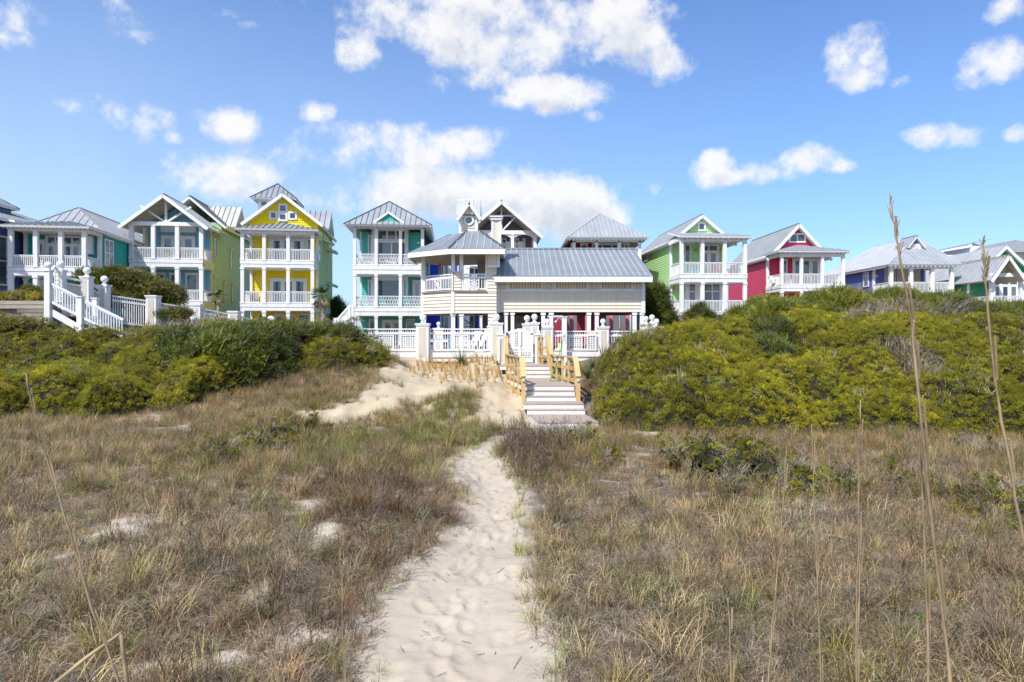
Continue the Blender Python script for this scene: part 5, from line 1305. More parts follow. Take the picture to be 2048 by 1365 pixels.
def deck():
    d = empty('sea_deck', (0, 0, 0), 0, 'raised timber deck with white edge boards in front of the pavilion', 'deck')
    y0 = 34.5; xL, xG, xR = W(680, 34.3), W(996, 34.3), W(1330, 36)
    m = MB()
    n = int((60 - y0) / .145)
    for i in range(40):
        b = MB(); yy = y0 + .146 * i; b.box(xL, xG if i < 8 else xR, yy, yy + .138, DZ - .035, DZ); b.build('deck_board', 'composite', d)
    m.box(xL, xR, y0 + 5.84, 44, DZ - .05, DZ - .02); m.build('deck_surface', 'composite', d)
    for a, b_, yy in ((xL, xG, y0), (W(1078, 35.2), xR, 35.4)):
        m = MB(); m.box(a, b_, yy - .16, yy - .10, DZ - .22, DZ + .02); m.build('edge_board', 'white', d)
        m = MB(); m.box(a, b_, yy - .10, yy - .04, DZ - .44, DZ - .21); m.build('lower_edge_board', 'white', d)
        m = MB(); m.box(a, b_, yy - .13, yy - .08, DZ - .52, DZ - .45)
    # timber wall under the deck
    for i in range(9):
        z = DZ - .66 - .16 * i
        m = MB(); m.box(W(1078, 35), xR, 35.35, 35.42, z, z + .145); m.build('retaining_plank', 'grey_wood', d)
        if i < 6: m = MB(); m.box(xL, xG, y0 + .05, y0 + .12, z, z + .145); m.build('retaining_plank', 'grey_wood' if i else 'new_pine', d)
    for px in (700, 742, 788, 840, 905, 950, 985):
        m = MB(); x = W(px, 34.6); m.box(x - .07, x + .07, y0 + 0, y0 + .14, DZ - 1.5, DZ - .45); m.build('deck_post', 'grey_wood', d)
    f = empty('deck_fence', (0, 0, 0), 0, 'white balustrade with lattice panels and ball-topped pillars along the deck edge', 'fence')
    top = ZZ(657.5, y0)
    xs = {}
    pillar(W(694, 34.6), 34.6, DZ - .4, ZZ(654, 34.6), .68, .19, parent=f)
    pillar(W(846, 34.4), 34.4, DZ - .42, ZZ(650, 34.4), .62, .165, parent=f)
    pillar(W(993, 34.4), 34.4, DZ - .4, ZZ(649, 34.4), .62, .17, parent=f)
    fence_run(f, W(706, y0), W(833, y0), y0, DZ, top, [(W(757, y0), W(788, y0)), (W(800, y0), W(832, y0)), (W(712, y0), W(748, y0))])
    fence_run(f, W(859, y0), W(981, y0), y0, DZ, top, [(W(907, y0), W(937, y0))])
    y1 = 35.4; top1 = ZZ(662, y1)
    for px, cap in ((1094.5, 656), (1206, 656), (1313, 656)):
        pillar(W(px, y1), y1, DZ - .2, ZZ(cap, y1), .52, .14, parent=f)
    fence_run(f, W(1104, y1), W(1196, y1), y1, DZ, top1, [(W(1137, y1), W(1165, y1))])
    fence_run(f, W(1216, y1), W(1305, y1), y1, DZ, top1, [(W(1248, y1), W(1272, y1))])
    m = MB(); m.box(W(1173, y1), W(1192, y1), y1 - .1, y1 + .2, DZ, top1 - .05); m.build('shower_screen', 'tan_panel', f); lattice(f, W(1173, y1), W(1192, y1), DZ + .1, top1 - .2, y1 - .14)
    # cluster of pillars further back (east corner and by the gate)
    g = 'ball-topped pillars standing behind the deck fence'
    for px, y, cap, b, lab in ((1292, 37.2, 650, .14, 'ball-topped white pillar just behind the east corner of the deck fence'), (1304, 39.5, 648, .17, 'tallest ball-topped white pillar at the east corner of the deck'),
                          (984, 39.5, 655, .17, 'ball-topped white pillar behind the fence beside the spiral stair'), (877, 39.5, 659, .12, 'small ball-topped pillar behind the fence in front of the cobalt cottage'),
                          (1054, 38, 650, .17, 'ball-topped white pillar just behind the gate')):
        pp = pillar(W(px, y), y, DZ - .1, ZZ(cap, y), .5, b, name='ball_pillar'); tag(pp, lab, 'pillar', g)
    # entry pillars beside the gate
    pp = pillar(W(1069, 35.2), 35.2, DZ - .6, ZZ(648, 35.2), .44, .16, name='gate_pillar'); tag(pp, 'white gate pillar with large ball finial at the head of the beach steps', 'pillar')
    for px, nm in ((1002.5, 'short square white post on the pavilion-lookout side of the gate'), (1077, 'short square white post beneath the ball pillar on the hinge side of the gate')):
        y = 34.0; m = MB(); x = W(px, y); zb, zt = ZZ(727, y), ZZ(671, y)
        m.box(x - .17, x + .17, y - .17, y + .17, zb, zt); p = m.build('gate_post', 'white'); tag(p, nm, 'post', 'square posts flanking the gate')
        m = MB(); m.box(x - .10, x + .10, y - .185, y - .17, zb + .1, zt - .12); m.build('pillar_panel', 'tan_panel', p)
        m = MB(); m.box(x - .21, x + .21, y - .21, y + .21, zt, zt + .06); m.box(x - .09, x + .09, y - .09, y + .09, zt + .06, zt + .24); m.build('pillar_cap', 'white', p)
    # gate
    y = 34.5; gx0, gx1 = W(1012, y), W(1066, y); z0, z1 = ZZ(725, y), ZZ(668, y); mid = (gx0 + gx1) / 2; zc = ZZ(659.5, y); zm = ZZ(697, y)
    r = empty('lattice_gate', (0, 0, 0), 0, 'white lattice gate with peaked top at the head of the beach steps', 'gate')
    m = MB()
    for x in (gx0 + .06, gx1 - .06): m.box(x - .06, x + .06, y - .03, y + .03, z0, z1 + .02)
    m.box(mid - .09, mid + .09, y - .032, y + .032, z0, zc); m.box(gx0 + .12, gx1 - .12, y - .028, y + .028, zm - .06, zm + .06); m.box(gx0 + .12, gx1 - .12, y - .028, y + .028, z0, z0 + .2)
    m.bar((gx0, y, z1 + .0), (mid, y, zc), .06, .14); m.bar((mid, y, zc), (gx1, y, z1 + .0), .06, .14); m.build('gate_frame', 'white', r)
    m = MB()
    for a, b_ in ((gx0 + .12, mid - .09), (mid + .09, gx1 - .12)):
        k = 6
        for i in range(1, k): x = a + (b_ - a) * i / k; ztop = z1 + (zc - z1) * (1 - abs(x - mid) / (mid - gx0)) - .05; m.box(x - .022, x + .022, y - .012, y, z0 + .2, ztop)
        zz = z0 + .3
        while zz < z1 + .08: m.box(a, b_, y, y + .012, zz - .022, zz + .022); zz += .12
    m.build('lattice_strip', 'white', r, kind='stuff')
    m = MB(); m.box(mid + .02, mid + .07, y - .06, y - .03, zm + .0, zm + .18); m.build('gate_latch', 'steel', r)
    for zz in (z0 + .3, z1 - .2): m = MB(); m.box(gx1 - .02, gx1 + .05, y - .05, y - .03, zz, zz + .1); m.build('gate_hinge', 'steel', r)
    # outdoor shower post
    y = 34.9; x = W(1128.5, y); s = empty('outdoor_shower', (0, 0, 0), 0, 'white square shower post with shower head and foot tap beside the steps', 'shower')
    m = MB(); zt = ZZ(635.5, y); m.box(x - .12, x + .12, y - .12, y + .12, DZ - 1.2, zt); m.box(x - .15, x + .15, y - .15, y + .15, zt, zt + .05); m.build('shower_post', 'white', s)
    m = MB(); m.tube([(x - .12, y - .1, zt - .1), (x - .3, y - .1, zt - .04), (x - .42, y - .1, zt - .18)], .02, 6); m.tube([(x - .40, y - .1, zt - .16), (x - .46, y - .1, zt - .25)], [.03, .075], 8); m.build('shower_head', 'steel', s)
    # deck furniture
    chair(W(953, 36.2), 36.2, DZ, -1.15, 'white rocking chair on the deck behind the fence beside the gate', kind='rocker', group=None, scale=1.05)
    chair(W(940, 37.4), 37.4, DZ, -.9, 'white rocking chair further back on the deck, partly behind the lattice panel', kind='rocker', group=None)
    chair(W(721, 36.2), 36.2, DZ, .1, 'blue and white striped sling chair behind the deck fence', 'sky_blue', group=None, name='sling_chair')
    t = empty('blue_table', (W(872, 36.4), 36.4, DZ), 0, 'pale blue slatted table behind the deck fence next to the tall pillar', 'table')
    for i in range(7): m = MB(); m.box(-.75, .75, -.4 + .115 * i, -.4 + .115 * i + .1, .66, .70); m.build('table_slat', 'sky_blue', t)
    for a in (-.68, .68):
        for b_ in (-.34, .34): m = MB(); m.box(a - .04, a + .04, b_ - .04, b_ + .04, 0, .66); m.build('leg', 'sky_blue', t)
    m = MB(); m.box(-.7, .7, -.38, -.34, .52, .65); m.build('table_apron', 'white', t)
    yb = 36.8; b = empty('yellow_tap_handle', (W(1119, yb), yb, DZ), 0, 'small yellow cone standing on the deck behind the pickets', 'cone'); m = MB(); m.tube([(0, 0, .2), (0, 0, .45)], [.12, .04], 8); m.box(-.15, .15, -.15, .15, 0.15, .2); m.tube([(0, 0, 0), (0, 0, .2)], .05, 6); m.build('cone_body', 'yellow', b)
deck()

# ------------------------------------------------------------------ beach steps
def steps():
    s = empty('beach_steps', (0, 0, 0), 0, 'beach steps with white risers, brown treads and new yellow pine handrails', 'steps')
    def plat(x0, x1, y0, y1, z, riser, wl=None, nb=1, x0b=None, x1b=None, fas=.02):
        """flat tread made of boards with a riser under its front edge"""
        x0b = x0 if x0b is None else x0b; x1b = x1 if x1b is None else x1b
        nb = max(1, round((y1 - y0) / .145))
        for i in range(nb):
            ya, yb = y0 - (.02 if i == 0 else 0) + (y1 - y0) * i / nb, y0 + (y1 - y0) * (i + 1) / nb - .006
            ta, tb = i / nb, (i + 1) / nb; la, lb = x0 + (x0b - x0) * ta, x0 + (x0b - x0) * tb; ra, rb = x1 + (x1b - x1) * ta, x1 + (x1b - x1) * tb
            m = MB(); m.add([(la, ya, z - .03), (ra, ya, z - .03), (rb, yb, z - .03), (lb, yb, z - .03), (la, ya, z), (ra, ya, z), (rb, yb, z), (lb, yb, z)], [(0,3,2,1),(4,5,6,7),(0,1,5,4),(1,2,6,5),(2,3,7,6),(3,0,4,7)]); m.build('tread_board', 'composite', s)
        m = MB(); m.box(x0 + .01, x1 - .01, y0, y0 + .03, z - .03 - riser, z - .031); m.build('riser_board', 'white', s)
        for (ax, bx) in ((x0, x0b), (x1, x1b)):
            m = MB(); m.bar((ax + (.02 if ax == x0 else -.02), y0 + .03, z - .03 - riser / 2), (bx + (.02 if ax == x0 else -.02), y1, z - .03 - riser / 2), .03, riser); m.build('side_board', 'white', s)
    X = W
    plat(X(1076, 22), X(1197, 22), 22.0, 24.15, .25, .30, x0b=X(1057, 24.15), x1b=X(1171, 24.15))
    plat(X(1054, 24.15), X(1171, 24.15), 24.15, 24.5, .42, .17)
    plat(X(1047, 24.5), X(1168, 24.5), 24.5, 25.5, .59, .17)
    xl, xr = X(1052, 25.5) - .1, X(1152, 25.5)
    for i in range(2): plat(xl, xr, 25.5 + .35 * i, 25.5 + .35 * (i + 1), .765 + .177 * i, .177)
    z = 1.12; plat(xl, X(1149, 26.2), 26.2, 30.7, z, .17, x0b=X(1013, 30.7), x1b=X(1128, 30.7))
    xg0, xg1 = X(1013, 31), X(1102, 31)
    for i in range(3): plat(xg0, xg1 - .02 * i, 30.7 + .3 * i, 30.7 + .3 * (i + 1), 1.29 + .17 * i, .17)
    plat(X(1000, 31.6), X(1098, 31.6), 31.6, 34.5, 1.63, .17)
    # handrails
    def rail(pts, tops, name, mids=(.33, .66), w=.09, inset=.05):
        """pts: post foot positions (x, y, z foot); tops: z of the cap at each"""
        for (x, y, zf), zt in zip(pts, tops):
            m = MB(); m.box(x - .05, x + .05, y - .05, y + .05, zf - .35, zt - .02); m.build('rail_post', 'new_pine', s)
        for a, b_ in zip(range(len(pts) - 1), range(1, len(pts))):
            p, q = Vector((pts[a][0], pts[a][1], tops[a])), Vector((pts[b_][0], pts[b_][1], tops[b_]))
            m = MB(); m.bar(p, q, .14, .045); m.build('cap_rail', 'new_pine', s)
            for t in mids:
                pa = Vector((pts[a][0], pts[a][1], pts[a][2] + (tops[a] - pts[a][2]) * t)); qa = Vector((pts[b_][0], pts[b_][1], pts[b_][2] + (tops[b_] - pts[b_][2]) * t))
                m = MB(); m.bar(pa, qa, .045, .13); m.build('rail_board', 'new_pine', s)
    lx0, lx1 = X(1047, 25.5), X(1045, 26.25)
    f = lambda t: (lx1 + (X(1014, 30.4) - lx1) * t, 26.25 + 4.15 * t)
    L = [(lx1, 26.25, 1.12)] + [(*f(t), 1.12) for t in (.25, .5, .75)] + [(*f(1), 1.12)]
    rail(L, [2.17] * 5, 'left', mids=(.12, .52))
    m = MB(); m.box(lx0 - .07, lx0 + .07, 25.43, 25.57, .3, 1.55); m.build('rail_post', 'new_pine', s)
    m = MB(); m.bar((lx0, 25.38, 1.50), (lx1, 26.3, 2.19), .19, .05); m.build('cap_rail', 'new_pine', s)
    m = MB(); m.bar((lx0, 25.5, 1.1), (lx1, 26.3, 1.75), .05, .13); m.build('rail_board', 'new_pine', s)
    m = MB(); m.bar((lx0, 25.5, .75), (lx1, 26.3, 1.2), .05, .13); m.build('rail_board', 'new_pine', s)
    # rising part at the top left
    u0, u1 = X(1014, 30.4), X(1012, 31.8)
    m = MB(); m.bar((u0, 30.3, 2.17), (u1, 31.9, 2.95), .16, .05); m.build('cap_rail', 'new_pine', s)
    m = MB(); m.box(u1 - .06, u1 + .06, 31.74, 31.86, 1.3, 2.93); m.build('rail_post', 'new_pine', s)
    rail([(u1, 31.8, 1.63), (X(1012, 33.8), 33.8, 1.63)], [2.93, 2.93], 'tl')
    # right side
    rx0, rx1 = X(1156, 25.5), X(1151, 26.3)
    g = lambda t: (rx1 + (X(1103, 30.5) - rx1) * t, 26.3 + 4.2 * t)
    R = [(rx1, 26.3, 1.12)] + [(*g(t), 1.12) for t in (.25, .5, .75)] + [(*g(1), 1.12)]
    rail(R, [2.17] * 5, 'right', mids=(.15, .58))
    m = MB(); m.box(rx0 - .08, rx0 + .08, 25.42, 25.58, .3, 1.55); m.build('rail_post', 'new_pine', s)
    m = MB(); m.bar((rx0, 25.38, 1.50), (rx1, 26.35, 2.19), .19, .05); m.build('cap_rail', 'new_pine', s)
    for a, b_ in ((1.1, 1.75), (.75, 1.25)): m = MB(); m.bar((rx0, 25.5, a), (rx1, 26.3, b_), .05, .13); m.build('rail_board', 'new_pine', s)
    v0, v1 = X(1103, 30.5), X(1096, 31.9)
    m = MB(); m.bar((v0, 30.4, 2.17), (v1, 31.9, 2.95), .17, .05); m.build('cap_rail', 'new_pine', s)
    for a, b_ in ((1.75, 2.45), (1.35, 1.95)): m = MB(); m.bar((v0, 30.5, a), (v1, 31.9, b_), .05, .13); m.build('rail_board', 'new_pine', s)
    rail([(v1, 31.9, 1.63), (X(1083, 33.4), 32.6, 1.63), (X(1078, 33.5), 33.6, 1.63)], [2.93] * 3, 'tr', mids=(.3, .62))
    for (x, y) in ((lx0, 25.5), (rx0, 25.5)):
        m = MB(); m.box(x - .045, x + .045, y - .13, y - .08, 1.33, 1.43); m.build('step_light', 'steel', s)
    for x, y, z_ in ((X(1028, 27.3), 27.6, .95), (X(1036, 26.7), 26.8, .9), (X(1022, 28.3), 28.6, .95)):
        m = MB(); m.box(x - .07, x + .07, y - .07, y + .07, -.2, z_); m.build('support_post', 'new_pine', s)
    # hose and its white post
    y = 30.9; x = W(1128, y); m = MB(); m.bar((x - .0, y, .75), (x + .0, y, 3.1), .11, .11); p = m.build('utility_post', 'white'); tag(p, 'leaning white post with small tap beside the pine handrail', 'post')
    m = MB(); m.tube([(x - .05, y - .08, 3.05), (x + .06, y - .1, 3.0)], .02, 6); m.tube([(x + .03, y - .1, 3.1), (x + .03, y - .1, 2.98)], .035, 6); m.build('tap', 'steel', p)
    h = MB(); pts = []
    a = Vector((W(1127, 30.8), 30.75, 3.0)); b_ = Vector((W(1101, 28), 28.3, 1.16))
    for i in range(13):
        t = i / 12; p_ = a.lerp(b_, t); p_.z = a.z + (b_.z - a.z) * (t ** .8); pts.append(p_)
    c = Vector((W(1118, 28.2), 28.2, 1.15)); d = Vector((W(1120, 29.5), 29.6, 1.5)); e = Vector((W(1124, 30.6), 30.6, 2.6))
    pts += [b_.lerp(c, .5) + Vector((0, -.15, 0)), c, d, e]
    h.tube(pts, .017, 6); o = h.build('garden_hose', 'green_hose', smooth=True); tag(o, 'green garden hose hanging in a loop over the beach steps', 'hose')
    # thin dark stake in the sand
    m = MB(); y = 33.3; xk = W(1001, y); m.tube([(xk, y, ZZ(752, y)), (xk + .02, y, ZZ(680, y))], .02, 6); o = m.build('metal_stake', 'charcoal'); tag(o, 'thin dark metal stake in the sand beside the steps', 'stake')
steps()

# ------------------------------------------------------------------ west beach stair and the fence falling from it
def west_stair():
    s = empty('white_stair', (0, 0, 0), 0, 'white wooden stair with picket railings coming down over the western dune', 'stairs')
    y = 33.0; k = .0
    X = lambda p, yy=y: W(p, yy)
    zt = ZZ(607, y); zbm = ZZ(668, y)
    # front handrail: from the tall post (97,565) to (245,640)
    a, b_ = (X(101), ZZ(567, y)), (X(247), ZZ(640, y)); sl = (b_[1] - a[1]) / (b_[0] - a[0])
    def run(yy, mat='white', dz=0):
        nonlocal s
        a_, bb = (W(101, yy), a[1] + dz), (W(247, yy), b_[1] + dz); sl_ = (bb[1] - a_[1]) / (bb[0] - a_[0])
        m = MB(); m.bar((a_[0], yy, a_[1]), (bb[0], yy, bb[1]), .09, .09); m.bar((a_[0], yy, a_[1] - .88), (bb[0], yy, bb[1] - .88), .07, .1); m.build('stair_handrail', mat, s)
        n = 27
        for i in range(n):
            x = a_[0] + (bb[0] - a_[0]) * (i + .5) / n; z = a_[1] + sl_ * (x - a_[0]); m = MB(); m.box(x - .02, x + .02, yy - .02, yy + .02, z - .88, z); m.build('baluster', mat, s)
    run(y); run(34.6)
    for i in range(13):
        x = X(104) + .30 * i; z = ZZ(607, y) - .19 * i
        m = MB(); m.box(x, x + .32, y + .05, 34.5, z - .04, z); m.build('stair_tread', 'white', s)
        m = MB(); m.box(x + .28, x + .3, y + .05, 34.5, z - .2, z - .04); m.build('stair_riser', 'white', s)
    m = MB(); m.bar((X(101), y + .02, ZZ(624, y)), (X(250), y + .02, ZZ(709, y)), .06, .30); m.build('stair_stringer', 'white', s)
    # posts
    p = MB(); p.box(X(97) - .13, X(97) + .13, y - .13, y + .13, 1.9, ZZ(543, y)); q = p.build('stair_post', 'white', s)
    m = MB(); m.box(X(97) - .17, X(97) + .17, y - .17, y + .17, ZZ(543, y), ZZ(540, y)); m.sphere((X(97), y, ZZ(531, y)), .17, 16, 12); m.tube([(X(97), y, ZZ(541, y)), (X(97), y, ZZ(534, y))], .11, 10); m.build('ball_finial', 'white_vinyl', q, smooth=False)
    for px, top, yy in ((161, 595, y - .02), (191, 598, 34.6)):
        m = MB(); x = W(px, yy); m.box(x - .12, x + .12, yy - .12, yy + .12, 1.8, ZZ(top, yy)); m.box(x - .16, x + .16, yy - .16, yy + .16, ZZ(top, yy), ZZ(top - 2, yy)); m.build('newel_post', 'white', s)
    # panelled wing behind: peak railing and solid panels stepping down
    f = empty('panelled_fence', (0, 0, 0), 0, 'white panelled fence with ball-topped pillars stepping down behind the western stair', 'fence')
    ys = 35.2
    P_ = [(122, 543, .24), (174, 556, .20), (209, 573, .17)]
    for i, (px, top, w) in enumerate(P_):
        yy = ys + i * .8; pillar(W(px, yy), yy, 1.8, ZZ(top, yy), .44 if i else .36, .19, parent=f)
    for (pa, ta, ya), (pb, tb, yb) in (((130, 556, 35.3), (169, 563, 35.9)), ((181, 566, 36.1), (203, 583, 36.7))):
        a_, bb = Vector((W(pa, ya), ya, ZZ(ta, ya))), Vector((W(pb, yb), yb, ZZ(tb, yb)))
        m = MB(); m.bar(a_, bb, .12, .10); m.bar(a_ - Z_ * .28, bb - Z_ * .28, .09, .08); m.build('fence_rail', 'white', f)
        m = MB(); vs = [a_ - Z_ * .3, bb - Z_ * .3, bb - Z_ * 2.0, a_ - Z_ * 2.0]; m.add([v + Y_ * .02 for v in vs] + [v + Y_ * .06 for v in vs], [(3, 2, 1, 0), (4, 5, 6, 7), (0, 1, 5, 4), (2, 3, 7, 6)]); m.build('fence_panel', 'tan_panel', f)
    # climbing lattice rail to the top landing
    a_, bb = Vector((W(101, 33.2), 33.2, ZZ(545, 33.2))), Vector((W(109, 35), 35, ZZ(533, 35))); c = Vector((W(120, 35.2), 35.2, ZZ(545, 35.2)))
    m = MB(); m.bar(a_, bb, .1, .1); m.bar(bb, c, .1, .1); m.build('fence_rail', 'white', f)
    m = MB()
    for i in range(9):
        t = i / 8; p0 = a_.lerp(bb, t) if t < .6 else bb.lerp(c, (t - .6) / .4); m.bar(p0, p0 - Z_ * 1.6, .04, .04)
        if i: m.bar(a_.lerp(c, 0) - Z_ * .2 * i, c - Z_ * .2 * i, .03, .03)
    m.build('lattice_strip', 'white', f, kind='stuff')
    # picket fence descending eastward
    g = empty('picket_fence', (0, 0, 0), 0, 'long white picket fence with tan-panelled pillars descending behind the western dune', 'fence')
    cols = [(216, 580, 37.0), (307, 594, 38.0), (396, 611, 39.0), (469, 625, 40.0), (524, 640, 40.8)]
    for i, (px, top, yy) in enumerate(cols[1:4]):
        pillar(W(px, yy), yy, 2.0, ZZ(top, yy), .56 if i != 1 else .42, 0, parent=g)
    for (pa, ta, ya), (pb, tb, yb), (qa, qb) in ((cols[0], cols[1], (592, 603)), (cols[1], cols[2], (606, 618)), (cols[2], cols[3], (618, 629)), (cols[3], cols[4], (632, 645))):
        xa, xb = W(pa + 8, ya), W(pb - 9, yb); za, zb_ = ZZ(qa, ya), ZZ(qb, yb)
        A, B = Vector((xa, ya, za)), Vector((xb, yb, zb_)); L = (B - A).length
        m = MB(); m.bar(A, B, .10, .07); m.bar(A - Z_ * .24, B - Z_ * .24, .06, .10); m.bar(A - Z_ * 1.4, B - Z_ * 1.4, .06, .1); rl = m.build('fence_rail', 'white', g)
        m = MB(); n = round(L / .115)
        for i in range(n): p0 = A.lerp(B, (i + .5) / n); m.bar(p0 - Z_ * .0, p0 - Z_ * 1.45, .035, .035)
        m.build('picket', 'white', rl, kind='stuff')
    # two loose ball pillars showing over the hedge
    for px, cy, b, lab in ((386, 640, .19, 'ball-topped pillar with only its ball showing over the western hedge'), (542, 642, .22, 'ball-topped pillar showing over the hedge before the yellow cottage')):
        yy = 36.5; pp = pillar(W(px, yy), yy, 2.0, ZZ(cy + 8, yy) - .15, .5, b, name='ball_pillar'); tag(pp, lab, 'pillar', 'ball-topped pillars behind the western hedge')
    # timber retaining wall at the far west
    w = empty('retaining_wall', (0, 0, 0), 0, 'weathered timber retaining wall of stacked planks beside the western stair', 'wall')
    for i, (pa, pb) in enumerate(((12, 96), (22, 96), (34, 96), (42, 96), (48, 96), (52, 96))):
        yy = 33.6 + .02 * i; z = ZZ(602, yy) - .20 * i; m = MB(); m.box(W(pa, yy), W(pb, yy), yy, yy + .12, z - .185, z); m.build('plank', 'grey_wood', w)
        if i < 2: m = MB(); m.box(W(-40, yy), W(pa, yy) - .01, yy, yy + .12, z - .185, z); m.build('plank', 'grey_wood', w)
    m = MB(); m.box(W(-60, 34), W(96, 34), 33.8, 36.5, ZZ(602, 33.6) - 1.6, ZZ(602, 33.6) - .02); m.build('deck_top', 'grey_wood', w)
west_stair()

def back_stair():
    s = empty('white_stair', (0, 0, 0), 0, 'white stair with picket rail climbing behind the hedge between yellow and aqua cottages', 'stairs')
    yy = 46; a, b_ = Vector((W(676, yy), yy, ZZ(638, yy))), Vector((W(699, yy), yy, ZZ(612, yy))); c = Vector((W(712, yy), yy, ZZ(612, yy)))
    m = MB(); m.bar(a, b_, .1, .12); m.bar(b_, c, .1, .1); m.bar((W(668, yy), yy, ZZ(638, yy)), a, .1, .1); m.bar(a - Z_ * .8, b_ - Z_ * .8, .08, .1); m.bar(b_ - Z_ * .9, c - Z_ * .9, .08, .1); m.bar((W(668, yy), yy, ZZ(655, yy)), (W(712, yy), yy, ZZ(655, yy)), .1, .25); m.build('stair_handrail', 'white', s)
    for i in range(14):
        t = i / 13; p = a.lerp(b_, t); m = MB(); m.bar(p, p - Z_ * (.85), .04, .04); m.build('baluster', 'white', s)
    for px in (670, 676, 699, 706): m = MB(); m.box(W(px, yy) - .07, W(px, yy) + .07, yy - .07, yy + .07, 2.2, ZZ(612 if px > 690 else 638, yy)); m.build('newel_post', 'white', s)
back_stair()
# ------------------------------------------------------------------ vegetation: materials
def leaf_mat(name, trans=0.35, rough=0.6, spread=0.45):
    """colour = the clump's own tint x a per-leaf variation stored on the mesh"""
    m, g, b = mat_base(name)
    ti = g.new('ShaderNodeAttribute', attribute_type='INSTANCER'); ti.attribute_name = 'tint'
    va = g.new('ShaderNodeAttribute'); va.attribute_name = 'vary'
    k = g.m('ADD', 1 - spread, g.m('MULTIPLY', va.outputs['Fac'], 2 * spread))
    sc = g.new('ShaderNodeVectorMath', operation='SCALE'); g.l.new(ti.outputs['Color'], sc.inputs[0]); g.l.new(k, sc.inputs['Scale'])
    d = g.new('ShaderNodeBsdfDiffuse'); t = g.new('ShaderNodeBsdfTranslucent'); mx = g.new('ShaderNodeMixShader')
    gl = g.new('ShaderNodeBsdfGlossy'); gl.inputs['Roughness'].default_value = 0.45; gl.inputs['Color'].default_value = (.9, .88, .7, 1)
    g.l.new(sc.outputs[0], d.inputs[0]); g.l.new(sc.outputs[0], t.inputs[0]); mx.inputs[0].default_value = trans
    g.l.new(d.outputs[0], mx.inputs[1]); g.l.new(t.outputs[0], mx.inputs[2])
    m2 = g.new('ShaderNodeMixShader'); fr = g.new('ShaderNodeFresnel'); fr.inputs[0].default_value = 1.3
    g.l.new(g.m('MULTIPLY', fr.outputs[0], 0.22), m2.inputs[0]); g.l.new(mx.outputs[0], m2.inputs[1]); g.l.new(gl.outputs[0], m2.inputs[2])
    out = [n for n in g.n if n.type == 'OUTPUT_MATERIAL'][0]; g.l.new(m2.outputs[0], out.inputs[0]); g.n.remove(b)
leaf_mat('leaf'); leaf_mat('grass_blade', 0.25, spread=0.66); leaf_mat('twig_tint', 0.0, spread=0.35)
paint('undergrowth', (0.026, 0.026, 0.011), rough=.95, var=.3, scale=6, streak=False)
paint('palm_green', (0.085, 0.12, 0.035), rough=.55, var=.25, scale=3, streak=False)
paint('palm_dead', (0.40, 0.27, 0.13), rough=.8, var=.2, scale=3, streak=False)
paint('yucca_green', (0.10, 0.15, 0.05), rough=.6, var=.25, streak=False)
paint('cactus', (0.22, 0.30, 0.16), rough=.6, var=.2, scale=4, streak=False)
paint('straw_gold', (0.62, 0.40, 0.15), rough=.7, var=.3, scale=5, streak=False)
paint('reed', (0.33, 0.24, 0.14), rough=.7, var=.3, scale=5, streak=False)
paint('dead_branch', (0.24, 0.21, 0.19), rough=.9, var=.25, scale=5, streak=False)
paint('pine_needles', (0.045, 0.07, 0.02), rough=.8, var=.3, scale=6, streak=False)

def mesh_from(name, vs, fs, mat, vary):
    me = bpy.data.meshes.new(name); me.from_pydata(vs, [], fs); me.update()
    a = me.attributes.new('vary', 'FLOAT', 'POINT'); a.data.foreach_set('value', np.array(vary, np.float32)); me.materials.append(MAT[mat]); return me
def blade(vs, fs, va, base, az, L, w, curve, lean, rr, seg=4, v=None, droop=1.0):
    """a tapering ribbon that leaves the ground at lean and curves over"""
    v = rr.uniform() if v is None else v; p = np.array(base, float); th = lean
    side = np.array([-math.sin(az), math.cos(az), 0]); tw = rr.uniform(-.6, .6); b0 = len(vs)
    for i in range(seg + 1):
        t = i / seg; ww = w * (1 - t ** 1.5) * .5 + .0006
        s = side * math.cos(tw * t) + np.array([0, 0, 1]) * math.sin(tw * t) * .6
        vs.append(tuple(p - s * ww)); vs.append(tuple(p + s * ww)); va += [v, v]
        d = np.array([math.cos(az) * math.sin(th), math.sin(az) * math.sin(th), math.cos(th)]); p = p + d * L / seg; th += curve / seg * (1 + t * droop)
        az += rr.uniform(-.12, .12)
    for i in range(seg): a = b0 + 2 * i; fs.append((a, a + 1, a + 3, a + 2))
def tuft(name, n, L, w, curve, lean, spread, seed, mat='grass_blade', seg=4):
    rr = np.random.RandomState(seed); vs, fs, va = [], [], []
    for i in range(n):
        a = rr.uniform(0, 2 * PI); r = spread * math.sqrt(rr.uniform())
        blade(vs, fs, va, (r * math.cos(a), r * math.sin(a), -.02), a + rr.normal(0, .9), L * rr.uniform(.55, 1.15), w * rr.uniform(.7, 1.3), curve * rr.uniform(.4, 1.3), lean * rr.uniform(.2, 1.4), rr, seg)
    return mesh_from(name, vs, fs, mat, va)
def weed(name, seed, n=7, h=.5):
    rr = np.random.RandomState(seed); vs, fs, va = [], [], []
    for i in range(n):
        az = rr.uniform(0, 2 * PI); L = h * rr.uniform(.6, 1.2); lean = rr.uniform(0, .5)
        blade(vs, fs, va, (rr.normal(0, .04), rr.normal(0, .04), 0), az, L, .007, .2, lean, rr, 3, .25)
        for j in range(12):
            t = rr.uniform(.3, 1); p = (math.cos(az) * math.sin(lean) * L * t, math.sin(az) * math.sin(lean) * L * t, math.cos(lean) * L * t)
            blade(vs, fs, va, p, rr.uniform(0, 2 * PI), L * .22, .006, .3, rr.uniform(.3, 1.2), rr, 2, rr.uniform(0, .5))
    return mesh_from(name, vs, fs, 'twig_tint', va)
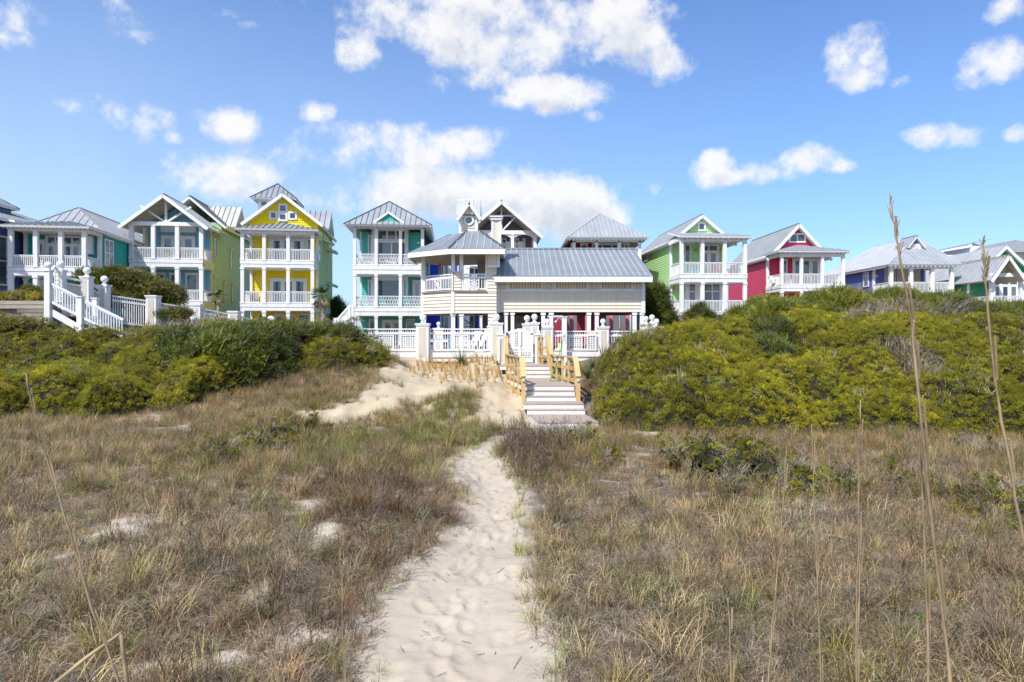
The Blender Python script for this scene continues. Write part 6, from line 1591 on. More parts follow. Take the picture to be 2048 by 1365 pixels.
def sprig(name, seed, n, size, ll, lw, mat='leaf', up=0.5):
    """leafy shoot tips: leaves set round short stems inside a dome"""
    rr = np.random.RandomState(seed); vs, fs, va = [], [], []
    stems = [(rr.normal(0, size * .42), rr.normal(0, size * .42), rr.uniform(-.3, .5) * size) for _ in range(max(4, n // 9))]
    for i in range(n):
        s = stems[i % len(stems)]; t = rr.uniform(-.5, .5)
        c = np.array([s[0] + rr.normal(0, size * .09), s[1] + rr.normal(0, size * .09), s[2] + t * size * .5])
        az = rr.uniform(0, 2 * PI); el = rr.uniform(-.2, 1.2); d = np.array([math.cos(az) * math.cos(el), math.sin(az) * math.cos(el), math.sin(el)])
        q = np.cross(d, rr.normal(size=3)); q /= np.linalg.norm(q) + 1e-9; L = ll * rr.uniform(.6, 1.3); wd = lw * rr.uniform(.7, 1.2); b0 = len(vs)
        for p in (c, c + d * L * .5 + q * wd * .5, c + d * L, c + d * L * .5 - q * wd * .5): vs.append(tuple(p))
        fs.append((b0, b0 + 1, b0 + 2, b0 + 3)); v = np.clip(rr.normal(.5, .22) + t * .25, 0, 1); va += [v] * 4
    return mesh_from(name, vs, fs, mat, va)
def feather(name, seed, n, size, mat='leaf'):
    """juniper sprays: narrow shoots sweeping one way"""
    rr = np.random.RandomState(seed); vs, fs, va = [], [], []
    for i in range(n):
        base = (rr.normal(0, size * .45), rr.normal(0, size * .45), rr.uniform(-.3, .3) * size); az = rr.normal(.3, .8)
        L = size * rr.uniform(.4, .9); lean = rr.uniform(.2, 1.2); v = rr.uniform()
        blade(vs, fs, va, base, az, L, size * .05, .5, lean, rr, 3, v)
        for j in range(5):
            t = rr.uniform(.2, .9); p = (base[0] + math.cos(az) * math.sin(lean) * L * t, base[1] + math.sin(az) * math.sin(lean) * L * t, base[2] + math.cos(lean) * L * t)
            blade(vs, fs, va, p, az + rr.choice([-1, 1]) * rr.uniform(.4, 1.0), L * .4, size * .045, .4, lean + rr.normal(0, .3), rr, 2, v)
    return mesh_from(name, vs, fs, mat, va)
def twigs(name, seed, n, size):
    rr = np.random.RandomState(seed); vs, fs, va = [], [], []
    for i in range(n):
        base = (rr.normal(0, size * .4), rr.normal(0, size * .4), rr.uniform(-.3, .1) * size); az = rr.normal(.3, .9); L = size * rr.uniform(.6, 1.4)
        blade(vs, fs, va, base, az, L, .012, .7, rr.uniform(.1, 1.1), rr, 4, rr.uniform(.2, 1))
    return mesh_from(name, vs, fs, 'twig_tint', va)
def source(name, meshes):
    c = bpy.data.collections.new(name)
    for i, me in enumerate(meshes):
        o = bpy.data.objects.new('%s_%02d' % (name, i), me); c.objects.link(o)
    return c
SRC = {
 'grass': source('grass_source', [
    tuft('t', 44, .44, .0055, 1.9, .5, .13, 1), tuft('t', 40, .36, .0050, 2.4, .8, .15, 2), tuft('t', 50, .50, .0050, 1.3, .45, .12, 3), tuft('t', 34, .30, .0055, 2.8, 1.0, .17, 4),
    tuft('t', 46, .50, .0042, .5, .30, .12, 5), tuft('t', 40, .40, .0042, .7, .40, .12, 6),
    weed('t', 7), weed('t', 8, 5, .62),
    sprig('t', 9, 60, .10, .05, .018, 'grass_blade'), tuft('t', 22, .34, .0075, .9, .6, .05, 10), tuft('t', 60, .26, .0045, 1.6, 1.25, .20, 11, seg=3)]),
 'leafy': source('leafy_source', [sprig('s', 20 + i, 170, .17, .034, .019) for i in range(4)]),
 'broad': source('broad_source', [sprig('s', 30 + i, 90, .17, .062, .032) for i in range(3)]),
 'feather': source('feather_source', [feather('s', 40 + i, 30, .34) for i in range(4)]),
 'twigs': source('twig_source', [twigs('s', 50 + i, 26, .38) for i in range(3)]),
}
for o in SRC['grass'].objects: pass
def scatter(name, src, P, R, S_, idx, tint, parent=None, kind='stuff', **props):
    """points with rotation, scale, variant and tint; a geometry node sets one clump on each"""
    n = len(P); me = bpy.data.meshes.new(name); me.vertices.add(n); me.vertices.foreach_set('co', np.asarray(P, np.float32).reshape(-1))
    for nm, ty, dat in (('rot', 'FLOAT_VECTOR', R), ('scl', 'FLOAT', S_), ('idx', 'INT', idx), ('tint', 'FLOAT_COLOR', tint)):
        a = me.attributes.new(nm, ty, 'POINT'); key = {'FLOAT_VECTOR': 'vector', 'FLOAT': 'value', 'INT': 'value', 'FLOAT_COLOR': 'color'}[ty]
        a.data.foreach_set(key, np.asarray(dat, np.int32 if ty == 'INT' else np.float32).reshape(-1))
    o = link_mesh(name, me, parent)
    t = NODE.get(src)
    if t is None:
        t = bpy.data.node_groups.new('scatter_' + src, 'GeometryNodeTree'); NODE[src] = t
        t.interface.new_socket('Geometry', in_out='INPUT', socket_type='NodeSocketGeometry'); t.interface.new_socket('Geometry', in_out='OUTPUT', socket_type='NodeSocketGeometry')
        N, Lk = t.nodes, t.links; gi = N.new('NodeGroupInput'); go = N.new('NodeGroupOutput'); ip = N.new('GeometryNodeInstanceOnPoints')
        ci = N.new('GeometryNodeCollectionInfo'); ci.inputs['Collection'].default_value = SRC[src]; ci.inputs['Separate Children'].default_value = True; ci.inputs['Reset Children'].default_value = True
        def attr(nm, ty): a = N.new('GeometryNodeInputNamedAttribute'); a.data_type = ty; a.inputs['Name'].default_value = nm; return a.outputs[0]
        Lk.new(gi.outputs[0], ip.inputs['Points']); Lk.new(ci.outputs[0], ip.inputs['Instance']); ip.inputs['Pick Instance'].default_value = True
        Lk.new(attr('idx', 'INT'), ip.inputs['Instance Index']); Lk.new(attr('rot', 'FLOAT_VECTOR'), ip.inputs['Rotation']); Lk.new(attr('scl', 'FLOAT'), ip.inputs['Scale']); Lk.new(ip.outputs[0], go.inputs[0])
    md = o.modifiers.new('scatter', 'NODES'); md.node_group = t
    if kind: o['kind'] = kind
    for k, v in props.items(): o[k] = v
    return o
NODE = {}
def tint_rgba(c, n, rr, jit=.18, hue=.10):
    c = np.array(c, float)[None, :].repeat(n, 0) if np.ndim(c) == 1 else np.array(c, float)
    b = np.exp(rr.normal(0, jit, (n, 1))); h = np.exp(rr.normal(0, hue, (n, 3)))
    return np.concatenate([np.clip(c * b * h, 0, 1), np.ones((n, 1))], 1)

# ------------------------------------------------------------------ dune shrubs: canopy over the terrain, one object per bush
PAL = {'yg': (.275, .262, .020), 'olive': (.185, .168, .020), 'dark': (.065, .082, .012), 'jun': (.125, .150, .014), 'tips': (.40, .36, .03), 'brown': (.16, .115, .035), 'grey': (.29, .245, .19), 'jun2': (.175, .185, .018)}
def bushes(seeds, inside, base_h, x0, x1, y0, y1, g=.16, warp=.9, seed=1, rim=.9):
    """seeds: (x, y, size, height, palette, kind, label); inside(x, y) > 0 is the footprint in metres from its edge"""
    X, Y = np.meshgrid(np.arange(x0, x1, g), np.arange(y0, y1, g)); wx = (fbm(X * .6, Y * .6, 3, seed) - .5) * 2 * warp; wy = (fbm(X * .6, Y * .6, 3, seed + 5) - .5) * 2 * warp
    D = np.stack([np.hypot(X + wx - s[0], (Y + wy - s[1])) / s[2] for s in seeds]); o = np.sort(D, 0); own = np.argmin(D, 0)
    edge = np.clip((o[1] - o[0]) * 1.6, 0, 1) if len(seeds) > 1 else np.ones_like(X); sz = np.array([s[2] for s in seeds])[own]
    ins = inside(X, Y); rr = np.random.RandomState(seed)
    # sub-domes
    n = int((x1 - x0) * (y1 - y0) * .55); cx_, cy_, cr = rr.uniform(x0, x1, n), rr.uniform(y0, y1, n), rr.uniform(.5, 1.5, n); dome = np.zeros_like(X)
    for a, b, r in zip(cx_, cy_, cr):
        i0, i1 = np.searchsorted(Y[:, 0], [b - r, b + r]); j0, j1 = np.searchsorted(X[0], [a - r, a + r])
        q = 1 - ((X[i0:i1, j0:j1] - a) ** 2 + (Y[i0:i1, j0:j1] - b) ** 2) / r ** 2; dome[i0:i1, j0:j1] = np.maximum(dome[i0:i1, j0:j1], np.sqrt(np.clip(q, 0, 1)) * r)
    hh = np.array([s[3] for s in seeds])[own]
    h = hh * (1 - (1 - np.clip(ins / rim, 0, 1)) ** 2) ** .5 * (.70 + .30 * np.sqrt(edge)) + .62 * (dome - .50) * np.clip(ins / .6, 0, 1)
    h = h + (fbm(X * 2.2, Y * 2.2, 3, seed + 3) - .5) * .30 * np.clip(ins, 0, 1)
    h = np.where(ins > 0, np.maximum(h, .05), -.3); T = H(X, Y) + h * base_h
    gyv, gxv = np.gradient(T, g); area = np.sqrt(1 + gxv ** 2 + gyv ** 2) * g * g
    for k, s in enumerate(seeds):
        m = (own == k) & (ins > 0.0)
        if m.sum() < 6: continue
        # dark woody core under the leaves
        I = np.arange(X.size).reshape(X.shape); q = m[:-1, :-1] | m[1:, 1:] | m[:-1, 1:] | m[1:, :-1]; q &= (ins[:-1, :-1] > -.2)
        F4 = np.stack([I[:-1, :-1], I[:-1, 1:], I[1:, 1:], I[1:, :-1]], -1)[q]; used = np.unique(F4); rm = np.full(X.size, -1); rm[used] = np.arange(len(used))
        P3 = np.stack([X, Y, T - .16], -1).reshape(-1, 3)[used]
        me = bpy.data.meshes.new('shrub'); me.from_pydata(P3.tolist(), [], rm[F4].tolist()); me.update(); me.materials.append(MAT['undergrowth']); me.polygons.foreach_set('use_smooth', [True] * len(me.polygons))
        root = link_mesh('dune_shrub', me); tag(root, s[6], 'shrub', s[7] if len(s) > 7 else None)
        A = area[m]; pts = np.stack([X[m], Y[m], T[m]], 1); nrm = np.stack([-gxv[m], -gyv[m], np.ones(m.sum())], 1); nrm /= np.linalg.norm(nrm, axis=1)[:, None]
        for src, dens, pal, sc in s[5]:
            nn = max(4, int(A.sum() * dens)); c = rr.choice(len(A), nn, p=A / A.sum()); jit = rr.uniform(-g * .6, g * .6, (nn, 2)); P = pts[c].copy()
            P[:, 2] += jit[:, 0] * gxv[m][c] + jit[:, 1] * gyv[m][c]; P[:, :2] += jit; N3 = nrm[c] * .65 + np.array([0, 0, .5]) + rr.normal(0, .22, (nn, 3)); N3 /= np.linalg.norm(N3, axis=1)[:, None]
            P += N3 * (rr.uniform(-.12, .05, (nn, 1)) + .22 * (rr.uniform(size=(nn, 1)) < .06)) * (1.6 if src == 'twigs' else 1)
            tx = np.arccos(np.clip(N3[:, 2], -1, 1)); az = np.arctan2(N3[:, 1], N3[:, 0])
            # tilt towards the normal, then spin
            R = np.stack([-np.arcsin(np.clip(N3[:, 1], -1, 1)), np.arctan2(N3[:, 0], N3[:, 2]), rr.uniform(0, 2 * PI, nn) if src != 'feather' else rr.normal(.2, .8, nn)], 1)
            n1 = fbm(P[:, 0] * .8, P[:, 1] * .8, 3, seed + 9)
            w = np.clip((n1 - .38) * 3.2 + rr.normal(0, .25, nn), 0, 1)[:, None]; ca, cb = np.array(PAL[pal[0]]), np.array(PAL[pal[1]])
            scatter('leaves' if src != 'twigs' else 'bare_twigs', src, P, R, sc * rr.uniform(.75, 1.3, nn), rr.randint(0, len(SRC[src].objects), nn), tint_rgba((ca * (1 - w) + cb * w) * (.72 + .56 * fbm(P[:, 0] * 2.1, P[:, 1] * 2.1, 3, seed + 13))[:, None], nn, rr, .22, .055), root)
    return X, Y, h, ins
Lf = lambda d, p, s=1.0: ('leafy', d, p, s)
yg = [Lf(62, ('yg', 'tips'), .74), ('twigs', .9, ('grey', 'grey'), .7)]
yg2 = [Lf(46, ('yg', 'olive'), .76), ('broad', 8, ('olive', 'tips'), .75), ('twigs', 2.2, ('grey', 'brown'), .8)]
ol = [Lf(38, ('olive', 'yg'), .8), ('twigs', 3.5, ('grey', 'brown'), .9)]
dk = [Lf(18, ('dark', 'olive')), ('feather', 12, ('jun', 'dark'), .9), ('twigs', 1.5, ('grey', 'brown'), .8)]
ju = [('feather', 34, ('dark', 'jun'), 1.0), ('feather', 6, ('jun', 'jun2'), 1.4), ('twigs', 1.5, ('grey', 'grey'), .8)]
ju2 = [('feather', 30, ('jun2', 'jun'), 1.1), ('feather', 5, ('jun2', 'yg'), 1.5), Lf(8, ('olive', 'yg')), ('twigs', 2.0, ('grey', 'grey'), .9)]
gr = [('twigs', 22, ('grey', 'brown'), 1.0), Lf(8, ('olive', 'brown'))]
def wx(px, y): return (px - CX) / F * y
# west dune
def west(x, y):
    yf = np.interp(x, [-60, -19, -14, -12, -10.5, -9, -7.6, -6.6, -5.6, -5.0], [21.5, 22.6, 23.4, 25.2, 27.4, 29.2, 29.6, 29.8, 30.8, 33])
    d = np.minimum(y - yf + (fbm(x * .9, y * .9, 3, 61) - .5) * 1.6, 36.6 - y)
    d = np.minimum(d, (-7.6 - x + np.where((y > 29.6) & (y < 32.4), 1.9, 0)) * .8)
    st = np.maximum(np.abs(x - wx(160, 33.8)) - 3.2, np.abs(y - 33.9) - 1.2)      # the stair's own opening
    return np.minimum(d, st)
bushes([
  (wx(110, 24.6), 25.2, 1.9, 1.15, 'yg', yg, 'bright yellow-green wax myrtle mound lowest on the western dune'),
  (wx(330, 25.5), 26.2, 1.5, 1.0, 'yg', yg, 'yellow-green bush with grey bare twigs beside the dark juniper'),
  (wx(-60, 27), 27.5, 2.0, 1.2, 'yg', yg2, 'yellow-green bush at the outer end of the western dune'),
  (wx(120, 29), 29.3, 1.7, 1.15, 'olive', yg2, 'olive and yellow bush above the bright wax myrtle mound'),
  (wx(20, 31.5), 31.6, 1.4, 1.55, 'brown', ol, 'brownish bush heaped against the timber retaining wall'),
  (wx(240, 32), 31.6, 1.5, 1.2, 'olive', yg2, 'olive bush below the foot of the white western stair'),
  (wx(340, 33), 33.6, 1.3, 1.1, 'grey', gr, 'patch of grey leafless twiggy shrub on the western dune'),
  (wx(430, 28.2), 28.3, 1.2, 1.2, 'jun', ju, 'dark green juniper with feathery sprays low on the western dune'),
  (wx(540, 30), 30.2, 1.4, 1.25, 'jun', dk, 'dark juniper and holly thicket above the sand slope'),
  (wx(470, 33.5), 34.2, 1.5, 1.1, 'olive', yg2, 'rounded olive bush along the top of the western dune'),
  (wx(590, 34), 34.6, 1.4, 1.1, 'olive', ol, 'olive-brown bush below the yellow cottage'),
  (wx(680, 33), 33.0, 1.1, 1.0, 'dark', dk, 'dark bush crowding the end pillar of the deck fence'),
  (wx(745, 31.5), 31.6, .8, .75, 'yg', yg2, 'small yellow-green bush at the edge of the sand slope'),
  (wx(640, 30.2), 30.2, 1.0, .65, 'yg', yg2, 'low yellow-green bush above the sand bank'),
 ], west, 1.0, -27, -4.4, 21.4, 37, seed=3, rim=1.5)
# east dune
def east(x, y):
    xl = np.interp(y, [20, 21.5, 23, 25, 28, 31, 34, 37], [5.2, 3.5, 3.1, 3.2, 3.6, 4.0, 6.2, 8.5])
    yf = np.interp(x, [3, 5, 8, 12, 16, 22], [21.4, 20.6, 20.5, 20.3, 20.4, 20.6])
    d = np.minimum(x - xl, y - yf) + (fbm(x * .8, y * .8, 3, 71) - .5) * 1.0
    return np.minimum(d, 36.0 - y)
bushes([
  (wx(1290, 23), 23.0, 1.6, 1.25, 'yg', yg2, 'broad yellow-green bush directly beside the beach steps'),
  (wx(1270, 27.5), 27.5, 1.5, .95, 'yg', ol, 'olive bush with yellow leaves beside the pine handrail'),
  (wx(1500, 22.8), 23.2, 1.9, 1.35, 'yg', yg, 'large even wax myrtle in the middle of the eastern dune front'),
  (wx(1700, 22.6), 22.9, 1.6, 1.3, 'yg', yg, 'olive wax myrtle at the dune front nearest the prickly pear'),
  (wx(1860, 23.5), 24.0, 1.0, .95, 'grey', gr, 'grey tangle of bare branches above the prickly pear'),
  (wx(1990, 23), 23.4, 1.7, 1.1, 'yg', yg2, 'yellowish bush at the far end of the eastern dune front'),
  (wx(1400, 28), 28.2, 1.6, 1.15, 'yg', yg, 'bright yellow-green bush halfway up behind the large wax myrtle'),
  (wx(1560, 27.5), 27.6, 0.85, 1.1, 'olive', dk, 'darker bush in the hollow halfway up the eastern dune'),
  (wx(1690, 28), 27.8, 1.5, 1.3, 'yg', yg, 'rounded bright yellow bush high on the eastern dune'),
  (wx(1860, 28), 28.4, 1.8, 1.2, 'yg', yg, 'bright yellow-green sheet of shrub below the windswept junipers'),
  (wx(2080, 28), 28, 1.9, 1.2, 'yg', yg2, 'yellow-green bush beyond the bright sheet at the eastern end'),
  (wx(1330, 32), 32.0, 1.5, .6, 'yg', yg2, 'yellow-green bush at the corner of the deck fence'),
  (wx(1480, 32), 32.2, 1.6, 1.0, 'yg', yg2, 'yellow-green bush below the mint cottage'),
  (wx(1630, 32), 32.4, 1.5, 1.0, 'yg', yg, 'bright domed bush on the crest below the raspberry cottage'),
  (wx(1760, 33), 33, 1.2, 1.3, 'grey', gr, 'grey twiggy bush on the crest under the junipers'),
  (wx(1990, 33.5), 33.5, 2.0, 1.0, 'yg', yg2, 'olive bush under the eastern windswept juniper'),
 ], east, 1.0, 2.6, 31, 19.8, 37, seed=4, rim=2.4)
# windswept junipers along the eastern crest
def crest(x, y):
    d = np.minimum(x - wx(1490, 38), np.minimum(y - 35.2, 41.5 - y)); return d + (fbm(x * .7, y * .7, 3, 81) - .5) * 1.2
def crest_h(lst): return lst
bushes([
  (wx(1540, 37.5), 37.6, 1.5, 1.9, 'jun', ju2, 'dense green juniper below the raspberry cottage porch', 'junipers along the eastern crest'),
  (wx(1650, 38), 38.4, 1.8, 2.35, 'jun', ju2, 'tall bushy juniper between the raspberry and periwinkle cottages', 'junipers along the eastern crest'),
  (wx(1790, 38.5), 38.8, 1.8, 2.15, 'jun', ju2, 'juniper hiding the foot of the periwinkle cottage', 'junipers along the eastern crest'),
  (wx(1900, 37.5), 38.2, 1.7, 2.1, 'jun', ju, 'windswept juniper with bare silver branches on its seaward side', 'junipers along the eastern crest'),
  (wx(2010, 37.5), 37.8, 1.8, 1.65, 'jun', ju, 'dark windswept juniper below the jade cottage porch', 'junipers along the eastern crest'),
  (wx(2130, 38), 38, 2.2, 1.9, 'jun', ju, 'dark juniper at the extreme eastern end of the crest', 'junipers along the eastern crest'),
 ], crest, 1.0, 12, 33, 34.6, 42.2, seed=5)
# low leafy runners in the field
LOW = [((560, 876, 62, 14), 'yellow-green runner bush at the foot of the sand bank', .45), ((1490, 935, 120, 20), 'low glossy leafy runner in the dry grass below the large wax myrtle', .42), ((1640, 950, 70, 18), 'low leafy runner next to the glossy one in the eastern grass', .38),
       ((1960, 1010, 80, 24), 'low yellow-green runner at the far side of the eastern grass', .42), ((1185, 912, 45, 14), 'small leafy runner in the grass just beyond the path bend', .38), ((2030, 920, 30, 18), 'small leafy runner beneath the tallest eastern stalk', .4),
       ((1800, 962, 40, 10), 'tiny leafy runner beside a bent dark stem', .3), ((440, 915, 70, 12), 'thin leafy runner in the green grass west of the path', .22), ((300, 812, 40, 6), 'small bush on the pale grass below the dark juniper', .3), ((545, 795, 50, 8), 'yellowish ground bush below the juniper thicket', .35)]
for (pu, pv, ru, rv), lab, hh in LOW:
    yy = (CZ - .12) * F / (pv - H0); a, b = wx(pu, yy), yy; ra, rb = ru / F * yy, max(.35, rv * 1.6 / (pv - H0) * yy)
    bushes([(a, b, 1, hh * .55, 'yg', [('broad', 20, ('yg', 'olive'), .55), ('broad', 10, ('dark', 'olive'), .55), ('twigs', 14, ('grey', 'brown'), .55)], lab)],
           lambda x, y, a=a, b=b, ra=ra, rb=rb: (1 - np.hypot((x - a) / ra, (y - b) / rb) + (fbm(x * 2.5, y * 2.5, 3, int(pu)) - .5) * 2.4) * min(ra, rb), 1.0, a - ra * 1.3, a + ra * 1.3, b - rb * 1.4, b + rb * 1.4, g=.10, seed=int(pu))

# ------------------------------------------------------------------ trees
def crown_points(lobes, dens, rr):
    P, N = [], []
    for (c, r) in lobes:
        n = int(dens * 4 * PI * (r[0] * r[1] + r[1] * r[2] + r[0] * r[2]) / 3); v = rr.normal(size=(n, 3)); v /= np.linalg.norm(v, axis=1)[:, None]
        rad = rr.uniform(.55, 1.05, (n, 1)); P.append(np.array(c) + v * rad * np.array(r)); N.append(v)
    return np.concatenate(P), np.concatenate(N)
def juniper_tree(name, x, y, z0, lobes, label, dens=18, pal=('dark', 'jun'), lean=.3, seed=1, limbs=7, src='feather', sc=1.1):
    rr = np.random.RandomState(seed); r = empty(name, (0, 0, 0), 0, label, 'tree')
    top = max(l[0][2] for l in lobes); m = MB(); m.tube([(x, y, z0 - .3), (x + lean * .3, y, z0 + (top - z0) * .35), (x + lean, y, top)], [.16, .11, .03], 7); m.build('trunk', 'bark', r)
    for i in range(limbs):
        l = lobes[i % len(lobes)]; t = rr.uniform(.15, .7); p = Vector((x + lean * t, y, z0 + (top - z0) * t)); q = Vector(l[0]) + Vector(rr.normal(0, .3, 3)); mid = p.lerp(q, .5) + Vector((0, 0, -.1))
        m = MB(); m.tube([p, mid, q], [.06, .04, .012], 5); m.build('limb', 'bark', r)
    P, N = crown_points(lobes, dens, rr); n = len(P); N = N + np.array([0, 0, .5]); N /= np.linalg.norm(N, axis=1)[:, None]
    R = np.stack([-np.arcsin(N[:, 1]), np.arctan2(N[:, 0], N[:, 2]), rr.normal(.2, 1.2, n)], 1)
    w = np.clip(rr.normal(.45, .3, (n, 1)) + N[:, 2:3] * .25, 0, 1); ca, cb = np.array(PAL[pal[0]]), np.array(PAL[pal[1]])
    scatter('crown', src, P, R, sc * rr.uniform(.7, 1.25, n), rr.randint(0, len(SRC[src].objects), n), tint_rgba(ca * (1 - w) + cb * w, n, rr), r)
    return r
def lobe(px, py, y, rx, ry, rz): return ((wx(px, y), y, CZ + (H0 - py) / F * y), (rx, ry, rz))
juniper_tree('juniper_tree', wx(265, 41), 41, 2.2, [lobe(205, 563, 41, 1.0, 1, .5), lobe(240, 560, 41, 1.1, 1, .55), lobe(275, 568, 41, 1.2, 1, .6), lobe(315, 582, 41, 1.1, 1, .5), lobe(345, 590, 41.2, .6, .7, .35), lobe(240, 590, 41, 1.4, 1, .5), lobe(280, 598, 41, 1.4, 1, .5), lobe(175, 556, 41, .5, .6, .3), lobe(210, 585, 41, 1.0, 1, .5)],
             'wide flat-topped juniper in front of the sea-green and azure cottages', dens=26, pal=('dark', 'olive'), seed=2, limbs=12)
juniper_tree('juniper_tree', wx(1318, 44), 44, 2.0, [lobe(1316, 588, 44, .55, .5, .6), lobe(1312, 612, 44, .85, .7, .7), lobe(1322, 638, 44, 1.0, .8, .7), lobe(1318, 662, 44, 1.0, .8, .6), lobe(1340, 655, 44, .6, .6, .6), lobe(1300, 640, 44, .5, .5, .5)],
             'upright dark juniper in front of the mint cottage beside the pavilion', dens=26, seed=3)
juniper_tree('juniper_tree', wx(1402, 47), 47, 2.2, [lobe(1400, 622, 47, .5, .5, .5), lobe(1393, 636, 47, .9, .6, .5), lobe(1412, 634, 47, .5, .5, .4), lobe(1430, 640, 47, .6, .5, .4)], 'small juniper growing against the mint cottage lower railing', dens=22, seed=4, limbs=4, sc=.8)
juniper_tree('dune_shrub', wx(62, 36.5), 36.5, 2.4, [lobe(60, 584, 36.5, .45, .5, .25), lobe(74, 588, 36.5, .4, .4, .25), lobe(84, 594, 36.5, .4, .4, .2)], 'small dark bush behind the timber retaining wall', dens=30, pal=('dark', 'jun2'), seed=5, limbs=3, sc=.7)
juniper_tree('dune_shrub', wx(35, 36), 36, 2.4, [lobe(42, 594, 36, .6, .5, .2), lobe(24, 598, 36, .6, .5, .2), lobe(5, 600, 36, .6, .5, .2), lobe(70, 598, 36, .5, .5, .2)], 'straw-coloured low shrub along the top of the retaining wall', dens=26, pal=('brown', 'tips'), seed=6, limbs=2, sc=.7)
juniper_tree('juniper_tree', wx(672, 66), 66, 2.2, [lobe(673, 607, 66, .4, .4, .6), lobe(676, 618, 66, .8, .5, .5), lobe(671, 628, 66, .9, .5, .6)], 'distant dark pine seen in the gap beside the yellow cottage', dens=16, seed=7, limbs=3, sc=1.2)
juniper_tree('dune_shrub', wx(524, 37), 37, 2.3, [lobe(524, 645, 37, .5, .4, .3), lobe(515, 652, 37, .6, .4, .3)], 'bright green bush beside the ball pillar below the yellow cottage', dens=30, pal=('jun2', 'yg'), seed=8, limbs=2, src='leafy', sc=.8)
juniper_tree('dune_shrub', wx(345, 36.6), 36.6, 2.2, [lobe(345, 630, 36.6, .9, .4, .3), lobe(362, 628, 36.6, .5, .4, .25)], 'green shrub growing through the picket fence', dens=22, pal=('dark', 'olive'), seed=9, limbs=2, sc=.8)
# bare silver branches on the seaward side of the windswept juniper
def bare_branches():
    rr = np.random.RandomState(12); r = empty('dead_branches', (0, 0, 0), 0, 'silvery bare branches leaning out of the windswept juniper', 'branches')
    for i in range(60):
        px, py = rr.uniform(1840, 1925), rr.uniform(625, 668); y = 35.2 + rr.uniform(-.3, .5); p = Vector((wx(px, y), y, ZZ(py, y))); L = rr.uniform(.7, 1.7)
        d = Vector((rr.normal(.55, .3), rr.normal(-.1, .2), rr.normal(.55, .25))).normalized(); k = Vector((.25, 0, -.05)); m = MB()
        pts = [p, p + d * L * .4, p + d * L * .75 + k * .2 + Vector(rr.normal(0, .05, 3)), p + d * L + k * .4]; m.tube(pts, [.022, .017, .011, .004], 4)
        q = pts[1]
        for j in range(3):
            e = (d + Vector(rr.normal(0, .5, 3))).normalized(); m.tube([q.lerp(pts[2], j / 3), q.lerp(pts[2], j / 3) + e * L * .3], [.010, .003], 4)
        m.build('branch', 'dead_branch', r)
bare_branches()

# ------------------------------------------------------------------ palms, yuccas, prickly pear
def fan_leaf(mat, seed, R=.55, n=15, droop=.35):
    rr = np.random.RandomState(seed); m = MB(); m.tube([(0, 0, 0), (.25, 0, .10), (.5, 0, .12)], [.018, .014, .010], 4)
    for i in range(n):
        a = (i / (n - 1) - .5) * 2.5; L = R * (1 - .25 * abs(a)) * rr.uniform(.85, 1.1); c = Vector((.5, 0, .12)); d = Vector((math.cos(a), math.sin(a), 0)); s = Vector((-math.sin(a), math.cos(a), 0)); w = .026
        p = [c, c + d * L * .5 + Vector((0, 0, -droop * .12)), c + d * L + Vector((0, 0, -droop * L * rr.uniform(.5, 1.2)))]
        m.add([p[0] - s * .006, p[0] + s * .006, p[1] + s * w, p[1] - s * w, p[2] + s * .003, p[2] - s * .003], [(0, 1, 2, 3), (3, 2, 4, 5)])
    return m.mesh('frond', mat)
def palm(px, py_c, py_b, y, label, h_dead=.4, sc=1.0, seed=1, n=20):
    rr = np.random.RandomState(seed); x = wx(px, y); zc = ZZ(py_c, y); zb = 2.0; r = empty('palm_tree', (x, y, 0), 0, label, 'palm', 'small cabbage palms beside the cottages')
    m = MB(); pts = []; rad = []
    for i in range(15): t = i / 14; pts.append((.05 * math.sin(t * 3), 0, zb + (zc - zb - .1) * t)); rad.append(.17 * sc * (1.1 - .3 * t) * (1 + (.16 if i % 2 else -.04)))
    m.tube(pts, rad, 9); tr = m.build('trunk', 'palm_bark', r)
    for i in range(26):
        a = i * 2.4; t = .25 + .72 * i / 26; z = zb + (zc - zb - .1) * t; q = .15 * sc; m = MB(); d = Vector((math.cos(a), math.sin(a), 0)); m.bar(Vector((0, 0, z)) + d * q * .8, Vector((0, 0, z + .13)) + d * q * 1.5, .07, .025); m.build('leaf_boot', 'palm_bark', tr)
    G = [fan_leaf('palm_green', seed + k) for k in range(3)]; Dm = [fan_leaf('palm_dead', seed + 5 + k, .5, 13, .9) for k in range(2)]
    for i in range(n):
        dead = i / n < h_dead; a = rr.uniform(0, 2 * PI); el = rr.uniform(.0, 1.25) if not dead else rr.uniform(-1.2, -.4)
        if dead: a = rr.choice([0, PI * .9]) + rr.normal(0, .6)
        o = link_mesh('frond', Dm[i % 2] if dead else G[i % 3], r); o.location = (0, 0, zc); o.rotation_euler = (rr.normal(0, .3), -el, a); o.scale = (sc * rr.uniform(.8, 1.15),) * 3
palm(436, 596, 640, 46, 'small palm with drooping dead fronds beside the azure cottage', .35, .75, 3)
palm(645, 598, 652, 46, 'taller palm with rough trunk in front of the yellow cottage corner', .4, .95, 7, 24)
def yucca(x, y, z, label, n=46, L=.6, seed=1, dead=.25, mat='yucca_green'):
    rr = np.random.RandomState(seed); r = empty('yucca_plant', (x, y, z), 0, label, 'yucca')
    for dd, mt in ((False, mat), (True, 'palm_dead')):
        vs, fs, va = [], [], []
        for i in range(int(n * (dead if dd else 1 - dead))):
            a = rr.uniform(0, 2 * PI); blade(vs, fs, va, (.03 * math.cos(a), .03 * math.sin(a), 0), a, L * rr.uniform(.7, 1.1), .035, .25 if not dd else 1.6, rr.uniform(.1, 1.3) if not dd else rr.uniform(.8, 1.5), rr, 3)
        me = mesh_from('blades', vs, fs, mt, va); o = link_mesh('leaf_rosette' if not dd else 'dry_leaves', me, r)
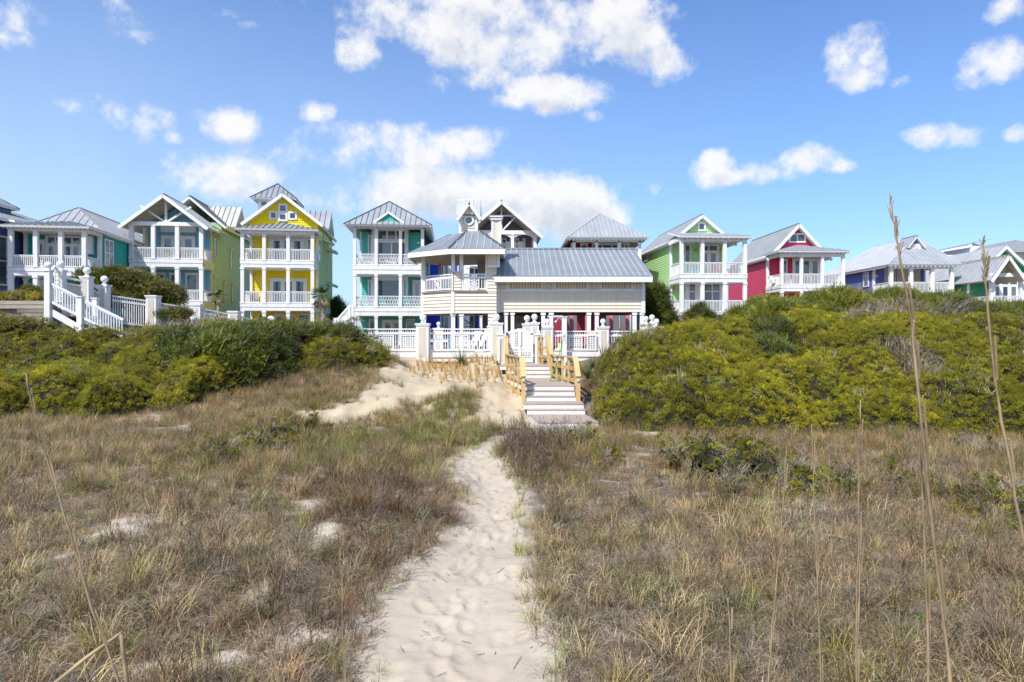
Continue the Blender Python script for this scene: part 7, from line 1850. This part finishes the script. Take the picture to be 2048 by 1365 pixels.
def gz_(x, y): return float(H(np.array([x]), np.array([y]))[0])
for px, y, lab, n, L, dead, sd in ((923, 33.2, 'bushy half-dry yucca at the top of the sand slope by the deck', 170, 1.0, .55, 1), (1183, 29.5, 'green yucca half buried in the bush beside the utility post', 50, .8, .1, 2), (1176, 27.8, 'green yucca close to the pine handrail', 50, .8, .1, 3), (1205, 30.5, 'green yucca behind the other two beside the steps', 40, .8, .1, 4)):
    x = wx(px, y); yucca(x, y, gz_(x, y) + (.0 if px < 1000 else .45), lab, n, L, sd, dead)
def prickly_pear():
    rr = np.random.RandomState(9); y = 21.2; x0 = wx(1800, y); z0 = gz_(x0, y); r = empty('prickly_pear', (x0, y, z0), 0, 'grey-green prickly pear cactus at the foot of the eastern dune', 'cactus')
    m = MB(); m.sphere((0, 0, .13), .13, 12, 8, 1.25); me = m.mesh('pad', 'cactus'); me.transform(Matrix.Diagonal((1, .22, 1, 1))); me.polygons.foreach_set('use_smooth', [True] * len(me.polygons))
    for i in range(34):
        o = link_mesh('pad', me, r); lvl = rr.choice([0, .2, .42], p=[.45, .35, .2]); o.location = (rr.normal(0, .42), rr.normal(0, .2), lvl + rr.uniform(-.03, .06)); o.rotation_euler = (rr.normal(0, .35), rr.normal(0, .5), rr.uniform(0, PI)); o.scale = (rr.uniform(.6, 1.0),) * 3
prickly_pear()

# ------------------------------------------------------------------ dune grass
def photo_uv(x, y, z): return CX + x / y * F, H0 + (CZ - z) / y * F
def grass():
    rr = np.random.RandomState(21); out = []
    # candidate points over the ground in view and a little beyond
    bands = [(4.7, 7, 44), (7, 10, 40), (10, 14, 34), (14, 19, 28), (19, 25, 28), (25, 34, 26)]
    Xs, Ys = [], []
    for a, b, dn in bands:
        hw = lambda y: .80 * y + 1.2
        n = int(dn * (b - a) * 2 * hw((a + b) / 2)); y = rr.uniform(a, b, n); x = rr.uniform(-1, 1, n) * hw(y); Xs.append(x); Ys.append(y)
    x, y = np.concatenate(Xs), np.concatenate(Ys)
    z = H(x, y); u, v = photo_uv(x, y, z)
    pmk, smk, pat = path_mask(x, y), sand_mask(x, y), patch_mask(x, y)
    cov = fbm(x * 1.1, y * 1.1, 4, 77); p = np.clip(.55 + 2.4 * (cov - .36), .08, 1)
    p = p * (pmk < -.12) * np.where(pmk > -.4, .8, 1); p = np.where(smk > -.05, 0.0, p) * (1 - .93 * sst(-.3, .9, pat))
    st = (x > -1.0) & (x < 3.0) & (y > 21.8) & (y < 35); p = np.where(st, 0, p)
    p = np.where((west(x, y) > .25) | (east(x, y) > .25), 0, p)
    p = np.where((y > 25) & (x > 3.5), 0, p); p = np.where(y > 33, 0, p)
    p = np.where((y > 21.5) & (smk <= -.05) & (pmk < -.12) & ~st & (west(x, y) <= .25) & (east(x, y) <= .25) & (y < 31) & (x < 3.5), np.maximum(p, .9), p)
    k = rr.uniform(size=len(x)) < p; x, y, z, u, v, pat, pmk, smk = x[k], y[k], z[k], u[k], v[k], pat[k], pmk[k], smk[k]; n = len(x)
    g = lambda a, b, ra, rb: np.exp(-((u - a) / ra) ** 2 - ((v - b) / rb) ** 2)
    n1, n2 = fbm(x * .7, y * .7, 4, 91), fbm(x * 2.1, y * 2.1, 3, 92)
    green = .22 + .75 * g(780, 880, 260, 38) + .6 * g(930, 830, 110, 45) + .30 * g(330, 1130, 200, 90) + .22 * g(1400, 1280, 300, 120) + .25 * g(1180, 1090, 90, 120) + .35 * g(60, 1250, 160, 90) + .9 * g(650, 830, 50, 25) + .25 * g(430, 930, 160, 30)
    green = np.clip(green * (.35 + 1.3 * n1) + rr.normal(0, .10, n), 0, 1)
    dark = 1.5 * g(750, 1010, 130, 75) + .9 * g(1040, 900, 80, 60) + .45 * g(640, 1150, 170, 90) + .4 * g(150, 1000, 250, 60) + .4 * g(1130, 950, 120, 50) + .5 * g(450, 1260, 200, 70)
    dark = np.clip(dark * (.5 + n2) + 1.5 * (n1 - .42), 0, 1)
    straw, brown, grey, grn, tawny = (np.array(c) for c in ((.50, .36, .17), (.14, .078, .034), (.37, .27, .16), (.165, .16, .032), (.35, .23, .09)))
    w = np.clip(rr.normal(.5, .3, n) + (n2 - .5), 0, 1)[:, None]
    col = straw * w + grey * (1 - w); far = np.clip((1010 - v) / 120, 0, 1)[:, None] * (u[:, None] > 1050); col = col * (1 - .55 * far) + tawny * .55 * far
    mid = (g(700, 880, 420, 60))[:, None]; col = col * (1 - .5 * mid) + tawny * .5 * mid
    col = col * (1 - dark[:, None] * .75) + brown * dark[:, None] * .75
    ug = rr.uniform(size=n) < green; col = np.where(ug[:, None], grn * (.6 + .8 * w) + straw * .12, col)
    up = np.clip(.12 + .85 * np.clip((v * -1 + 1000) / 140, 0, 1), 0, 1)       # finer, more upright further up the field
    t = rr.uniform(size=n); idx = np.where(t < up, rr.choice([4, 5, 2], n), rr.choice([0, 1, 1, 3, 3, 10, 10, 0], n))
    pw = .035 + .30 * g(1040, 890, 75, 55) + .05 * (v > 1000); isw = rr.uniform(size=n) < pw; idx = np.where(isw, rr.choice([6, 7], n), idx)
    col = np.where(isw[:, None], np.array((.19, .135, .085)), col)
    leafy = rr.uniform(size=n) < .012 + .03 * (v > 1100); idx = np.where(leafy, 8, idx); col = np.where(leafy[:, None], np.array((.10, .19, .03)), col)
    bg = rr.uniform(size=n) < .03; idx = np.where(bg, 9, idx); col = np.where(bg[:, None], np.array((.15, .19, .06)), col)
    near_path = (pmk > -.35) & (y < 12) & (x > 0); idx = np.where(near_path & (rr.uniform(size=n) < .5), 2, idx); col = np.where((near_path & (rr.uniform(size=n) < .22))[:, None], np.array((.34, .32, .12)), col)
    sc = rr.uniform(.64, 1.12, n) * (.62 + .76 * fbm(x * 1.7, y * 1.7, 3, 55)) * (1 + .25 * g(750, 1010, 140, 70) + .25 * g(1040, 890, 80, 50)) * np.where((y < 5.6), .75, 1) * np.where(pat > -.5, .65, 1) * np.where(pmk > -.4, .72, 1)
    R = np.stack([rr.normal(0, .14, n), rr.normal(0, .14, n), rr.uniform(0, 2 * PI, n)], 1)
    P = np.stack([x, y, z - .01], 1)
    scatter('dune_grass', 'grass', P, R, sc, idx, tint_rgba(col, n, rr, .22, .07), None, label='dry tan and olive dune grass covering the sand', category='grass')
    # stubble of thatch over the whole sward, flat on the sand
    m = 9000; yy = 4.6 * (26 / 4.6) ** rr.uniform(size=m); xx = rr.uniform(-1, 1, m) * (.8 * yy + 1); q = (path_mask(xx, yy) < -.05) & (sand_mask(xx, yy) < -.1) & (patch_mask(xx, yy) < .1) & ~((xx > -1) & (xx < 3) & (yy > 21.8)); xx, yy = xx[q], yy[q]; m = len(xx)
    c2 = np.where(rr.uniform(size=(m, 1)) < .5, np.array([[.31, .245, .165]]), np.array([[.14, .095, .05]]))
    scatter('dead_thatch', 'grass', np.stack([xx, yy, H(xx, yy) - .03], 1), np.stack([rr.normal(0, .2, m), rr.normal(0, .2, m), rr.uniform(0, 6.28, m)], 1), rr.uniform(.7, 1.2, m), rr.choice([10, 3], m), tint_rgba(c2, m, rr, .25, .06), None, label='flattened grey-brown grass litter between the tufts', category='litter')
    m = 240; yy = 5 * (15 / 5) ** rr.uniform(size=m); xx = rr.uniform(-1, 1, m) * (.8 * yy + .5); q = (path_mask(xx, yy) < -.3) & (patch_mask(xx, yy) < .2); xx, yy = xx[q], yy[q]; m = len(xx)
    scatter('bent_grass_clump', 'grass', np.stack([xx, yy, H(xx, yy) - .02], 1), np.stack([rr.normal(0, .12, m), rr.normal(0, .12, m), rr.uniform(0, 6.28, m)], 1), rr.uniform(.95, 1.45, m), rr.choice([0, 1, 3, 3], m), tint_rgba(np.where(rr.uniform(size=(m, 1)) < .6, np.array([[.42, .31, .16]]), np.array([[.32, .27, .20]])), m, rr, .15, .06), None, label='larger arching clumps of pale dead grass in the near field', category='grass')
    def clump(name, pts, idxs, color, s0, s1, label, jit=.2):
        xs, ys = [], []
        for (pu, pv, ru, rv, k) in pts:
            vv = pv + rr.normal(0, rv, k); uu = pu + rr.normal(0, ru, k); yy_ = (CZ - .1) * F / (vv - H0); xs.append((uu - CX) / F * yy_); ys.append(yy_)
        xs, ys = np.concatenate(xs), np.concatenate(ys); q = path_mask(xs, ys) < -.02; xs, ys = xs[q], ys[q]; k = len(xs)
        scatter(name, 'grass', np.stack([xs, ys, H(xs, ys) - .02], 1), np.stack([rr.normal(0, .2, k), rr.normal(0, .2, k), rr.uniform(0, 6.28, k)], 1), rr.uniform(s0, s1, k), rr.choice(idxs, k), tint_rgba(color, k, rr, jit, .08), None, label=label, category='grass')
    clump('dark_tussock', [(740, 1045, 45, 16, 46), (865, 1030, 26, 9, 26), (690, 1000, 40, 10, 24), (790, 1130, 50, 18, 26), (830, 985, 40, 8, 18)], [1, 2, 0, 3], (.155, .09, .042), .85, 1.3, 'dark red-brown tussocks on the hummock beside the path')
    clump('dead_weeds', [(1035, 905, 32, 16, 60), (1000, 935, 18, 10, 26), (1080, 930, 40, 20, 40), (985, 890, 14, 6, 12), (370, 1180, 60, 40, 6), (620, 1230, 50, 40, 6), (760, 1210, 20, 30, 12), (1110, 870, 40, 6, 20)], [6, 7], (.16, .11, .07), .75, 1.2, 'dark leafless twiggy weeds standing beside the path bend')
    # loose blades leaning over the path and sprouts on the sand
    m = 170; yy = rr.uniform(5, 20, m); l, r_ = np.interp(yy, _Y, _xl), np.interp(yy, _Y, _xr); side = rr.uniform(size=m) < .35; xx = np.where(side, l + rr.uniform(-.02, .12, m), r_ - rr.uniform(-.12, .10, m))
    scatter('path_edge_grass', 'grass', np.stack([xx, yy, H(xx, yy) - .04], 1), np.stack([rr.normal(0, .25, m), rr.normal(0, .25, m), rr.uniform(0, 6.28, m)], 1), rr.uniform(.35, .8, m), rr.choice([9, 9, 2, 7, 0], m), tint_rgba((.36, .32, .13), m, rr, .3, .12), None, label='sparse green and straw grass blades along the path edge', category='grass')
    m = 150; yy = rr.uniform(22.5, 31, m); xx = rr.uniform(-8, -.6, m); q = (sand_mask(xx, yy) > .1) & (rr.uniform(size=m) < .8); xx, yy = xx[q], yy[q]; m = len(xx)
    scatter('sand_sprouts', 'grass', np.stack([xx, yy, H(xx, yy) - .02], 1), np.stack([rr.normal(0, .2, m), rr.normal(0, .2, m), rr.uniform(0, 6.28, m)], 1), rr.uniform(.3, .8, m), rr.choice([8, 9, 3], m), tint_rgba((.14, .19, .05), m, rr, .3, .12), None, label='scattered green sprouts on the bare sand slope', category='grass')
grass()
# planted rows of dry beach grass on the sand slope
def planted():
    rr = np.random.RandomState(33); vs, fs, va = [], [], []
    protos = []
    for k in range(3):
        vs, fs, va = [], [], []
        for i in range(16): a = rr.uniform(0, 6.28); blade(vs, fs, va, (.02 * math.cos(a), .02 * math.sin(a), 0), a, rr.uniform(.32, .60), .017, .2, rr.uniform(0, .22), rr, 2)
        protos.append(mesh_from('planted_grass', vs, fs, 'straw_gold', va))
    n = 0
    for j in range(10):
        y = 29.4 + .52 * j
        x0, x1 = np.interp(y, [29.5, 31, 34.2], [wx(815, 29.5), wx(820, 31), wx(845, 34)]), wx(1006, y)
        if y < 30.4: x0, x1 = wx(880, y), wx(1000, y)
        k = int((x1 - x0) / .27)
        for i in range(k):
            if rr.uniform() < .10: continue
            x = x0 + (x1 - x0) * (i + .5 * (j % 2)) / k + rr.normal(0, .05); yy = y + rr.normal(0, .06)
            o = link_mesh('planted_grass', protos[rr.randint(3)]); o.location = (x, yy, gz_(x, yy) - .03); o.rotation_euler = (rr.normal(0, .08), rr.normal(0, .08), rr.uniform(0, 6.28)); s = rr.uniform(.8, 1.2); o.scale = (s, s, s)
            tag(o, 'straw-coloured sprig of planted beach grass in rows on the sand slope', 'grass sprig', 'planted beach grass on the sand slope'); n += 1
planted()
# tall stalks near the viewer
def stalk(pts, y, rad, label, head=False, seed=1, base=None):
    rr = np.random.RandomState(seed); P = [Vector((wx(u, y + dy), y + dy, ZZ(v, y + dy))) for u, v, dy in pts]
    d = (P[-1] - P[-2]).normalized() if len(P) > 1 else Vector((0, 0, -1))
    last = P[-1]; gz0 = gz_(last.x, last.y)
    if last.z > gz0: P.append(last + Vector((d.x * .3, d.y * .3, gz0 - last.z - .05)))
    Q = []
    for a, b in zip(P[:-1], P[1:]):
        for i in range(4): Q.append(a.lerp(b, i / 4) + Vector(rr.normal(0, .0012, 3)))
    Q.append(P[-1]); k = len(Q); m = MB(); m.tube(Q, [rad * (.35 + .65 * i / k) * (1.25 if i % 5 == 0 else 1) for i in range(k)], 6)
    r = m.build('sea_oat_stalk', 'reed', smooth=True); tag(r, label, 'stalk', 'tall dry sea oat stalks close to the viewer')
    if head:
        h = MB()
        for i in range(26):
            t = rr.uniform(.0, 5.0); a = Q[int(t)].lerp(Q[int(t) + 1], t % 1); e = Vector((rr.normal(0, .3), rr.normal(0, .3), 1)).normalized(); e.x *= .5; h.bar(a, a + e * rr.uniform(.015, .035), .0016, .0012)
        h.build('seed_head', 'reed', r, kind='stuff')
    s = MB()
    for i in range(3, k - 2, 5):
        a = Q[i]; b = Q[i - 2]; off = Vector((rad * 1.1, 0, 0)); s.bar(a + off, b + off * 2.2, rad * 1.1, rad * .5)
    s.build('leaf_sheath', 'reed', r, kind='stuff')
stalk([(1779, 410, 0), (1796, 490, 0), (1822, 640, 0), (1845, 860, 0), (1872, 1120, 0), (1902, 1365, 0)], 1.7, .0048, 'tallest stalk, its tip crossing the sky beside the periwinkle cottage', True, 1)
stalk([(1964, 488, 0), (1972, 580, 0), (1990, 760, 0), (2018, 920, 0), (2048, 1080, 0), (2085, 1250, 0)], 1.6, .0045, 'second tallest stalk, crossing in front of the jade cottage', True, 2)
stalk([(1826, 640, 0), (1838, 800, 0), (1846, 1000, 0), (1853, 1200, 0), (1858, 1365, 0)], 1.9, .0045, 'stalk rising just behind the tallest one', True, 3)
stalk([(1721, 800, 0), (1717, 950, 0), (1716, 1100, 0), (1712, 1365, 0)], 2.6, .0042, 'straight upright stalk in front of the large wax myrtle', True, 4)
stalk([(1623, 850, 0), (1628, 980, 0), (1634, 1150, 0), (1642, 1365, 0)], 2.8, .0042, 'straight stalk with pale lower joint in the eastern grass', False, 5)
stalk([(52, 745, 0), (75, 870, 0), (110, 970, 0), (148, 1090, 0), (185, 1220, 0), (238, 1365, 0)], 2.0, .0042, 'slanting stalk in front of the bright wax myrtle mound', True, 6)
stalk([(1572, 900, 0), (1566, 1010, 0), (1560, 1100, 0), (1545, 1250, 0), (1537, 1365, 0)], 3.2, .0042, 'thin dark stalk left of the two straight stalks' if False else 'thin dark stalk with a slight bend in the eastern grass', False, 7)
stalk([(1456, 1195, 0), (1460, 1280, 0), (1463, 1365, 0)], 2.6, .006, 'short broken pale stalk in the eastern grass', False, 8)
stalk([(1723, 1050, 0), (1719, 1180, 0), (1714, 1365, 0)], 2.9, .005, 'broken grey stalk beside the straight upright stalk', False, 9)
stalk([(1411, 1195, 0), (1405, 1270, 0), (1396, 1365, 0)], 3.4, .005, 'short dark stalk next to the broken pale one', False, 10)
stalk([(495, 1130, 0), (520, 1240, 0), (555, 1365, 0)], 3.4, .0045, 'thin stalk slanting among the grass west of the path', False, 11)
stalk([(680, 1100, 0), (684, 1230, 0), (690, 1365, 0)], 3.2, .0035, 'thin pale stalk at the western edge of the path', False, 12)
def bent_reed():
    y = 2.3; m = MB(); A = [Vector((wx(u, y + d), y + d, ZZ(v, y + d))) for u, v, d in ((40, 1420, -.2), (100, 1375, -.1), (170, 1318, 0), (243, 1266, 0))]
    m.tube(A, [.008, .007, .007, .006], 6); B = [Vector((wx(u, y), y, ZZ(v, y))) for u, v in ((242, 1268), (247, 1310), (254, 1365), (262, 1430))]; m.tube(B, [.006, .0065, .007, .008], 6)
    C = [B[-1], Vector((B[-1].x + .02, B[-1].y, gz_(B[-1].x, y)))]; m.tube(C, .008, 6)
    tag(m.build('broken_reed', 'reed', smooth=True), 'thick pale reed snapped over into a sharp bend at the bottom corner', 'reed')
bent_reed()
def path_litter():
    rr = np.random.RandomState(44); m = MB()
    for i in range(90):
        y = 5.2 + 10 * rr.uniform() ** 1.5; l, r_ = np.interp(y, _Y, _xl), np.interp(y, _Y, _xr); x = rr.uniform(l, r_); a = rr.uniform(0, PI); L = rr.uniform(.02, .11) * (2.2 if i % 9 == 0 else 1); z = gz_(x, y) - .01
        m.bar((x, y, z), (x + math.cos(a) * L, y + math.sin(a) * L, z + rr.uniform(0, .02)), .005, .004)
    tag(m.build('dry_twigs', 'bark', kind='stuff'), 'small dry twigs and stem bits lying on the sand path', 'litter')
path_litter()
def small_sign():
    y = 31; x = wx(1409, y); z = ZZ(677, y); m = MB(); m.box(x - .16, x + .16, y - .8, y - .4, z - .02, z + .03); m.tube([(x, y - .6, z - 1.4), (x, y - .6, z)], .02, 6); o = m.build('light_cap', 'white'); tag(o, 'small white lamp cap poking out of the shrubs on the eastern dune', 'garden light')
small_sign()
